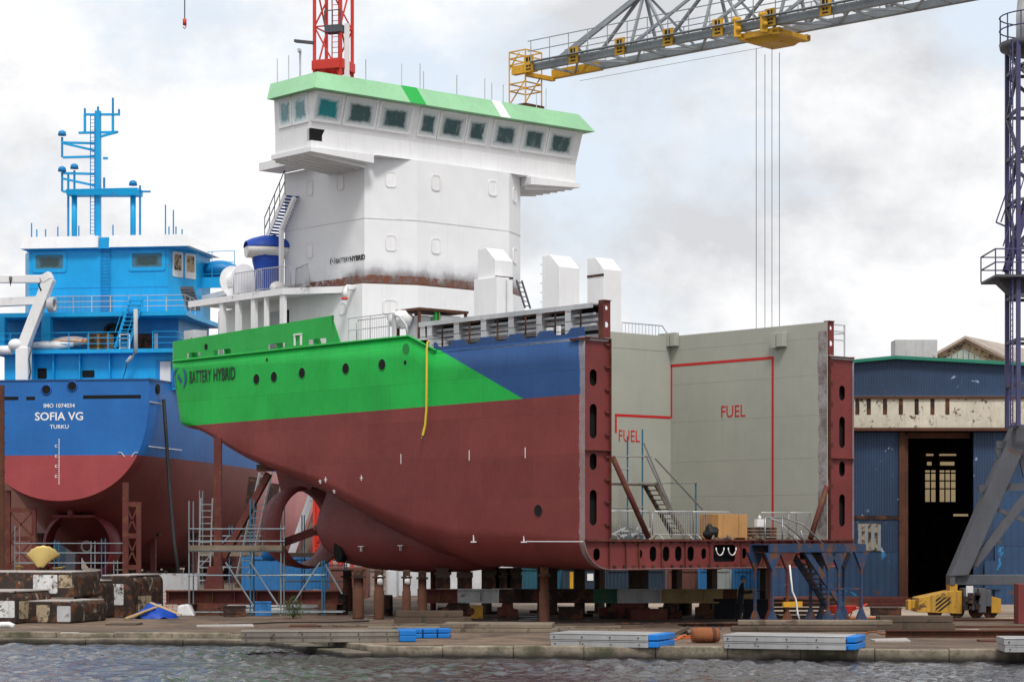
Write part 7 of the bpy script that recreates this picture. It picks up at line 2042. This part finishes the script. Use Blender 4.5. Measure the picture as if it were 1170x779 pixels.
# planks and blue tarp
m = MB(); R = []
for j in range(8):
    t = j/7; R.append([Vector((.95*math.cos(a)*(1-t)*(1+.18*math.sin(3*a+j)), .7*math.sin(a)*(1-t), .62*t**.7+.05*math.sin(5*a+2*j))) for a in [2*PI*i/20 for i in range(20)]])
m.rings(R, closed=True); m.warp(lambda c: c+Vector((.12*mnoise.noise(c*3), .1*mnoise.noise(c*3+Vector((5,0,0))), .16*mnoise.noise(c*4))) if c.z > .02 else c); one(m, 'blue_tarp', 'tarp_blue', 'crumpled blue tarpaulin heap under leaning planks', 'tarp', gp(176, 706))
for i, (p_, q_, w, lb) in enumerate((((143, 706, 0), (178, 693, .5), .2, 'lowest pale plank leaning left of the blue tarpaulin'), ((150, 706, .3), (184, 690.5, .9), .2, 'middle pale plank leaning over the blue tarpaulin'), ((158, 703, .6), (180, 690, 1.1), .18, 'short pale plank high on the left of the blue tarpaulin'), ((172, 688, -.3), (207, 702, -.5), .22, 'pale plank sloping down to the right over the blue tarpaulin'))):
    D = gp(176, 706).y-.9; a_, b_ = at(p_[0], p_[1], D+p_[2]), at(q_[0], q_[1], D+q_[2]); m = MB(); m.bar((0,0,0), b_-a_, w, .05); one(m, 'loose_plank', 'wood_pale', lb, 'plank', a_, 0, 'loose pale planks by the blue tarpaulin')
m = MB(); n_ = 6
for i in range(n_):
    m.bar((0, 0, .12+i*.16), (2.2, .2, .12+i*.16), .03)
for i in range(9): m.bar((i*.27, .02*i, 0), (i*.27, .02*i, 1.05), .03)
one(m, 'yellow_net_fence', 'orange', 'orange yellow mesh fence panel behind the pale planks', 'fence panel', gp(176, 700))
m = MB(); m.box(0, 2.6, 0, .3, 0, 1.7); m.box(1.2, 1.26, -.02, -.001, .1, 1.65); one(m, 'grey_steel_box', 'beam_grey', 'grey steel box with rust marks behind the pale planks', 'steel box', gp(160, 698), 0, None, .03)
m = MB(); m.hull8([(0,0,0),(.8,0,0),(.8,.6,0),(0,.6,0)], [(.05,.05,.45),(.5,.1,.55),(.6,.5,.5),(.1,.5,.5)]); one(m, 'white_bulk_bag', 'white_old', 'white bulk bag left of the maroon pedestal', 'bag', gp(201, 704), 0, None, .08)
# green weed
random.seed(11)
m = MB()
for k in range(420):
    a = random.uniform(0, 2*PI); r = abs(random.gauss(0, .32)); z = random.uniform(.02, 1.0)*max(.15, 1-r*.9); c = Vector((r*math.cos(a), r*math.sin(a), z)); d = Vector((random.uniform(-1,1), random.uniform(-1,1), random.uniform(-.2,1))).normalized()*.09; e = Vector((random.uniform(-1,1), random.uniform(-1,1), random.uniform(-.5,.5))).normalized()*.04
    m.face([c-e, c+d*.5-e*.6, c+d, c+d*.5+e*.8])
for k in range(16): a = random.uniform(0, 2*PI); m.bar((0,0,0), (.4*math.cos(a), .4*math.sin(a), random.uniform(.3, .8)), .012)
one(m, 'weed_bush', 'leaf', 'small green weed bush growing by the scaffold foot', 'plant', gp(335, 706))
# ---------------------------------------------------------------- far side of the yard, seen under the hulls
def container(px0, px1, yt, D, mat, lb, name='shipping_container', cat='container', dep=2.4, rz=0, marks=()):
    x0, x1 = wx(px0, D), wx(px1, D); h = zat(yt, D)-GZ; t = thing(name, lb, cat, (x0, D, GZ), rz)
    L_ = x1-x0; m = MB(); m.box(.06, L_-.06, .06, dep-.06, .12, h-.1); bd = m.build('body', M[mat], t)
    m = MB()
    for x in (0, L_-.12):
        for y in (0, dep-.12): m.box(x, x+.12, y, y+.12, 0, h)
    m.box(.121, L_-.121, 0, .1, .02, .14); m.box(.121, L_-.121, 0, .1, h-.12, h); m.box(.121, L_-.121, dep-.1, dep, h-.12, h)
    m.build('corner_frame', M[mat], t)
    for a, b, u, v, mt in marks: m = MB(); m.box(wx(a, D)-x0, wx(b, D)-x0, .01, .05, zat(v, D)-GZ, zat(u, D)-GZ); m.build('door_mark', M[mt], bd)
    return t
container(586, 642, 648, 118, 'cont_wall_teal', 'teal container seen under the hull beside the thick red pillar')
container(642, 690, 648, 117, 'cont_wall_dark', 'dark blue container with yellow uprights and a white sign under the hull', marks=((651, 655, 653, 672, 'yellow'), (664, 667.5, 653, 672, 'yellow'), (671, 678, 655, 663, 'white')))
container(692, 760, 650, 119, 'cont_wall_dark', 'nearly black container behind the green beam end')
container(762, 802, 650, 121, 'cont_wall_rust', 'dull red container behind the beige beam')
container(797.5, 817, 650, 120, 'cont_wall_blue', 'narrow blue container left of the pale grey one')
container(817.5, 836, 650, 119.5, 'cont_wall_grey', 'pale grey green container between two blue ones under the hull')
container(837, 902, 650, 119, 'cont_wall_blue', 'wide blue container behind the stair platform')
container(276, 372, 636, 119, 'cont_wall_blue', 'blue container behind the scaffold and the propeller nozzle')
container(375, 420, 648, 124, 'cont_wall_rust', 'dark red container behind the left pillars')
for a, b, y, D, lb in ((441, 453, 652, 127, 'narrow white sheeted shed bay behind the clamp pillar'), (453.5, 592, 640, 130, 'long white sheeted shed behind the keel blocks')):
    t = thing('white_shed', lb, 'shed', (wx(a, D), D, GZ)); L_ = wx(b, D)-wx(a, D); h = zat(y, D)-GZ
    m = MB(); m.box(0, L_, 0, 4, 0, h); m.build('sheeting', M['cont_wall_white'], t)
    m = MB()
    for k in range(int(L_/1.4)+1): m.box(k*1.4, k*1.4+.08, -.06, -.002, 0, h)
    m.build('batten', M['beam_grey'], t)['kind'] = 'stuff'
m = MB(); m.box(0, 6.5, 0, 2.4, 0, 1.7); one(m, 'blue_skip', 'plastic_blue', 'bright blue skip standing far behind under the long beam', 'skip', (wx(590, 150), 150, GZ), 0, None, .05)
m = MB(); m.box(0, 5, 0, 2, 0, 1.5); one(m, 'grey_skip', 'steel_grey', 'grey skip standing far behind right of the bright blue skip', 'skip', (wx(645, 155), 155, GZ), 0, None, .05)
m = MB(); R = []
for j in range(6):
    t = PI/2*j/5; R.append([Vector((1.1*math.cos(t)*math.cos(a)*(1+.1*math.sin(3*a)), .6*math.cos(t)*math.sin(a), .85*math.sin(t)+.04*math.sin(4*a))) for a in [2*PI*i/18 for i in range(18)]])
m.rings(R, closed=True); one(m, 'covered_heap', 'white_soft', 'white covered heap behind the scaffold, left of the rusty pillars', 'heap', (wx(358, 108), 108, GZ))
m = MB()
for k in range(6): m.bar((0, random.uniform(-.4,.4), .1+k*.05), (2.8, random.uniform(-.4,.4), .1+k*.05+random.uniform(-.05,.1)), .14, .06)
one(m, 'pale_boards', 'white_old', 'pale boards lying on the ground under the scaffold', 'boards', gp(254, 700))
m = MB(); m.ball((0,0,.25), .45, .3, .28); one(m, 'turquoise_sheet', 'plastic_blue', 'turquoise sheet bundle on the scaffold deck by the nozzle', 'sheet', at(309, 640, 105.2))
container(-90, 40, 540, 185, 'cont_wall_rust', 'added dark red backdrop box far behind the blue ship at the left edge', 'dark_backdrop', 'shed', 6)  # added boxes, a dark backdrop for the shaded gap beside the hull
container(-95, 75, 585, 215, 'cont_wall_dark', 'added dark low backdrop box far behind the blue ship, right of the red one', 'dark_backdrop', 'shed', 6)
# timber clutter along the slip
random.seed(5)
for i, (px_, py_, n_, lb) in enumerate(((600, 720, 8, 'loose boards on the ground before the thick red pillar'), (705, 717, 8, 'loose boards behind the right float'), (425, 716, 6, 'loose boards before the rusty pillars'))):
    m = MB()
    for k in range(n_): x, y = random.uniform(-2.2, 2.2), random.uniform(-.5, 1.0); a = random.uniform(-.25, .25); l = random.uniform(.5, 1.4); m.bar((x-l*math.cos(a), y-l*math.sin(a), .04+.01*k), (x+l*math.cos(a), y+l*math.sin(a), .05+.01*k), random.uniform(.1, .3), .06)
    one(m, 'loose_boards', 'timber_grey' if i != 1 else 'wood_dark', lb, 'boards', gp(px_, py_))
# ================================================================= repeats and clutter under the hulls
random.seed(21)
def copies(src, spots, label, group, rzs=None):
    src['label'] = label; src['group'] = group
    for i, p in enumerate(spots):
        rz = rzs[i] if rzs else random.uniform(0, 3)
        if i == 0: src.location = p; src.rotation_euler = (0, 0, rz)
        else: dup(src, p, rz)
# second row of dark props under the cut ship
t = thing('timber_prop', '', 'prop')
m = MB(); m.box(-.16, .16, -.16, .16, .12, 1.98); m.build('post', M['wood_dark'], t)
m = MB(); m.box(-.4, .4, -.4, .4, 0, .119); m.build('sole', M['rust_dark'], t)
m = MB(); m.box(-.3, .3, -.25, .25, 1.981, 2.13); m.build('cap', M['wood_dark'], t)
sp_ = [bloc(x, y, GZ) for x, y in ((-6, 12.9), (-7.4, 10.2), (-8.2, 13), (-9.6, 8.6), (-9, 11.2), (-12, 9.2), (-12, 12), (-3.6, 13.6), (-14, 10.4), (-14.5, 7.6))]
copies(t, sp_, 'dark square timber prop in the shade under the flat hull bottom', 'timber props under the flat hull bottom', [BROT]*len(sp_))
# props under the blue ship
t = thing('bilge_shore', '', 'shore')
m = MB(); m.bar((0, 0, 0), (0, 0, 3.4), .34, .34); m.build('post', M['redlead_rust'], t)
m = MB(); m.box(-.5, .5, -.4, .4, 3.401, 3.6); m.hull8([(-.6,-.5,0.0),(-.2,-.5,0.0),(-.2,.5,0.0),(-.6,.5,0.0)], [(-.25,-.2,1.0),(-.18,-.2,1.0),(-.18,.2,1.0),(-.25,.2,1.0)]); m.build('shoe', M['rust_dark'], t)
sp_ = [sloc(x, y, GZ) for x, y in ((4.8, 14), (5.6, 22), (5.8, 30), (5.8, 38), (-5.2, 12), (-5.6, 20), (-5.8, 28), (3.4, 9), (-3.8, 7))]
copies(t, sp_, 'maroon bilge shore standing in the shade under the side of the blue ship', 'bilge shores under the blue ship', [SF.a+(0 if i < 4 else PI) for i in range(len(sp_))])
t = thing('dock_block', '', 'dock block')
m = MB(); m.box(-.7, .7, -.5, .5, 0, .45); m.build('base', M['rust_dark'], t)
m = MB(); m.box(-.6, .6, -.45, .45, .451, .72); m.box(-.55, .55, -.4, .4, .721, .98); m.build('timber', M['wood_dark'], t)
sp_ = [sloc(x, y, GZ) for y in (12, 16, 20, 25, 30, 36) for x in (-1.6, 1.6)]
copies(t, sp_, 'dark dock block under the keel of the blue ship', 'dock blocks under the blue ship', [SF.a]*len(sp_))
# tall scaffold tubes along the blue ship's flank
scaffold('tall pale scaffold along the flank of the blue ship behind the shoring post', 131, [(228, 560), (262, 600), (300, 600), (316, 610)], [(228, 316, 612), (228, 316, 630), (228, 316, 648)], [((228, 648), (262, 612)), ((316, 648), (300, 612))], [(228, 300, 633)], 560)
scaffold('low scaffold seen through and below the propeller nozzle', 112, [(322, 575), (345, 588), (372, 600), (394, 640)], [(322, 394, 632), (322, 394, 646), (322, 394, 664)], [((345, 664), (372, 632))], [(322, 372, 634)], 575)
# drums, cans and boxes
t = thing('oil_drum', '', 'drum')
m = MB(); m.lathe([(.28, 0), (.29, .02), (.29, .29), (.30, .30), (.29, .31), (.29, .58), (.30, .59), (.29, .60), (.29, .86), (.28, .88)], (0,0,0), 'z', 18); m.build('drum_body', M['rust_dark'], t)
m = MB(); m.lathe([(.25, .884), (.26, .886)], (0,0,0), 'z', 18); m.build('drum_lid', M['rust'], t)
sp_ = [gp(390, 702), gp(441, 703), gp(700, 704), gp(768, 703), gp(783, 702.5)]
copies(t, sp_, 'dark rusty oil drum standing between the supports under the hull', 'oil drums under the hull')
bx_ = [((300, 703), 'cont_wall_blue', .7, .6, 'small blue steel box under the left support beam'), ((268, 704), 'rust_dark', .9, .45, 'low dark box left of the weed bush'), ((545, 706), 'yellow_dirty', .5, .5, 'dirty yellow case beside the low red support block'), ((652, 707), 'rust_dark', 1.0, .5, 'dark scrap box right of the thick red pillar'), ((716, 704), 'rust', .8, .6, 'rusty box behind the red steel box'), ((830, 706), 'cloth_dark', .9, .8, 'black generator box left of the worker'), ((215, 703), 'rust_dark', .6, .5, 'dark little box left of the maroon pedestal'), ((1012, 703), 'rust_dark', 1.2, .35, 'low dark box before the hall doorway')]
for (px_, py_), mt, w, h, lb in bx_:
    m = MB(); m.box(-w/2, w/2, -.35, .35, 0, h); m.box(-w/2-.02, w/2+.02, -.37, .37, h-.06, h+.01); m.box(-w*.3, w*.3, -.38, -.351, h*.3, h*.4)
    one(m, 'utility_box', mt, lb, 'box', gp(px_, py_), random.uniform(-.3, .3), None, .015)
# cables and hoses trailing over the slip
cb = [((520, 718), (600, 716), 'cloth_dark', 'black cable trailing over the slip before the long beam'), ((640, 712), (760, 714), 'cloth_dark', 'black cable trailing behind the float by the thick red pillar'), ((850, 712), (1000, 706), 'rope_orange', 'thin orange cable running to the stair platform'), ((250, 714), (420, 710), 'cloth_dark', 'black cable on the ground below the left support beam'), ((1000, 712), (1040, 704), 'white_soft', 'white hose before the hall doorway')]
for (x0, y0), (x1, y1), mt, lb in cb:
    a, b = gp(x0, y0), gp(x1, y1); n_ = 22; pts = []
    for i in range(n_+1): t_ = i/n_; p = a.lerp(b, t_); pts.append(p+Vector((.15*math.sin(9*t_), .7*math.sin(7*t_+x0)*math.sin(PI*t_), .035)))
    m = MB(); m.path(pts, .028, 6); one(m, 'trailing_cable', mt, lb, 'cable')
# pieces of plate and timber lying about
pl = [((330, 716), 'rust', 'rusty plate lying by the weed bush'), ((560, 722), 'timber_grey', 'grey board sheet lying before the beam carriages'), ((640, 718), 'rust', 'rusty plate behind the long float'), ((1090, 722), 'timber_pale', 'pale board lying between the rails at right'), ((1000, 733), 'timber_pale', 'pale sheet lying by the water right of the float'), ((120, 714), 'wood_dark', 'dark board lying before the steel pontoons'), ((225, 716), 'timber_pale', 'pale board lying on the slip below the pedestal'), ((1120, 733), 'rust', 'rusty plate by the quay edge at right')]
for (px_, py_), mt, lb in pl:
    w, d = random.uniform(1.0, 2.2), random.uniform(.5, 1.1); m = MB(); m.hull8([(0,0,0),(w,.1,0),(w*.95,d,0),(-.1,d*.9,0)], [(0,0,.05),(w,.1,.04),(w*.95,d,.09),(-.1,d*.9,.06)])
    one(m, 'loose_sheet', mt, lb, 'sheet', gp(px_, py_), random.uniform(-.3, .3))
# a few timber baulks stacked on the slip
for i, (px_, py_, n_, lb) in enumerate(((1003, 719, 5, 'stack of dark baulks right of the long squared logs'), (455, 712, 4, 'stack of dark baulks before the rusty pillars'))):
    m = MB()
    for k in range(n_):
        y = (k % 3)*.3; z = (k//3)*.26; m.box(random.uniform(-.2, .1), 2.6+random.uniform(-.3, .3), y, y+.26, z, z+.24)
    one(m, 'baulk_stack', 'wood_dark', lb, 'baulks', gp(px_, py_), random.uniform(-.06, .06), None, .02)
